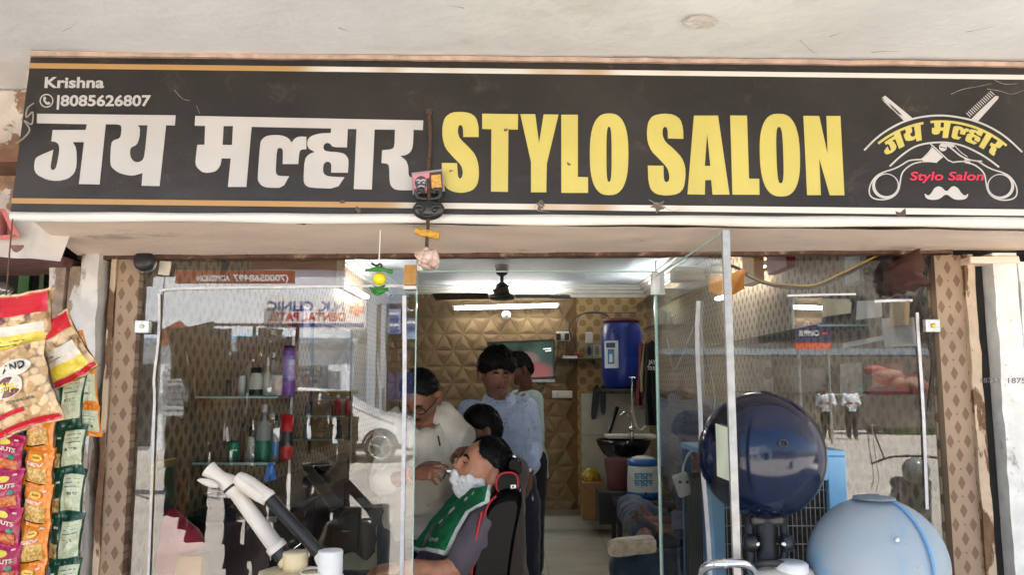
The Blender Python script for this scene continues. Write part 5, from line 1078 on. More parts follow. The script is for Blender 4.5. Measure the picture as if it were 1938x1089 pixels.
def packet(c, w, h, bulge, rot, base, patches, label, group, name='snack_packet', crimp=.06):
    c = Vector(c); t_ = thing(name, label, 'snack packet', c, group); R = Matrix.Rotation(rot[1], 3, 'Z') @ Matrix.Rotation(rot[0], 3, 'Y')
    sd = random.random() * 50
    def S(u, v, s=1, off=0):
        k = max(0, sin(pi * u)) ** .55 * max(0, min(1, (min(v, 1 - v) - crimp) / .3)) ** .6 if crimp < min(v, 1 - v) else 0
        nz = noise.noise(Vector((u * 4, v * 5, sd))) * .30 * bulge + .22 * bulge * abs(noise.noise(Vector((u * 9, v * 6, sd + 9)))) + .5 * bulge * abs(noise.noise(Vector((u * 9, v * 3, sd + 5)))) * (1 - k)
        pin = 1 - .10 * sin(pi * v) * (0 if crimp > min(v, 1 - v) else 1)
        return c + R @ Vector(((u - .5) * w * pin, -s * (bulge * k + .002 + off) - nz * (1 if s > 0 else 0) , (v - .5) * h + .004 * sin(u * 5 + sd)))
    mb = MB(); mb.grid(lambda u, v: S(u, v), 22, 26); mb.grid(lambda u, v: S(1 - u, v, -1), 10, 12); bo = mb.build('pouch', base, t_)
    for pt in patches:
        if pt[0] == 'e':
            _, u0, v0, ru, rv, m = pt[:6]; mb = MB(); n = 20; ctr = S(u0, v0, 1, .0052); ring = [S(u0 + ru * cos(2 * pi * i / n), v0 + rv * sin(2 * pi * i / n), 1, .0052) for i in range(n)]
            mb.add([ctr] + ring, [(0, 1 + i, 1 + (i + 1) % n) for i in range(n)], True).build('print_mark', m, t_)
        elif pt[0] == 't':
            _, u0, v0, uw, vh, s, m = pt; me = text_mesh(s, 0, 0, 1, 1.0, .03); mb = MB()
            mb.add([S(u0 + uw * v.co.x, v0 - vh * v.co.y, 1, .0068) for v in me.vertices], [tuple(p.vertices) for p in me.polygons]); bpy.data.meshes.remove(me); mb.build('print_lettering', m, t_)
        else:
            u0, u1, v0, v1, m = pt; mb = MB(); mb.grid(lambda a, b: S(u0 + (u1 - u0) * a, v0 + (v1 - v0) * b, 1, .0032), 16, 16); mb.build('print_panel', m, t_)
    return t_
F_or = film('orange_film', (236, 140, 30)); F_mg = film('magenta_film', (178, 22, 80)); F_gr = film('dark_green_film', (14, 74, 52)); F_pg = film('pale_green_print', (196, 204, 168), .15, 60); F_red = film('red_film', (206, 20, 40)); F_yl = film('yellow_print', (232, 206, 60)); F_wh = film('white_print_film', (226, 216, 196)); F_dk = film('maroon_print', (100, 20, 34)); F_bk = film('black_film', (24, 22, 34)); F_teal = film('teal_mark', (30, 130, 110)); F_txt = film('text_grey', (90, 96, 80), .4, 90)
yk = -.52; s_ = (2.81 + yk) / 1500
nth = ['topmost', 'second', 'third', 'fourth', 'fifth']
for i, (px, y0, y1) in enumerate(((79, 775, 850), (76, 848, 920), (73, 918, 994), (67, 993, 1068), (60, 1066, 1135))):
    packet(PY(px, (y0 + y1) / 2, yk), 58 * s_, (y1 - y0) * s_, .016, (.05 * (1 - i * .3), -.1), F_or, [(.12, .88, .12, .50, M_sev), ('e', .5, .76, .2, .08, F_yl), (.10, .78, .085, .115, F_bk), (.72, .84, .84, .88, F_wh), ('t', .18, .55, .62, .075, 'SEV', F_wh), ('t', .38, .745, .25, .05, 'Snacks', F_red)], nth[i] + ' orange packet down the middle string of snacks', 'orange packets on a string')
for i, (px, y0, y1) in enumerate(((14, 824, 892), (12, 890, 962), (10, 960, 1031), (8, 1030, 1102))):
    packet(PY(px, (y0 + y1) / 2, yk - .02), 58 * s_, (y1 - y0) * s_, .016, (.06, .15), F_mg, [(.1, .9, .08, .34, M_nutp), ('e', .45, .78, .2, .08, F_yl), ('t', .3, .55, .55, .10, 'NUTS', F_wh), ('e', .75, .42, .1, .07, F_teal), (.72, .84, .84, .88, F_wh)], nth[i] + ' magenta nut packet at the left edge', 'magenta packets on a string')
for i, (px, y0, y1) in enumerate(((128, 705, 806), (130, 806, 892), (128, 890, 978), (124, 976, 1064), (118, 1062, 1150))):
    packet(PY(px, (y0 + y1) / 2, yk + .06), 58 * s_ * 1.04, (y1 - y0) * s_ * 1.03, .018, (.05, .2), F_gr, [(.40, .97, .14, .88, F_pg), (.46, .84, .46, .52, F_txt), (.46, .9, .62, .64, F_txt), (.46, .86, .70, .72, F_txt), (.46, .9, .78, .80, F_txt), (.04, .34, .12, .42, M_mixp), (.16, .28, .72, .76, F_wh)], nth[i] + ' green packet with pale printed back on its string', 'green packets on a string')
for i, (px, y0, y1) in enumerate(((146, 628, 704), (162, 700, 772), (168, 770, 826))):
    packet(PY(px, (y0 + y1) / 2, yk + .1), 40 * s_ * 1.08, (y1 - y0) * s_ * 1.08, .016, (-.35 if i == 0 else -.12, .4), F_or, [(.06, .94, .16, .84, F_pg), (.2, .7, .3, .38, F_txt), (.2, .8, .55, .57, F_txt), (.2, .8, .64, .66, F_txt)], nth[i] + ' orange ended packet seen from its pale back', 'orange ended packets on a string')
for i in range(4): packet(PY(44 - 2 * i, 850 + 66 * i, yk + .05), 30 * s_, 70 * s_, .012, (.06, .6), F_bk, [(.2, .8, .4, .5, F_txt)], nth[i] + ' shaded packet, painted black, between magenta and orange strings', 'shaded packets on a string')  # packets standing in shade, their darkness put into black film
bigs = [((32, 630), 142, 150, -.14, .1, 'upper clear bag of chips with red top and yellow label', 0), ((40, 738), 136, 156, -.32, -.05, 'front clear bag of chips with maroon round mark', 1), ((114, 664), 96, 126, -.55, .1, 'right clear bag of chips with broad red band', 2)]
for (c, w, h, r1, r2, lab, k) in bigs:
    y_ = yk - .07 - .05 * (k == 1) + .03 * (k == 2); sc = (2.81 + y_) / 1500
    if k == 0: pt = [(.02, .98, .70, .97, F_red), (.06, .94, .13, .46, F_yl), (.06, .94, .46, .58, F_wh), ('e', .25, .66, .2, .07, F_dk), (.03, .97, .03, .12, F_red), (.15, .6, .33, .345, F_txt), (.15, .7, .38, .392, F_txt), ('t', .12, .645, .26, .05, 'Chips', F_yl)]
    elif k == 1: pt = [('e', .46, .53, .24, .14, F_wh), ('e', .46, .52, .21, .12, F_dk), ('t', .29, .485, .34, .10, 'Chips', F_yl), ('e', .6, .73, .26, .10, F_wh), ('t', .42, .70, .36, .09, 'AND', F_bk), (.03, .97, .02, .09, F_red), ('t', .40, .32, .4, .04, 'Snacks', F_txt), (.05, .6, .2, .25, F_red)]
    else: pt = [(.02, .98, .70, .97, F_red), (.10, .90, .28, .52, F_wh), (.10, .90, .10, .28, F_yl), (.03, .97, .02, .09, F_red), (.2, .5, .42, .435, F_txt), (.2, .6, .36, .375, F_txt)]
    packet(PY(c[0], c[1], y_), w * sc, h * sc, .036, (r1, r2), M_chips, pt, lab, 'clear bags of chips', 'chips_bag', .05)
MB().tube(sub([PY(95, 620, yk - .04), PY(105, 612, yk), PY(115, 618, yk + .04), PY(117, 632, yk + .05)], 5), .0022, 6).build('hook', M_rust, None, label='thin wire hook holding the chips bags', cat='hook')
# ================================================================== PEOPLE
def skin(n, c):
    m = bpy.data.materials.new(n); m.use_nodes = True; MATS[n] = m; t = NT(m)
    col = t.mix(t.step(t.noise(26, 5), .3, .7), tuple(v * .82 for v in srgb(*c)), tuple(min(1, v * 1.12) for v in srgb(*c)))
    t.put(t.bs.inputs['Base Color'], col); t.bs.inputs['Roughness'].default_value = .5; t.bs.inputs['Subsurface Weight'].default_value = .06; t.bs.inputs['Subsurface Radius'].default_value = (.012, .004, .002)
    t.bump(t.noise(220, 3), .12, .002); return m
M_hair = mat('black_hair', (.008, .007, .006), .5, var=.4, vs=60, bump=.3, bs=160, spec=.22)
M_eyew = mat('eye_white', (.5, .47, .43), .25, var=0); M_iris = mat('dark_iris', (.02, .012, .008), .15, var=0)
def gs(x, s): return math.exp(-(x / s) ** 2)
class Head:
    def __init__(s, c, f, u, k=1.0, wide=1.0, chin=1.0, nose=1.0):
        s.c = Vector(c); s.f = Vector(f).normalized(); s.s = Vector(u).cross(s.f).normalized(); s.u = s.f.cross(s.s).normalized(); s.k = k; s.w = wide; s.ch = chin; s.no = nose
    def P(s, a, e, off=0.0):
        """surface point at azimuth a (0 = nose, + = own left) and elevation e, in degrees"""
        A, E = radians(a), radians(e); x = cos(E) * sin(A); y = cos(E) * cos(A); z = sin(E)
        W, D, H = .0735 * s.w, .096, .117
        low = max(0, -z)
        W *= 1 - .30 * low ** 1.6; Df = D * (1 - .10 * low ** 2) if y > 0 else D * (1 - .28 * low ** 1.2)
        px, py, pz = x * W, y * Df, z * H
        if y > 0:
            r = 0.0; aa = abs(a)
            r += .004 * gs(e - 15, 6) * gs(aa - 18, 20)                       # brow
            r -= .010 * gs(e - 5, 7.5) * gs(aa - 21, 11)                      # eye sockets
            r += .0035 * gs(e - 3.5, 4.2) * gs(aa - 21, 9)                    # lids
            r += (.024 * gs(e + 11, 5.5) + .013 * gs(e - 1, 9)) * gs(a, 6.5) * s.no   # nose
            r += .007 * gs(e + 13, 4) * gs(aa - 8, 4.5)                       # nostril wings
            r += .004 * gs(e + 7, 12) * gs(aa - 40, 16)                       # cheek bones
            r += .0065 * (gs(e + 27, 3.2) + gs(e + 34, 3.4)) * gs(a, 14)      # lips
            r -= .003 * gs(e + 30.5, 1.6) * gs(a, 14)
            r -= .003 * gs(e + 41, 4) * gs(a, 14)
            r += .013 * s.ch * gs(e + 54, 11) * gs(a, 24)                     # chin
            d = Vector((x, y, z * .4)).normalized(); px += d.x * r; py += d.y * r; pz += d.z * r
        n = Vector((x / W, y / D, z / H)).normalized()
        v = Vector((px, py, pz)) * s.k + n * off
        return s.c + s.s * v.x + s.f * v.y + s.u * v.z
    def skull(s, mb):
        mb.loft([[s.P(360 * j / 96, -89.5 + 179 * i / 72) for j in range(96)] for i in range(73)])
        for sd in (-1, 1):                                                    # ears
            q = s.P(sd * 92, -1, .004); R = Matrix((s.s, s.f, s.u)).transposed() @ Matrix.Rotation(sd * .55, 3, 'Z')
            q = s.P(sd * 94, -2, .010); mb.sph(q - s.f * .008, .036 * s.k, 16, 12, (.34, .62, 1.0), R); mb.sph(q - s.f * .002 - s.u * .028, .014 * s.k, 10, 8, (.6, .8, 1), R)
    def strip(s, pts, half, off, n=2):
        """ribbon on the face: pts = [(a, e, half width factor)]"""
        mb = MB(); top = [s.P(a, e + half * w, off) for a, e, w in pts]; bot = [s.P(a, e - half * w, off) for a, e, w in pts]; mid = [s.P(a, e, off + .0025) for a, e, w in pts]
        k = len(pts); mb.add(top + mid + bot, [(i, i + 1, k + i + 1, k + i) for i in range(k - 1)] + [(k + i, k + i + 1, 2 * k + i + 1, 2 * k + i) for i in range(k - 1)], True); return mb
    def face(s, par, lips, eyes='down', tache=0, brow=1.0, beard=None):
        for sd in (-1, 1):
            s.strip([(sd * (9 + 24 * t), 12.5 + 2.2 * sin(pi * min(1, t * 1.1)) - 2.0 * t * t, .55 + .6 * sin(pi * (.25 + .7 * t))) for t in [i / 8 for i in range(9)]], 2.3 * brow, .0022).build('eyebrow', M_hair, par)
            if eyes == 'open':
                s.strip([(sd * (12 + 18 * t), 4, sin(pi * t) + .02) for t in [i / 8 for i in range(9)]], 2.6, .0012).build('eye', M_eyew, par)
                mb = MB(); mb.sph(s.P(sd * 20, 3.6, .0012), .0055, 10, 8); mb.build('iris', M_iris, par)
            s.strip([(sd * (11 + 20 * t), 3.2 + (2.2 if eyes == 'open' else 0) * sin(pi * t) - (1.8 if eyes != 'open' else 0) * sin(pi * t), .4 + .6 * sin(pi * t)) for t in [i / 8 for i in range(9)]], .9, .002).build('eyelashes', M_hair, par)
        if lips:
            s.strip([(-17 + 34 * t, -27.5 - .6 * cos(4 * pi * t), .25 + .75 * sin(pi * t)) for t in [i / 12 for i in range(13)]], 2.2, .0014).build('upper_lip', lips, par)
            s.strip([(-15 + 30 * t, -33.5, .2 + .8 * sin(pi * t)) for t in [i / 12 for i in range(13)]], 2.6, .0014).build('lower_lip', lips, par)
        if tache:
            s.strip([(-25 + 50 * t, -21.5 - 4.5 * abs(2 * t - 1) ** 1.6, .35 + .65 * sin(pi * t) - .2 * gs(t - .5, .06)) for t in [i / 20 for i in range(21)]], 3.0 * tache, .0045).build('moustache', M_hair, par)
    def hair(s, par, line, th, seed=0, tuft=420, swirl=(0, 0), m=None, name='hair', tl=.028):
        """line(a) -> elevation of the hair line, th(a, e) -> thickness"""
        mb = MB(); na, ne = 120, 30; rnd = random.Random(seed)
        def E(a, t): h = line(a); return h + (89.5 - h) * t
        def pt(a, t):
            e = E(a, t); k = max(0.0, min(1, t * 7)) ** .6; p = s.P(a, e); nz = noise.noise(p * 55 + Vector((seed, 0, 0))) * .22 + noise.noise(p * 120 + Vector((0, seed, 0))) * .12
            return s.P(a, e, .001 + th(a, e) * k * (1 + nz))
        mb.loft([[pt(360 * j / na, i / ne) for j in range(na)] for i in range(ne + 1)], True)
        for _ in range(int(tuft * 3.2)):
            a = rnd.uniform(0, 360); t = rnd.random() ** .8 * .95; p = pt(a, t); ce = E(a, t)
            q = pt(a + rnd.uniform(-14, 14) + swirl[0], max(-.04, t - rnd.uniform(.05, .16) + swirl[1])) if True else p
            d = (q - p); d = d.normalized() if d.length > 1e-5 else s.f
            n_ = (p - s.c).normalized(); L = tl * rnd.uniform(.5, 1.1); w = d.cross(n_).normalized() * rnd.uniform(.0007, .0015)
            b0 = p - n_ * .004; tip = b0 + d * L + n_ * rnd.uniform(.001, .008)
            mb.add([b0 - w, b0 + w, b0 + n_ * .005, (b0 + tip) / 2 - w * .8 + n_ * .005, (b0 + tip) / 2 + w * .8 + n_ * .005, tip], [(0, 1, 4, 3), (3, 4, 5), (0, 2, 1), (0, 3, 2), (1, 2, 4)], True)
        return mb.build(name, m or M_hair, par)
def limb(mb, pts, rad, n=14):
    P_ = sub(pts, 6); k = len(P_) - 1; rr = []
    for i in range(k + 1):
        t = i / k * (len(rad) - 1); j = min(int(t), len(rad) - 2); f_ = t - j; rr.append(rad[j] * (1 - f_) + rad[j + 1] * f_)
    mb.tube(P_, rr, n); mb.sph(P_[0], rr[0] * .98, n, 8); mb.sph(P_[-1], rr[-1] * .98, n, 8)
def trunk(mb, pel, neck, side, front, ext=0.0, k=1.0, low=0.0, prof=None, n=26):
    """side: unit vector across the shoulders, front: unit vector out of the chest"""
    pel, neck = Vector(pel), Vector(neck); side, front = Vector(side).normalized(), Vector(front).normalized()
    prof = prof or [(-.10, .165, .11), (0, .165, .115), (.22, .148, .105), (.5, .165, .118), (.72, .182, .118), (.86, .175, .098), (.95, .115, .075), (1.0, .062, .058)]
    if low: prof = [(low, .172, .118)] + prof
    rings = []
    for t, a, b in prof:
        c = pel.lerp(neck, t) if t >= 0 else pel + (pel - neck).normalized() * (-t) * 1.0
        c = c + front * (.02 * sin(pi * max(0, min(1, t))))
        rings.append([c + side * (a * k + ext) * (abs(cos(w)) ** .85 * (1 if cos(w) > 0 else -1)) + front * (b * k + ext) * sin(w) for w in [2 * pi * i / n for i in range(n)]])
    mb.loft(rings)
def hand(mb, wr, d, pn, side, curl=(.35, .5, .4), k=1.0, spread=.10, thumb=(.5, .5), idx=None):
    """wr wrist, d direction of the palm, pn normal out of the palm, side = +1/-1 picks the thumb edge"""
    wr, d, pn = Vector(wr), Vector(d).normalized(), Vector(pn); pn = (pn - d * pn.dot(d)).normalized(); ac = d.cross(pn).normalized() * side
    rings = []
    for t, w, h in ((0, .025, .021), (.02, .03, .019), (.05, .039, .017), (.085, .041, .015), (.097, .036, .011)):
        c = wr + d * t * k; rings.append([c + ac * w * k * cos(q) + pn * h * k * sin(q) for q in [2 * pi * i / 14 for i in range(14)]])
    mb.loft(rings)
    for i, (L, r) in enumerate(((.073, .0088), (.082, .009), (.075, .0086), (.058, .0078))):
        p = wr + d * (.085 - .004 * abs(i - 1)) * k + ac * (.029 - .0195 * i) * k; dd = (d + ac * (.5 - i / 3) * 2 * spread).normalized(); pts = [p]; cc = idx[i] if idx else curl
        for j, seg in enumerate((.46, .30, .24)):
            ang = cc[j]; dd = (dd * cos(ang) + pn * sin(ang)).normalized() if j == 0 else (Matrix.Rotation(0, 3, 'X') @ dd); 
            if j > 0: nrm = dd.cross(ac).normalized(); nrm = nrm if nrm.dot(pn) > -2 else -nrm; up_ = ac.cross(dd).normalized(); up_ = up_ if up_.dot(pn - d * .01) > 0 or j > 1 else -up_; dd = (dd * cos(ang) + (up_ if up_.dot(prev_up) > 0 else -up_) * sin(ang)).normalized()
            prev_up = (pn - dd * pn.dot(dd)); prev_up = prev_up.normalized() if prev_up.length > .1 else -d
            p = p + dd * L * k * seg; pts.append(p)
        mb.tube(sub(pts, 3), [r * k * (1 - .22 * q / 9) for q in range(10)], 8); mb.sph(pts[-1], r * k * .8, 8, 6)
    b = wr + d * .02 * k + ac * .026 * k; t1 = (d * .7 + ac * .75 + pn * thumb[0]).normalized(); m1 = b + t1 * .040 * k; t2 = (d * .95 + ac * .25 + pn * thumb[1]).normalized(); m2 = m1 + t2 * .032 * k; m3 = m2 + (t2 + pn * .25).normalized() * .024 * k
    mb.tube(sub([b, m1, m2, m3], 3), [.0135 * k - .0006 * k * q for q in range(10)], 8); mb.sph(m3, .008 * k, 8, 6)
def folds(amp, fr, ax=(1, 1, .35), seed=0):
    def f(p, n):
        q = Vector((p.x * ax[0], p.y * ax[1], p.z * ax[2])) * fr + Vector((seed, seed * .7, 0)); w = noise.noise(q + noise.noise_vector(q * .5) * .7)
        return p + n * amp * (1 - 2 * abs(w)) * .9 + n * amp * .5 * noise.noise(p * fr * 2.5)
    return f
def collar(par, c, side, front, up, m, r=.066, flap=.05, gap=28, h=.032):
    mb = MB(); c, side, front, up = Vector(c), Vector(side).normalized(), Vector(front).normalized(), Vector(up).normalized()
    def f(u, v):
        a = radians(gap + (360 - 2 * gap) * u); fr_ = abs(2 * u - 1) ** 3; d = front * cos(a) + side * sin(a)
        if v < .4: t = v / .4; return c + d * (r + .003) + up * (h * (t) + .0 - fr_ * .02 )
        t = (v - .4) / .6; return c + d * (r + .006 + (.022 + .014 * fr_) * t) + up * (h * (1 - t) - t * (.012 + flap * fr_ * .7) - fr_ * .02)
    mb.grid(f, 40, 8); n_ = len(mb.v); mb.add([v - up * .0 + (c - v).normalized() * .004 for v in mb.v[:n_]], [q[::-1] for q in list(mb.f)], True); return mb.build('collar', m, par)
def cloth_mat(n, c, fleck=None, check=None, rough=.85):
    m = bpy.data.materials.new(n); m.use_nodes = True; MATS[n] = m; t = NT(m); b = srgb(*c)
    col = t.mix(t.step(t.noise(5, 4), .3, .7), tuple(v * .9 for v in b), b)
    if fleck:
        for sc, st in (((1, 1, 5), .64), ((5, 5, 1), .655)):
            k = t.step(t.noise(48, 2, .5, t.scale(t.pos(), sc)), st, st + .03); col = t.mix(t.m('MULTIPLY', k, .85), col, srgb(*fleck))
    if check:
        p = t.xyz(t.pos()); 
        for ax, sp in ((0, .022), (2, .022)): col = t.mix(t.m('MULTIPLY', t.m('LESS_THAN', t.m('FRACT', t.m('DIVIDE', t.m('ADD', p[ax], t.m('MULTIPLY', t.noise(9), .02)), sp)), .08), .16), col, srgb(*check))
    t.put(t.bs.inputs['Base Color'], col); t.bs.inputs['Roughness'].default_value = rough; t.bs.inputs['Sheen Weight'].default_value = .15
    t.bump(t.noise(420, 2), .25, .002); return m
UP = Vector((0, 0, 1))
M_denim = cloth_mat('navy_trousers', (34, 38, 52)); M_blackc = cloth_mat('black_trousers', (20, 20, 24)); M_jeans = cloth_mat('blue_grey_jeans', (52, 66, 84))
def shoe(par, heel, toe, ank, m, sole):
    heel, toe = Vector(heel), Vector(toe); d = (toe - heel); L = d.length; d.normalize(); up = (Vector(ank) - heel); up = (up - d * up.dot(d)).normalized(); s = d.cross(up); mb = MB(); so = MB()
    pr = [(0, .026, .05), (.06, .034, .065), (.2, .036, .072), (.4, .036, .062), (.6, .044, .05), (.8, .046, .042), (.94, .036, .034), (1, .012, .02)]
    mb.loft([[heel + d * L * t + s * w * cos(q) + up * (.012 + h * max(0, sin(q)) if sin(q) > 0 else .012) for q in [2 * pi * i / 18 for i in range(18)]] for t, w, h in pr]); mb.build('shoe', m, par)
    so.loft([[heel + d * (L * t * 1.02 - .004) + s * (w + .004) * cos(q) + up * (.011 if sin(q) > 0 else -.012) for q in [2 * pi * (i + .5) / 18 for i in range(18)]] for t, w, h in pr]); so.build('shoe_sole', sole, par)

# ---------- 1 the barber
p1 = thing('person', 'barber in cream shirt and glasses bending over the reclined man', 'person', (-.42, .82, 0))
SK1 = skin('skin_barber', (142, 96, 74)); nk = PY(806, 798, .74); pel = Vector((-.43, .98, .92)); sR, sL = PY(748, 812, .74), PY(846, 800, .78); sd = (sL - sR).normalized()
fr = Vector((.15, -.85, -.35)); fr = (fr - sd * fr.dot(sd)).normalized()
H1 = Head(PY(794, 752, .66), (-.18, -.72, -.62), (-.02, -.55, .85), 1.0)
eR, eL = PY(733, 905, .55), PY(892, 880, .74); wR = PY(782, 898, .46); wL = PY(872, 858, .60)
mb = MB(); H1.skull(mb); limb(mb, [nk + Vector((0, .03, -.03)), H1.c - H1.u * .07 - H1.f * .03], [.058, .054]); trunk(mb, pel, nk, sd, fr, -.004)
limb(mb, [sR, eR, wR], [.05, .038, .025]); limb(mb, [sL, eL, wL], [.05, .038, .026])
hd_ = PY(845, 890, .40) - wR; hand(mb, wR, hd_, (.1, .7, -.6), 1, k=.95, idx=[(.15, .35, .3), (.35, .5, .3), (.6, .8, .5), (.8, .9, .5)], thumb=(.3, .4))
hand(mb, wL, PY(878, 850, .50) - wL, (.3, -.3, -.8), -1, k=.9)
limb(mb, [pel + sd * .09, pel + sd * .1 + Vector((0, -.02, -.45)), Vector((pel.x + .1, pel.y, .05))], [.085, .06, .04]); limb(mb, [pel - sd * .09, pel - sd * .1 + Vector((0, -.02, -.45)), Vector((pel.x - .1, pel.y, .05))], [.085, .06, .04])
limb(mb, [Vector((pel.x + .1, pel.y + .03, .04)), Vector((pel.x + .1, pel.y - .17, .025))], [.04, .03]); limb(mb, [Vector((pel.x - .1, pel.y + .03, .04)), Vector((pel.x - .1, pel.y - .17, .025))], [.04, .03])
remesh(mb, 'body', SK1, .0052, p1)
H1.face(p1, mat('lip_dark', srgb(84, 46, 40), .5), 'down', 1.15)
H1.hair(p1, lambda a: {0: 46}.get(0, 46) * (gs((a + 180) % 360 - 180, 70)) + 14 * gs(abs((a + 180) % 360 - 180) - 95, 35) - 28 * gs(abs((a + 180) % 360 - 180) - 180, 65), lambda a, e: .012 + .006 * max(0, sin(radians(e))), 1, 500)
# glasses, tilak
gm = mat('black_spectacle_frame', (.01, .01, .01), .25); gl_ = MB()
for s_d in (-1, 1):
    cpt = H1.P(s_d * 21, 3, .016); ring = [cpt + H1.s * .024 * cos(t / 20 * 2 * pi) + H1.u * .017 * sin(t / 20 * 2 * pi) - H1.f * .002 for t in range(21)]; gl_.tube(ring, .0022, 6)
    gl_.tube([cpt + H1.s * s_d * .024, H1.P(s_d * 62, 4, .012), H1.P(s_d * 95, 4, .010)], .0022, 6)
gl_.tube([H1.P(-8, 4, .017), H1.P(0, 5, .012), H1.P(8, 4, .017)], .002, 6); gl_.build('spectacles', gm, p1)
H1.strip([(0, 14, .35), (0, 20, .8), (0, 26, .6)], 1, .002); mb = MB(); mb.add([H1.P(-2.4, 10, .0022), H1.P(2.4, 10, .0022), H1.P(1.6, 26, .0022), H1.P(-1.6, 26, .0022)], [(0, 1, 2, 3)]).build('tilak_mark', mat('vermilion', srgb(206, 60, 30), .6), p1)
M_sh1 = cloth_mat('cream_checked_shirt', (216, 208, 190), None, (170, 160, 140)); mb = MB(); trunk(mb, pel, nk + Vector((0, 0, -.03)), sd, fr, .020, low=-.2)
limb(mb, [sR - sd * .0, sR.lerp(eR, .5), eR, eR.lerp(wR, .12)], [.078, .07, .062, .058]); limb(mb, [sL, sL.lerp(eL, .5), eL, eL.lerp(wL, .25)], [.080, .073, .062, .055])
remesh(mb, 'shirt', M_sh1, .008, p1, 2, folds(.020, 8, (1, 1, .4), 2))
collar(p1, nk + Vector((0, .0, -.015)) + fr * .004, sd, fr, (UP * .8 - fr * .1), M_sh1, .073, .085, 24, .040)
MB().tube([eR.lerp(wR, .02), eR.lerp(wR, .16)], [.066, .060], 18).warp(.004, 40).build('rolled_cuff', M_sh1, p1)
mb = MB(); trunk(mb, pel, pel + Vector((0, 0, .4)), sd, fr, .01, prof=[(-.06, .17, .12), (.2, .165, .115), (.3, .16, .11)]); 
for s_d in (-1, 1): limb(mb, [pel + sd * .085 * s_d + UP * -.02, pel + sd * .1 * s_d + Vector((0, -.02, -.45)), Vector((pel.x + .1 * s_d, pel.y, .10))], [.11, .085, .07])
remesh(mb, 'trousers', M_denim, .011, p1, 2, folds(.006, 9))
wd_ = (wR - eR).normalized()
for q_, c_ in ((0.0, (226, 90, 30)), (.008, (240, 130, 40)), (-.008, (200, 50, 40))): 
    cpt = eR.lerp(wR, .93) + wd_ * q_; MB().lathe([(.0285, -.0035), (.0305, 0), (.0285, .0035)], cpt, 20, wd_, cap=False).build('wrist_thread', mat('thread_%d' % c_[1], srgb(*c_), .7), p1)
chm = plane_map(PY(830, 840, .585), (.1, -1, -.25)); pen = MB().tube([PY(829, 826, .60), PY(833, 845, .595)], .004, 8).build('pen', M_black, p1)
fk = MB()
for i in range(5): fk.sph(nk + fr * (.100 + .012 * i) + UP * (-.08 - .11 * i), .006, 10, 6)
fk.build('buttons', mat('shirt_button', srgb(190, 184, 170), .4), p1)['kind'] = 'stuff'
# razor in the barber's hand
rz = PY(846, 893, .385); rzo = thing('razor', 'open razor held at the foamed cheek', 'razor', rz); MB().tube([rz, PY(838, 908, .38)], .004, 6).build('handle', M_black, rzo); MB().bb(rz + Vector((-.001, -.003, -.002)), rz + Vector((.022, -.001, .005))).build('blade', M_alu, rzo)

# ---------- 2 the man being shaved
p2 = thing('person', 'reclined man with shaving foam on his face, grey tee shirt', 'person', (-.15, .42, 0)); SK2 = skin('skin_client', (192, 134, 102))
H2 = Head(PY(914, 891, .40), (-.86, -.36, .38), (.42, .05, .9), 1.08); nk = PY(930, 948, .43); pel = PY(818, 1150, .45); sd = Vector((.10, -1, 0)).normalized(); tor = (nk - pel).normalized(); fr = sd.cross(tor).normalized(); fr = fr if fr.x < 0 else -fr
shN, shF = nk + sd * .165 - tor * .065, nk - sd * .18 - tor * .06; eN = PY(858, 1075, .22); wN = PY(762, 1075, .20)
mb = MB(); H2.skull(mb); limb(mb, [nk - tor * .04, H2.c - H2.u * .075 - H2.f * .03], [.062, .058]); trunk(mb, pel, nk, sd, fr, -.004); limb(mb, [shN, eN, wN], [.055, .043, .030]); eF = shF + Vector((-.1, .05, -.28)); wF = eF + Vector((-.25, -.05, .0)); limb(mb, [shF, eF, wF], [.055, .043, .03])
hand(mb, wN, (-1, -.1, -.1), (0, .2, -1), -1); hand(mb, wF, (-1, 0, -.1), (0, 0, -1), 1)
for s_d in (-1, 1):
    hp = pel + sd * .09 * s_d; kn = hp + Vector((-.44, 0, .03)); an = kn + Vector((-.06, 0, -.4)); limb(mb, [hp, kn], [.085, .062]); limb(mb, [kn, an], [.06, .042]); limb(mb, [an, an + Vector((-.15, 0, -.03))], [.042, .03])
remesh(mb, 'body', SK2, .0052, p2); H2.face(p2, None, 'down', .7, 1.0)
H2.hair(p2, lambda a: (62 * gs((a + 180) % 360 - 180, 52) + 20 * gs(abs((a + 180) % 360 - 180) - 85, 28) - 26 * gs(abs((a + 180) % 360 - 180) - 180, 70)), lambda a, e: .009 + .008 * gs(abs((a + 180) % 360 - 180) - 130, 60), 5, 700, tl=.035)
M_foam = mat('shaving_foam', (.86, .87, .88), .6, var=.06, vs=30, bump=.8, bs=60); fm = MB()
for i in range(200):
    a = random.uniform(-20, 88); e = random.uniform(-62, -24) + (8 if abs(a) > 45 else 0) - (6 if abs(a) < 12 else 0); fm.sph(H2.P(a, e, .004), random.uniform(.010, .015), 10, 7)
for i in range(24):
    fm.sph(H2.P(random.uniform(-50, -15), random.uniform(-60, -28), .004), random.uniform(.01, .015), 8, 6)
for i in range(16): fm.sph(H2.P(random.uniform(-2, 10), random.uniform(-36, -20), .014), random.uniform(.010, .016), 8, 6)
for i in range(20): fm.sph(H2.P(random.uniform(0, 60), random.uniform(-80, -60), .003), random.uniform(.012, .018), 8, 6)
remesh(fm, 'shaving_foam', M_foam, .004, p2, 9, lambda p, n: p + n * (.0022 * noise.noise(p * 60) + .0008 * noise.noise(p * 240)))
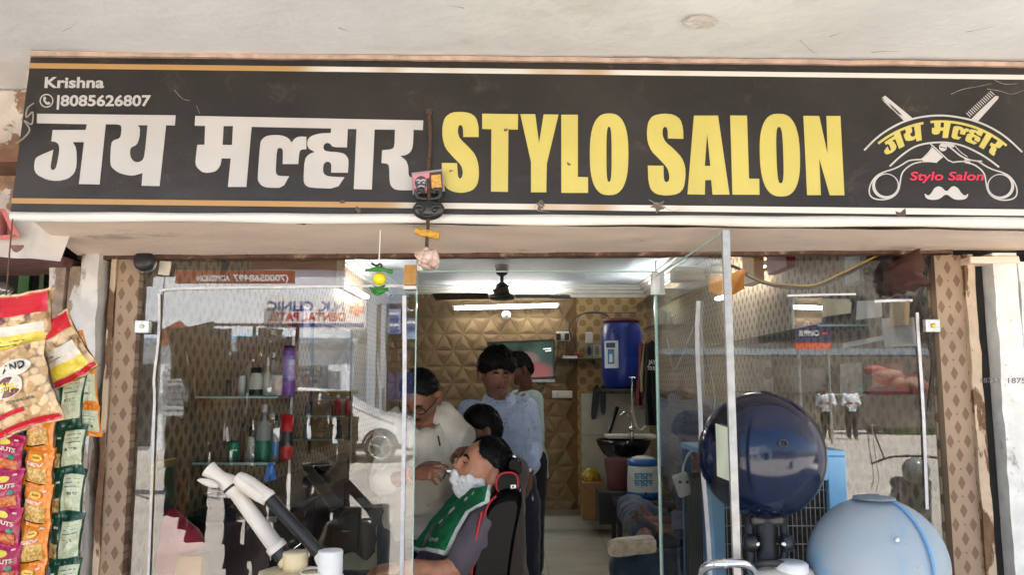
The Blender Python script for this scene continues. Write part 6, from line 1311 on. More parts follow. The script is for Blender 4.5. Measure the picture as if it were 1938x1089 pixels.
M_tee = cloth_mat('grey_tee', (92, 84, 92)); mb = MB(); trunk(mb, pel, nk - tor * .03, sd, fr, .016, low=-.12); limb(mb, [shN, shN.lerp(eN, .55), shN.lerp(eN, .78)], [.064, .059, .057]); limb(mb, [shF, shF.lerp(eF, .55), shF.lerp(eF, .78)], [.064, .059, .057])
remesh(mb, 'tee_shirt', M_tee, .008, p2, 2, folds(.014, 9, (1, 1, 1), 6)); mb = MB()
for s_d in (-1, 1):
    hp = pel + sd * .09 * s_d; kn = hp + Vector((-.44, 0, .03)); an = kn + Vector((-.06, 0, -.36)); limb(mb, [hp, kn], [.12, .085]); limb(mb, [kn, an], [.085, .07])
remesh(mb, 'trousers', M_denim, .011, p2, 2, folds(.006, 9))
# green towel over his chest
twl = thing('towel', 'green terry towel with white border over the reclined man', 'towel', PY(860, 980, .2))
C_ = [(926, 920), (852, 930), (786, 1030), (842, 1044), (880, 985), (927, 950)]
def tw_f(u, v):
    # u: across from the far edge to the near edge, v: from the neck down
    far = [(868, 925), (845, 950), (818, 985), (795, 1015), (780, 1040)]; near = [(928, 918), (924, 950), (885, 968), (862, 1010), (842, 1050)]
    t = v * 4; i = min(int(t), 3); f_ = t - i; a = Vector(far[i]).lerp(Vector(far[i + 1]), f_); b = Vector(near[i]).lerp(Vector(near[i + 1]), f_)
    q = a.lerp(b, u); y = .46 - .26 * u - .045 * sin(pi * u) - .02 * v; p = PY(q.x, q.y, y); return p + Vector((-.3, -.8, .5)) * (.012 * noise.noise(Vector((u * 4, v * 5, 1))) + .008 * sin(u * 9 + v * 3) * v + .004 * noise.noise(Vector((u * 14, v * 18, 4))))
def tw(u0, u1, v0, v1, nu, nv, off):
    mb = MB(); mb.grid(lambda a, b: tw_f(u0 + (u1 - u0) * a, v0 + (v1 - v0) * b) + Vector((-.25, -.8, .5)) * off, nu, nv); n_ = len(mb.v)
    mb.add([v + Vector((.004, .006, -.004)) for v in mb.v[:n_]], [f[::-1] for f in list(mb.f)], True); return mb
M_terry = mat('green_terry', srgb(14, 128, 76), .95, var=.25, vs=30, bump=1, bs=260, dirt=(srgb(150, 190, 165), 14, .64, .7)); tw(0, .93, .02, .955, 30, 40, 0).build('cloth', M_terry, twl)
M_hemw = mat('white_hem', srgb(206, 214, 206), .9, bump=.5, bs=200); tw(.93, 1, 0, 1, 4, 40, .001).build('border', M_hemw, twl); tw(0, .93, .955, 1, 30, 3, .001).build('border', M_hemw, twl)
tm_ = lambda x, y, off=0: tw_f(x, y) + Vector((-.25, -.8, .5)) * (.005 + off)
for u, v, r in ((.45, .22, .05), (.36, .40, .065), (.30, .55, .045), (.55, .12, .04)): flat('leaf_print', [smooth_loop([(u + r * q * w, v + r * z_) for q, w, z_ in ((-.6, 1, -.2), (0, 1, -1), (.7, 1, -.3), (.4, 1, .4), (.1, 1, .9), (-.5, 1, .5))], 1)], M_hemw, tm_, 0, twl)
lay(text_mesh('oe', .36, .86, .07, .26, .02), 'letter_print', M_hemw, tm_, 0, twl); lay(text_mesh('1', .28, .80, .05, .03, .02), 'letter_print', M_hemw, tm_, 0, twl)
# barber chair
bc = thing('barber_chair', 'black barber chair with red piping and padded headrest', 'chair', (-.08, .42, 0)); M_vinyl = mat('black_vinyl', (.004, .004, .0045), .16, spec=.07, var=.15, bump=.12, bs=25); M_pip = mat('red_piping', srgb(176, 30, 48), .4)
def pad(rings_px, y0, y1, m, name, par, bev=.03):
    """upright pad: silhouette quads seen from the side, extruded in depth with rounded ends"""
    mb = MB(); prof = [(y0, .80), (y0 + bev * .4, .93), (y0 + bev, 1), (y1 - bev, 1), (y1 - bev * .4, .93), (y1, .8)]; cx = sum(p[0] for p in rings_px) / len(rings_px); cy = sum(p[1] for p in rings_px) / len(rings_px)
    lp = smooth_loop(rings_px, 2); mid = [PY(x, y, y0) for x, y in lp]; c = sum(mid, Vector()) / len(mid)
    mb.loft([[Vector((c.x + (p.x - c.x) * k, y, c.z + (p.z - c.z) * k)) for p in mid] for y, k in prof]); return mb.build(name, m, par), mid, c
back_, bmid, bc_ = pad([(930, 938), (985, 925), (990, 950), (972, 1030), (955, 1180), (885, 1180), (893, 1060), (912, 985)], .20, .66, M_vinyl, 'backrest', bc)
for i0, i1 in ((0, len(bmid)),): MB().tube([Vector((bc_.x + (p.x - bc_.x) * .975, .206, bc_.z + (p.z - bc_.z) * .975)) for p in bmid[-14:]], .004, 8).build('piping', M_pip, back_)
MB().tube(sub([PY(912, 970, .195), PY(903, 1010, .19), PY(897, 1040, .19)], 5), .007, 8).build('piping', M_pip, back_)
hr_, hm, hc_ = pad([(938, 905), (950, 893), (975, 893), (984, 905), (980, 938), (972, 943), (945, 938), (936, 925)], .26, .56, M_vinyl, 'headrest', bc, .04)
MB().tube([Vector((hc_.x + (p.x - hc_.x) * .90, .263, hc_.z + (p.z - hc_.z) * .90)) for p in hm + hm[:1]], .0045, 8).build('piping', M_pip, hr_)
h3, m3, c3 = pad([(962, 868), (978, 866), (988, 878), (988, 900), (972, 905), (960, 890)], .30, .54, M_vinyl, 'neck_roll', bc, .03)
MB().bb(PY(966, 941, .252), PY(977, 918, .256), .002).build('bracket', M_alu, bc)
for px, py in ((971, 922), (969, 936)): MB().sph(PY(px, py, .25), .0035, 8, 6).build('bolt', M_black, bc)
MB().cyl(PY(964, 942, .3), PY(955, 1010, .3), .006).build('headrest_rod', M_chrome, bc)
MB().bb((-.55, .18, .42), (-.06, .68, .56), .03).build('seat', M_vinyl, bc); MB().cyl((-.3, .43, .05), (-.3, .43, .42), .05).build('column', M_chrome, bc); MB().lathe([(.3, 0), (.3, .03), (.06, .06)], (-.3, .43, 0), 36).build('base_plate', M_chrome, bc)
for y in (.14, .70): 
    MB().bb((-.45, y - .03, .70), (-.12, y + .03, .74), .012).build('armrest', M_vinyl, bc); MB().cyl((-.2, y, .5), (-.2, y, .70), .012).build('arm_post', M_chrome, bc)

# ---------- 3 the young man standing
p3 = thing('person', 'young man standing in pale flecked shirt looking down', 'person', (-.07, 1.55, 0)); SK3 = skin('skin_young', (136, 94, 76))
H3 = Head(PY(940, 711, 1.45), (.24, -.95, -.18), (.03, -.17, .97), 1.05, 1.0); nk = PY(944, 750, 1.55); pel = Vector((nk.x + .03, 1.62, .93)); sd = Vector((1, .1, 0)).normalized(); fr = Vector((.1, -1, 0)).normalized()
sR, sL = PY(892, 775, 1.56), PY(993, 774, 1.56); eL, wL = PY(1004, 845, 1.60), PY(1003, 892, 1.50); eR, wR = PY(872, 865, 1.60), PY(880, 940, 1.45)
mb = MB(); H3.skull(mb); limb(mb, [nk - UP * .04, H3.c - H3.u * .07 - H3.f * .03], [.056, .052]); trunk(mb, pel, nk - UP * .02, sd, fr, -.008, .84); limb(mb, [sR, eR, wR], [.044, .036, .025]); limb(mb, [sL, eL, wL], [.048, .036, .025]); hand(mb, wL, (-.05, -.1, -1), (-1, .1, 0), 1, (.25, .35, .3)); hand(mb, wR, (.2, -.2, -1), (1, .1, 0), -1, (.25, .35, .3))
for s_d in (-1, 1):
    an = Vector((pel.x + .1 * s_d, pel.y + .03, .08)); limb(mb, [pel + sd * .09 * s_d, Vector((pel.x + .1 * s_d, pel.y - .02, .5)), an], [.085, .058, .04]); limb(mb, [an - UP * .03, an + Vector((0, -.17, -.05))], [.042, .03])
remesh(mb, 'body', SK3, .0052, p3); H3.face(p3, mat('lip_rose', srgb(140, 84, 76), .45), 'down', .35)
H3.hair(p3, lambda a: 25 * gs((a + 180) % 360 - 180, 62) + 8 * gs(abs((a + 180) % 360 - 180) - 95, 35) - 34 * gs(abs((a + 180) % 360 - 180) - 180, 70), lambda a, e: .026 + .014 * max(0, sin(radians(e))), 9, 900, tl=.045)
M_sh3 = cloth_mat('pale_flecked_shirt', (188, 202, 228), (78, 92, 132)); mb = MB(); trunk(mb, pel, nk - UP * .03, sd, fr, .016, .88, low=-.16); limb(mb, [sR, sR.lerp(eR, .5), eR, eR.lerp(wR, .7)], [.062, .056, .050, .042]); limb(mb, [sL, sL.lerp(eL, .5), eL, eL.lerp(wL, .75)], [.062, .056, .052, .045])
remesh(mb, 'shirt', M_sh3, .008, p3, 2, folds(.019, 8, (1, 1, .4), 4)); collar(p3, nk + UP * -.02 + fr * .004, sd, fr, UP, M_sh3, .071, .085, 24, .042)
fk = MB(); 
for i in range(4): fk.sph(nk + fr * (.146 + .006 * i) + UP * (-.14 - .09 * i), .006, 10, 6)
fk.build('buttons', MATS['shirt_button'], p3)['kind'] = 'stuff'
mb = MB(); trunk(mb, pel, pel + Vector((0, 0, .4)), sd, fr, .008, prof=[(-.06, .17, .12), (.2, .165, .115), (.3, .16, .11)])
for s_d in (-1, 1): limb(mb, [pel + sd * .085 * s_d - UP * .02, Vector((pel.x + .1 * s_d, pel.y - .02, .48)), Vector((pel.x + .1 * s_d, pel.y + .02, .09))], [.11, .085, .075])
remesh(mb, 'trousers', M_denim, .011, p3, 2, folds(.007, 9))
MB().lathe([(.030, -.010), (.032, -.006), (.032, .006), (.030, .010)], eL.lerp(wL, .93), 20, wL - eL, cap=False).build('watch_strap', M_black, p3); MB().box(eL.lerp(wL, .93) + Vector((.0, -.034, .0)), (.022, .007, .024), None, .003).build('watch_face', mat('watch_steel', (.2, .2, .2), .3, .8), p3)

# ---------- 4 the man behind him
p4 = thing('person', 'man in pale teal shirt standing behind the young man, facing left', 'person', (.12, 3.6, 0)); SK4 = skin('skin_behind', (104, 68, 54))
H4 = Head(PY(984, 702, 3.55), (-.93, -.25, -.22), (-.2, 0, .97), 1.03); nk = PY(994, 742, 3.6); pel = Vector((nk.x + .03, 3.65, .95)); sd = Vector((.35, -1, 0)).normalized(); fr = Vector((-1, -.35, 0)).normalized()
mb = MB(); H4.skull(mb); limb(mb, [nk - UP * .04, H4.c - H4.u * .07 - H4.f * .03], [.058, .054]); trunk(mb, pel, nk, sd, fr, -.006)
for s_d in (-1, 1):
    sh = nk + sd * .18 * s_d - UP * .06; el = sh + Vector((.02, 0, -.29)); wr = el + Vector((-.06, -.02, -.25)); limb(mb, [sh, el, wr], [.048, .036, .025]); hand(mb, wr, (-.1, 0, -1), sd * -s_d, 1 if s_d > 0 else -1, (.2, .3, .3))
    an = Vector((pel.x, pel.y, .08)) + sd * .1 * s_d; limb(mb, [pel + sd * .09 * s_d, Vector((pel.x, pel.y, .5)) + sd * .1 * s_d, an], [.085, .058, .042]); limb(mb, [an - UP * .03 - fr * .04, an + fr * .17 - UP * .055], [.044, .03])
remesh(mb, 'body', SK4, .006, p4); H4.face(p4, mat('lip_dark', srgb(84, 46, 40), .5), 'down', .5)
H4.hair(p4, lambda a: 36 * gs((a + 180) % 360 - 180, 60) + 10 * gs(abs((a + 180) % 360 - 180) - 95, 35) - 30 * gs(abs((a + 180) % 360 - 180) - 180, 70), lambda a, e: .018 + .02 * max(0, sin(radians(e))) ** 2, 12, 600, tl=.04)
M_sh4 = cloth_mat('pale_teal_shirt', (168, 190, 190)); mb = MB(); trunk(mb, pel, nk - UP * .03, sd, fr, .022, low=-.14)
for s_d in (-1, 1):
    sh = nk + sd * .18 * s_d - UP * .06; limb(mb, [sh, sh + Vector((.02, 0, -.16)), sh + Vector((.02, 0, -.27))], [.074, .066, .06])
remesh(mb, 'shirt', M_sh4, .01, p4, 3, folds(.009, 9, (1, 1, .45), 7)); collar(p4, nk - UP * .015, sd, fr, UP, M_sh4); mb = MB()
for s_d in (-1, 1): limb(mb, [pel + sd * .085 * s_d, Vector((pel.x, pel.y, .48)) + sd * .1 * s_d, Vector((pel.x, pel.y, .13)) + sd * .1 * s_d], [.12, .085, .075])
trunk(mb, pel, pel + Vector((0, 0, .4)), sd, fr, .006, prof=[(-.06, .17, .12), (.2, .165, .115), (.3, .16, .11)]); remesh(mb, 'trousers', M_blackc, .011, p4, 2, folds(.006, 9))

# ---------- 5 the man seated behind the chair (only his head shows)
p5 = thing('person', 'seated man in profile showing only his dark haired head', 'person', (-.12, 1.12, 0)); SK5 = skin('skin_seated', (142, 98, 78))
H5 = Head(PY(912, 818, 1.06), (-.97, -.18, -.05), (-.1, 0, .99), .93); nk = PY(920, 872, 1.10); pel = Vector((nk.x + .05, 1.12, .54)); fr = Vector((-.55, .83, 0)).normalized(); sd = Vector((-.83, -.55, 0)).normalized(); mb = MB(); H5.skull(mb); limb(mb, [nk - UP * .04, H5.c - H5.u * .07 - H5.f * .03], [.058, .054]); trunk(mb, pel, nk, sd, fr, -.006)
for s_d in (-1, 1):
    sh = nk + sd * .17 * s_d - UP * .06; el = sh + Vector((-.05, 0, -.27)); wr = el + fr * .22 - UP * .06; limb(mb, [sh, el, wr], [.048, .036, .025]); hand(mb, wr, fr - UP * .2, (0, 0, -1), -s_d); kn = pel + sd * .1 * s_d + fr * .42; limb(mb, [pel + sd * .09 * s_d, kn], [.085, .06]); limb(mb, [kn, kn - UP * .42], [.058, .042]); limb(mb, [kn - UP * .46, kn - UP * .475 + fr * .16], [.04, .03])
remesh(mb, 'body', SK5, .006, p5); H5.face(p5, mat('lip_dark', srgb(84, 46, 40), .5), 'open', .8); H5.hair(p5, lambda a: 34 * gs((a + 180) % 360 - 180, 58) + 8 * gs(abs((a + 180) % 360 - 180) - 92, 30) - 34 * gs(abs((a + 180) % 360 - 180) - 180, 70), lambda a, e: .012 + .012 * max(0, sin(radians(e))), 15, 500)
mb = MB(); trunk(mb, pel, nk - UP * .03, sd, fr, .02, low=-.08)
for s_d in (-1, 1): sh = nk + sd * .17 * s_d - UP * .06; limb(mb, [sh, sh + Vector((-.04, 0, -.22))], [.072, .06])
remesh(mb, 'shirt', cloth_mat('brown_grey_shirt', (110, 100, 92)), .011, p5, 2, folds(.007, 9)); mb = MB()
for s_d in (-1, 1): kn = pel + sd * .1 * s_d + fr * .42; limb(mb, [pel + sd * .085 * s_d, kn], [.115, .085]); limb(mb, [kn, kn - UP * .4], [.085, .07])
remesh(mb, 'trousers', M_blackc, .012, p5, 2)
wc_ = thing('stool', 'dark round stool hidden behind the barber chair', 'stool', (pel.x, 1.12, 0)); MB().lathe([(.17, .40), (.18, .405), (.18, .445), (.17, .45)], (pel.x, 1.14, 0), 28).build('seat', M_black, wc_)
for sx in (-.11, .11):
    for sy in (1.03, 1.25): MB().cyl((pel.x + sx * 1.3, sy, 0), (pel.x + sx, sy, .40), .012).build('leg', M_chrome, wc_)

# ---------- 6 the man with the telephone
p6 = thing('person', 'seated man with crossed leg and pale shoe looking at his phone', 'person', (1.1, 1.9, 0)); SK6 = skin('skin_phone', (130, 88, 70))
H6 = Head(PY(1312, 826, 1.85), (-.75, -.45, -.5), (-.35, -.15, .9), 1.0); nk = PY(1328, 885, 1.92); pel = Vector((1.20, 2.0, .50)); sd = Vector((.3, -1, 0)).normalized(); fr = Vector((-1, -.3, 0)).normalized(); mb = MB(); H6.skull(mb); limb(mb, [nk - UP * .04, H6.c - H6.u * .07 - H6.f * .03], [.058, .054]); trunk(mb, pel, nk, sd, fr, -.006)
ph = PY(1218, 988, 1.58); wN = PY(1240, 1000, 1.62); wF = ph + Vector((.10, .10, -.01)); hw = []
for s_d, wr in ((1, wN), (-1, wF)):
    sh = nk + sd * .17 * s_d - UP * .06; el = sh.lerp(wr, .5) + Vector((.12, -.02 * s_d, -.14)); limb(mb, [sh, el, wr], [.048, .037, .026]); hw.append((sh, el, wr)); hand(mb, wr, (-1, -.1 if s_d > 0 else -.35, .12), (0, -.1 if s_d < 0 else .25, 1), -s_d, idx=[(.25, .5, .5), (.35, .6, .5), (.45, .7, .5), (.5, .7, .6)], thumb=(.7, .6))
kA = PY(1180, 1010, 1.80); kA.z = .52; kB = PY(1196, 966, 1.98); aB = PY(1222, 1018, 1.52)
limb(mb, [pel + sd * .09, kA], [.085, .06]); limb(mb, [kA, kA + Vector((.03, 0, -.43))], [.058, .042]); limb(mb, [pel - sd * .09, kB], [.085, .06]); limb(mb, [kB, aB], [.058, .042]); limb(mb, [aB, PY(1195, 1036, 1.48)], [.042, .034]); limb(mb, [kA + Vector((.03, 0, -.45)), kA + Vector((-.13, 0, -.475))], [.04, .03])
remesh(mb, 'body', SK6, .0055, p6); H6.face(p6, mat('lip_dark', srgb(84, 46, 40), .5), 'down', .8); H6.hair(p6, lambda a: 36 * gs((a + 180) % 360 - 180, 60) + 8 * gs(abs((a + 180) % 360 - 180) - 95, 35) - 32 * gs(abs((a + 180) % 360 - 180) - 180, 70), lambda a, e: .022 + .012 * max(0, sin(radians(e))), 18, 500, tl=.04)
mb = MB(); trunk(mb, pel, nk - UP * .03, sd, fr, .022, low=-.05)
for sh, el, wr in hw: limb(mb, [sh, sh.lerp(el, .6), el, el.lerp(wr, .55)], [.076, .068, .06, .05])
remesh(mb, 'shirt', cloth_mat('dark_grey_shirt', (60, 66, 78)), .011, p6, 2, folds(.008, 9)); mb = MB(); limb(mb, [pel + sd * .085, kA], [.115, .085]); limb(mb, [kA, kA + Vector((.03, 0, -.40))], [.085, .07]); limb(mb, [pel - sd * .085, kB], [.115, .09]); limb(mb, [kB, kB.lerp(aB, .82)], [.09, .066])
remesh(mb, 'jeans', M_jeans, .010, p6, 2, folds(.008, 10, (1, 1, 1)))
sh0 = PY(1240, 1034, 1.44); shoe(p6, sh0, PY(1150, 1040, 1.44), sh0 + Vector((0, .3, .16)), mat('pale_canvas', srgb(214, 208, 194), .8, bump=.4), mat('worn_sole', srgb(196, 180, 152), .85, var=.25, vs=22, bump=.6))
shoe(p6, kA + Vector((.08, 0, -.50)), kA + Vector((-.2, 0, -.50)), kA + Vector((.06, 0, -.4)), MATS['pale_canvas'], MATS['worn_sole'])
pn = thing('mobile_phone', 'black mobile phone held by the seated man', 'phone', ph); R_ = Matrix.Rotation(.35, 3, 'Y'); MB().box(ph, (.145, .07, .009), R_, .003).build('case', M_black, pn); MB().box(ph + R_ @ Vector((0, 0, .0053)), (.135, .063, .001), R_).build('screen', mat('phone_glass', (.02, .02, .03), .1), pn)
bn = thing('bench', 'dark upholstered bench along the right wall', 'bench', (1.2, 1.9, 0)); MB().bb((.78, 1.45, .1), (1.47, 2.6, .40), .02).build('seat', mat('dark_brown_vinyl', srgb(58, 44, 38), .4), bn); MB().bb((1.36, 1.45, .401), (1.48, 2.6, .95), .02).build('backrest', MATS['dark_brown_vinyl'], bn)
# ================================================================== ACROSS THE STREET (seen mirrored in the front glass)
def mmap(t):
    return lambda px, py, off=0: PM(px, py, t - off)
def wall_px(name, x0, x1, y_top, t, depth, m, label, cat='building', zb=-.14, kind=None):
    a = PM(x0, y_top, t); b = PM(x1, y_top, t); th_ = thing(name, label, cat, ((a.x + b.x) / 2, -t, zb)) if label else None
    w = MB().bb((min(a.x, b.x), -t - depth, zb), (max(a.x, b.x), -t, a.z)).build('wall', m, th_, kind=kind); return th_
W_pale = mat('pale_blue_facade', srgb(232, 238, 244), .8, var=.06, vs=1.5); W_grey = mat('grey_blue_facade', srgb(150, 164, 176), .7, var=.08, vs=2); W_cream2 = mat('cream_facade', srgb(205, 196, 180), .85, var=.1, vs=1.2, dirt=(srgb(140, 128, 112), 2, .6, .5)); W_shut = mat('rolling_shutter', srgb(176, 180, 182), .5, var=.08)
W_dk = mat('shop_interior_dark', srgb(40, 42, 44), .8, var=.3, vs=3); W_blue = mat('sign_blue', srgb(40, 70, 150), .5); W_red = mat('sign_red', srgb(190, 36, 44), .5); W_white = mat('sign_white_board', srgb(226, 228, 228), .5)
# clinic opposite
cl = wall_px('clinic_building', 60, 720, 380, 18, 6, W_pale, 'pale blue clinic building across the street, mirrored in left window')
def on(th_, name, x0, x1, y0, y1, t, d, m): 
    a, b = PM(x0, y1, t), PM(x1, y0, t); return MB().bb((a.x, -t - d, a.z), (b.x, -t + .0, b.z)).build(name, m, th_)
for i in range(5):
    x0 = 90 + i * 110; sh_ = on(cl, 'shutter', x0, x0 + 90, 690, 846, 17.94, .05, W_dk if i % 2 else W_shut)
    if i % 2 == 0:
        for k in range(14): on(sh_, 'slat', x0, x0 + 90, 692 + k * 11, 699 + k * 11, 17.9, .03, W_shut)
on(cl, 'ledge', 60, 720, 640, 650, 17.75, .25, W_grey); on(cl, 'band', 60, 720, 500, 508, 17.9, .1, W_grey)
for i in range(4): on(cl, 'window', 110 + i * 130, 170 + i * 130, 430, 492, 17.95, .05, W_dk)
tb_ = thing('clinic_sign', 'white clinic signboard with blue and red lettering and red cross', 'sign', PM(595, 620, 17)); on(tb_, 'board', 498, 692, 558, 622, 17, .12, W_white); mm = mmap(16.99)
text('N.K. CLINIC', 505, 588, 17, W_blue, mm, 0, tb_, width=146, bold=.03, mirror=True); text('DENTAL PATEL', 505, 607, 15, W_red, mm, 0, tb_, width=148, bold=.03, mirror=True)
flat('blue_bar', [[(503, 612), (688, 612), (688, 619), (503, 619)]], W_blue, mm, 0, tb_); flat('red_cross', [[(670, 572), (679, 572), (679, 580), (688, 580), (688, 591), (679, 591), (679, 600), (670, 600), (670, 591), (661, 591), (661, 580), (670, 580)]], W_red, mm, .01, tb_)
nb = thing('number_board', 'brown board with white telephone number across the street', 'sign', PM(440, 530, 16.5)); on(nb, 'board', 330, 556, 512, 536, 16.5, .1, mat('brown_board_far', srgb(140, 76, 52), .6)); text('(7000568497', 440, 532, 12, W_white, mmap(16.49), 0, nb, width=105, bold=.03, mirror=True); text('ADMISSION', 372, 532, 11, W_white, mmap(16.49), 0, nb, width=62, bold=.03, mirror=True)
# brown peaked awning, blue corrugated roof
aw = thing('peaked_awning', 'brown canvas awning with two peaks at the stall opposite', 'awning', PM(360, 640, 9)); flat('canvas', [[(296, 655), (296, 628), (338, 606), (372, 636), (383, 640), (396, 622), (412, 622), (430, 655)]], mat('brown_canvas', srgb(150, 84, 50), .8, var=.15, vs=4), mmap(9), 0, aw, .4)
for px in (300, 425): a = PM(px, 655, 9.1); MB().cyl((a.x, a.y, -.14), a, .03).build('pole', M_alu, aw)
cr_ = thing('corrugated_roof', 'light blue corrugated roof sheet beyond the awning', 'roof', PM(470, 640, 13)); a, b = PM(425, 640, 13), PM(505, 632, 13)
MB().grid(lambda u, v: Vector((a.x + (b.x - a.x) * u, -13 - 1.2 * v, a.z + .12 * v + .03 * sin(u * 60))), 90, 2).build('sheet', mat('blue_sheet', srgb(110, 190, 220), .4), cr_)
for px in (428, 502): q = PM(px, 640, 13.1); MB().cyl((q.x, q.y, -.14), q, .04).build('post', M_alu, cr_)
# chemist with grey pillars at the right of the left window
ph_ = thing('chemist_shop', 'grey pillared chemist shop with blue boards, mirrored in left window', 'building', PM(740, 760, 17.5)); on(ph_, 'upper_wall', 690, 1000, 330, 575, 17.5, 4, W_grey); on(ph_, 'back_wall', 690, 1000, 575, 853, 19, 2, W_dk)
for x0, x1 in ((690, 712), (716, 730), (800, 830)): on(ph_, 'pillar', x0, x1, 575.5, 853, 17.4, .3, mat('pillar_paint', srgb(168, 180, 190), .6))
for k, (x0, x1, y0, y1) in enumerate(((734, 758, 585, 632), (760, 796, 580, 642))):
    bo = on(ph_, 'sign_board', x0, x1, y0, y1, 17.3, .06, mat('pale_blue_board', srgb(150, 170, 210), .5)); mq = mmap(17.27)
    for j in range(4): flat('print', [[(x0 + 3, y0 + 6 + j * 11), (x1 - 3, y0 + 6 + j * 11), (x1 - 3, y0 + 11 + j * 11), (x0 + 3, y0 + 11 + j * 11)]], W_blue if j % 2 else W_white, mq, 0, bo)
rg = random.Random(3)
for r_ in range(9):
    for c in range(9):
        on(ph_, 'shelf_goods', 734 + c * 6, 738.5 + c * 6, 648 + r_ * 13, 657 + r_ * 13, 18.7, .15, mat('goods_%d' % ((r_ * 5 + c * 3 + (c * r_) % 4) % 7), [srgb(190, 180, 120), srgb(60, 70, 130), srgb(180, 90, 60), srgb(200, 200, 196), srgb(110, 140, 90), srgb(150, 50, 60), srgb(60, 60, 90)][(r_ * 5 + c * 3 + (c * r_) % 4) % 7], .5))
for r_ in range(3): on(ph_, 'poster', 733 + r_ * 17, 747 + r_ * 17, 705, 758, 17.2, .02, mat('navy_poster', srgb(36, 46, 92), .5, var=.4, vs=14))
# ---- white car
def car(px, t, label):
    o = PM(px, 874, t); o.z = -.14; c = thing('parked_car', label, 'car', o); M_cw = mat('white_car_paint', (.78, .79, .8), .2, var=.03, coat=.6); M_cg = mat('car_glass', (.03, .035, .04), .05, var=0); M_ty = mat('tyre', (.02, .02, .02), .8); L = 4.1
    side = [(-2.05, .45), (-2.08, .75), (-2.0, .95), (-1.9, 1.3), (-1.7, 1.55), (-1.2, 1.63), (-.3, 1.62), (.25, 1.52), (.95, 1.08), (1.6, .98), (1.95, .86), (2.05, .7), (2.06, .45), (1.9, .30), (-1.9, .30)]
    sil = smooth_loop(side, 1); rings = []
    for y, k in ((0, .93), (.04, .985), (.12, 1), (1.58, 1), (1.66, .985), (1.7, .93)):
        rings.append([o + Vector((x * (1 if zz < .95 else 1) * (.995 if k < 1 else 1), -(y + (.16 * max(0, (zz - .95) / .7) * (1 if y < .85 else -1))), .95 + (zz - .95) * k if zz > .95 else zz)) for x, zz in sil])
    MB().loft(rings).build('body', M_cw, c)
    def sidewin(pts): 
        mb = MB(); mb.add([o + Vector((x, -(.004 + .155 * max(0, (zz - .95) / .7)) + .012, zz)) for x, zz in pts], [tuple(range(len(pts)))]); return mb.build('side_window', M_cg, c)
    sidewin([(-1.72, 1.05), (-1.6, 1.5), (-.95, 1.54), (-.95, 1.05)]); sidewin([(-.88, 1.05), (-.88, 1.54), (-.1, 1.52), (-.1, 1.05)]); sidewin([(-.04, 1.05), (-.04, 1.5), (.2, 1.46), (.78, 1.05)])
    for x in (-1.28, 1.28):
        w = MB().lathe([(.2, 0), (.30, 0), (.335, .03), (.34, .1), (.335, .18), (.3, .2)], o + Vector((x, -.18, .34)), 36, (0, 1, 0)).build('wheel', M_ty, c)
        MB().tube([o + Vector((x + .38 * cos(pi * i / 20), .004, .34 + .38 * sin(pi * i / 20))) for i in range(21)], .03, 8).build('wheel_arch', M_black, c)
        for k in range(5):
            a_ = 2 * pi * k / 5 + .3; MB().tube([o + Vector((x, .018, .34)), o + Vector((x + .23 * cos(a_), .016, .34 + .23 * sin(a_)))], [.05, .03], 6, flat=.5).build('spoke', M_alu, w)
        MB().tube([o + Vector((x + .235 * cos(2 * pi * i / 28), .014, .34 + .235 * sin(2 * pi * i / 28))) for i in range(29)], .02, 6).build('rim', M_alu, w)
    MB().bb(o + Vector((1.86, -.34, .70)), o + Vector((2.0, .006, .82)), .02).build('headlight', mat('headlight_glass', (.6, .62, .64), .1), c); MB().bb(o + Vector((-1.75, -.02, .30)), o + Vector((1.75, .012, .42)), .01).build('sill_cladding', M_black, c)
    for x in (-.92, -.02): MB().bb(o + Vector((x - .22, .0, .92)), o + Vector((x - .06, .022, .945)), .004).build('door_handle', M_alu, c)
    MB().bb(o + Vector((.62, -.02, 1.03)), o + Vector((.78, .18, 1.15)), .02).build('wing_mirror', M_cw, c)
car(605, 14.5, 'white parked car across the street, mirrored in left window')
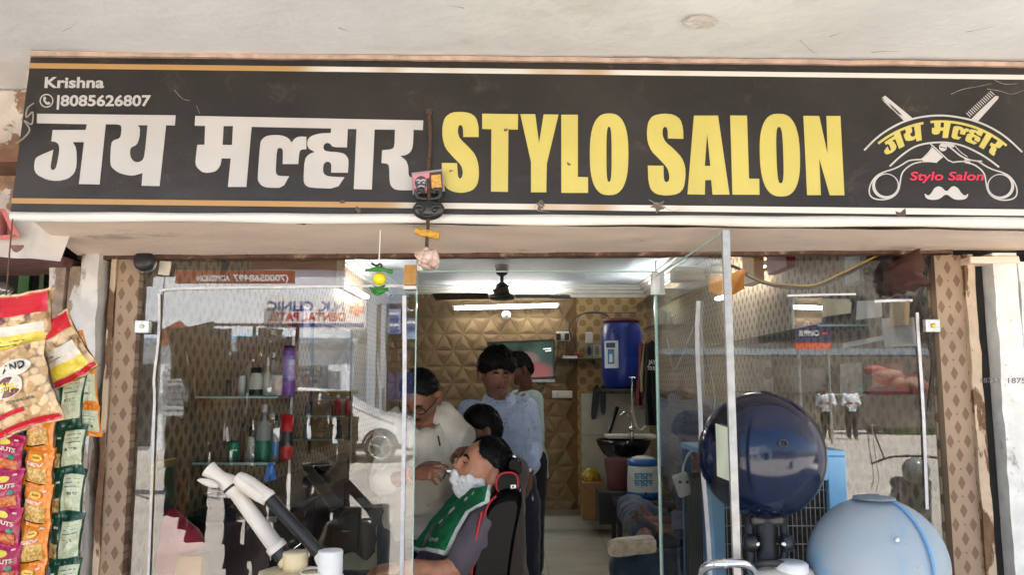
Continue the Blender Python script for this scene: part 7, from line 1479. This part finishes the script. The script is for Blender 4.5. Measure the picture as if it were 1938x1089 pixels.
# ---- motor scooter close to the shop, at the right
def scooter(px, py, t):
    h = PM(px, py, t); g = Vector((h.x, h.y, -.14)); sc = thing('motor_scooter', 'dark motor scooter with round headlamp, mirrored in right window', 'scooter', g); bl = mat('scooter_grey', srgb(70, 74, 72), .3); ax = Vector((.35, -.94, 0)).normalized(); s = Vector((ax.y, -ax.x, 0)) 
    MB().sph(h, .12, 20, 14, (1, .8, 1)).build('headlamp', mat('lamp_grey', srgb(120, 126, 124), .2), sc); MB().tube(sub([h + s * .36 + Vector((0, 0, .05)), h + s * .16 + Vector((0, 0, .12)), h - s * .16 + Vector((0, 0, .12)), h - s * .36 + Vector((0, 0, .05))], 5), .010, 8).build('handlebar', M_black, sc)
    for k in (-1, 1): st_ = MB().tube([h + s * .25 * k + Vector((0, 0, .1)), h + s * .32 * k + Vector((0, 0, .32))], .008, 6).build('mirror_stalk', M_black, sc); MB().sph(h + s * .33 * k + Vector((0, 0, .36)), .07, 14, 10, (1, .3, .6)).build('mirror', M_black, st_)
    for d_ in (.05, 1.2): c = g + ax * d_ + Vector((0, 0, .25)); MB().tube([c + ax * .2 * cos(2 * pi * i / 24) + Vector((0, 0, .2 * sin(2 * pi * i / 24))) for i in range(25)], .05, 10).build('wheel', MATS['tyre'], sc)
    MB().tube([h - Vector((0, 0, .05)), g + ax * .05 + Vector((0, 0, .3))], .05, 10).build('fork', bl, sc); MB().tube(sub([h + ax * .1 - Vector((0, 0, .1)), g + ax * .3 + Vector((0, 0, .35)), g + ax * .6 + Vector((0, 0, .4)), g + ax * 1.2 + Vector((0, 0, .55))], 5), .13, 12).build('body', bl, sc); MB().tube([g + ax * .6 + Vector((0, 0, .62)), g + ax * 1.3 + Vector((0, 0, .68))], .12, 12, flat=.5).build('seat', M_black, sc)
scooter(1738, 893, 4.3)
# ---- far side at the right: rubble wall, long store, awning, boards, walkers
lw_ = wall_px('boundary_wall', 1180, 2300, 690, 27, .4, mat('rubble_wall', srgb(104, 98, 90), .9, var=.4, vs=2.5, bump=.6, bs=4, dirt=(srgb(90, 84, 76), 1.5, .5, .7)), 'grey rubble boundary wall far across the street', 'wall')
fb_ = wall_px('store_building', 1120, 2400, 480, 31, 5, mat('store_wall', srgb(112, 106, 98), .85, var=.2, vs=.8), 'long grey brown store building behind the boundary wall')
for i in range(8): on(fb_, 'window', 1180 + i * 130, 1250 + i * 130, 560, 640, 30.9, .1, W_dk)
on(fb_, 'canopy', 1120, 2400, 660, 672, 28.6, 2, W_grey)
wall_px('street_house', -900, 40, 430, 20, 6, W_cream2, 'cream street house at the far left of the opposite row'); wall_px('street_house', 1010, 1110, 470, 24, 6, W_grey, 'grey street house between chemist and store')
cb = thing('shoe_shop_board', 'navy board with white lettering over an orange strip across the street', 'sign', PM(1540, 640, 20)); on(cb, 'board', 1507, 1573, 610, 649, 20, .08, mat('navy_board', srgb(66, 66, 96), .5)); on(cb, 'orange_strip', 1507, 1573, 649.5, 661, 20, .08, mat('orange_strip', srgb(226, 96, 60), .5)); text('CAMPUS', 1513, 636, 10, W_white, mmap(19.98), 0, cb, width=38, bold=.04, mirror=True); text('>>', 1556, 636, 9, MATS['orange_strip'], mmap(19.98), 0, cb, width=12, bold=.04, mirror=True)
for px in (1512, 1568): q = PM(px, 661, 20.04); MB().cyl((q.x, q.y, -.14), q, .04).build('post', M_alu, cb)
pl_ = thing('goods_heap', 'heap of orange and red goods on a stall by the rubble wall', 'heap', PM(1690, 745, 24)); 
for k in range(14): MB().sph(PM(1655 + k * 6.5, 700 + 3 * (k % 5) + k * 2, 24 - .1 * (k % 3)), .32, 12, 8, (1.3, .7, .5)).warp(.12, 3, k).build('sack', mat('sack_%d' % (k % 3), [srgb(160, 104, 84), srgb(136, 64, 72), srgb(150, 120, 104)][k % 3], .8), pl_)
on(pl_, 'table', 1648, 1752, 742, 748, 24, 1.0, M_black)
gs_ = MB(); rg = random.Random(8)
for i in range(900):
    x = rg.uniform(*sorted((PM(1690, 838, 24).x, PM(1990, 838, 24).x))); y = -24 - rg.uniform(0, 1.4); hh = rg.uniform(.1, .3); a_ = rg.uniform(0, pi); w = Vector((cos(a_), sin(a_), 0)) * .03; b0 = Vector((x, y, -.14)); gs_.add([b0 - w, b0 + w, b0 + Vector((rg.uniform(-.1, .1), 0, hh))], [(0, 1, 2)])
gs_.build('grass', mat('verge_grass', (.07, .12, .03), .8, var=.3), None, label='rough green grass along the rubble wall', cat='grass', kind='stuff')
def walker(px, t, label, shirt, trous, turn=0):
    g = PM(px, 800, t); g.z = -.14; p = thing('person', label, 'person', g); nk = g + Vector((0, 0, 1.42)); pel = g + Vector((0, 0, .95)); sd = Vector((cos(turn), sin(turn), 0)); fr = Vector((-sin(turn), cos(turn), 0)); H = Head(nk + Vector((0, 0, .17)), fr, UP); mb = MB(); H.skull(mb); limb(mb, [nk - UP * .05, H.c - UP * .06], [.055, .05]); trunk(mb, pel, nk, sd, fr, -.006)
    st = MB(); trunk(st, pel, nk - UP * .03, sd, fr, .02, low=-.1); tr = MB()
    for k in (-1, 1):
        sh = nk + sd * .18 * k - UP * .06; el = sh + sd * .08 * k + Vector((0, 0, -.27)) ; wr = el + fr * .16 - sd * .1 * k + UP * .02; limb(mb, [sh, el, wr], [.048, .036, .025]); hand(mb, wr, fr * .4 - sd * k + UP * .1, fr, k); limb(st, [sh, sh.lerp(el, .5), el, el.lerp(wr, .4)], [.074, .066, .06, .052])
        an = g + sd * .1 * k + UP * .08; limb(mb, [pel + sd * .09 * k, g + sd * .1 * k + UP * .5, an], [.085, .058, .04]); limb(mb, [an - UP * .04, an + fr * .15 - UP * .05], [.04, .03]); limb(tr, [pel + sd * .085 * k, g + sd * .1 * k + UP * .5, an + UP * .03], [.115, .085, .07])
    remesh(mb, 'body', SK1, .012, p, 1); remesh(st, 'shirt', shirt, .018, p, 2); remesh(tr, 'trousers', trous, .02, p, 1); H.hair(p, lambda a: 30 * gs((a + 180) % 360 - 180, 60) - 30 * gs(abs((a + 180) % 360 - 180) - 180, 70), lambda a, e: .015, 3, 0)
M_wsh = cloth_mat('white_shirt_far', (226, 230, 238)); walker(1566, 22, 'man in white shirt walking by the far wall, left of two', M_wsh, M_blackc, .6); walker(1613, 22, 'man in white shirt with bent arms by the far wall, right of two', M_wsh, M_blackc, 0)
# ---- curtain of snack packets, shade put into their dark film colours, left of the photographer
ORD = ['first', 'second', 'third', 'fourth', 'fifth', 'sixth', 'seventh', 'eighth', 'ninth', 'tenth', 'eleventh']; rg = random.Random(5); cols = [F_bk, film('shaded_maroon_film', (52, 18, 24)), film('shaded_olive_film', (48, 42, 30)), film('shaded_plum_film', (40, 22, 40))]
hr0 = thing('hanging_rail', 'rusty stepped rail carrying the curtain of dark packets', 'rail', (-1.5, -2.45, 0)); MB().cyl((-2.02, -2.45, 1.94), (-1.44, -2.45, 1.94), .010).build('rail', M_rust, hr0); MB().cyl((-1.44, -2.45, 1.49), (-1.02, -2.45, 1.49), .010).build('rail', M_rust, hr0)
for x, z_ in ((-1.73, 1.94), (-1.44, 1.95), (-1.2, 1.49)): MB().cyl((x, -2.47, -.14), (x, -2.47, z_), .012).build('post', M_rust, hr0)
for i, px in enumerate((414, 456, 496, 537, 572, 612, 650)):
    p = PM(px, 700, 2.45); zt_ = 1.91 - (.43 if i >= 4 else 0) - .05 * (i % 2); nn = [7, 11, 11, 11, 8, 8, 8][i]
    for k in range(nn):
        c = Vector((p.x + .03 * sin(k * 1.3 + i) + rg.uniform(-.012, .012), -2.45 + rg.uniform(-.02, .02), zt_ - .075 - .150 * k)); packet(c, .145 + .02 * sin(k * 2 + i), .155, .03, (rg.uniform(-.06, .06), pi + rg.uniform(-.25, .25)), cols[(i + k // 3) % 4], [(.2, .8, .3, .6, cols[(i + k + 2) % 4])], ORD[k] + ' dark packet down the ' + ORD[i] + ' string mirrored in left window', 'dark packets in the hanging curtain')
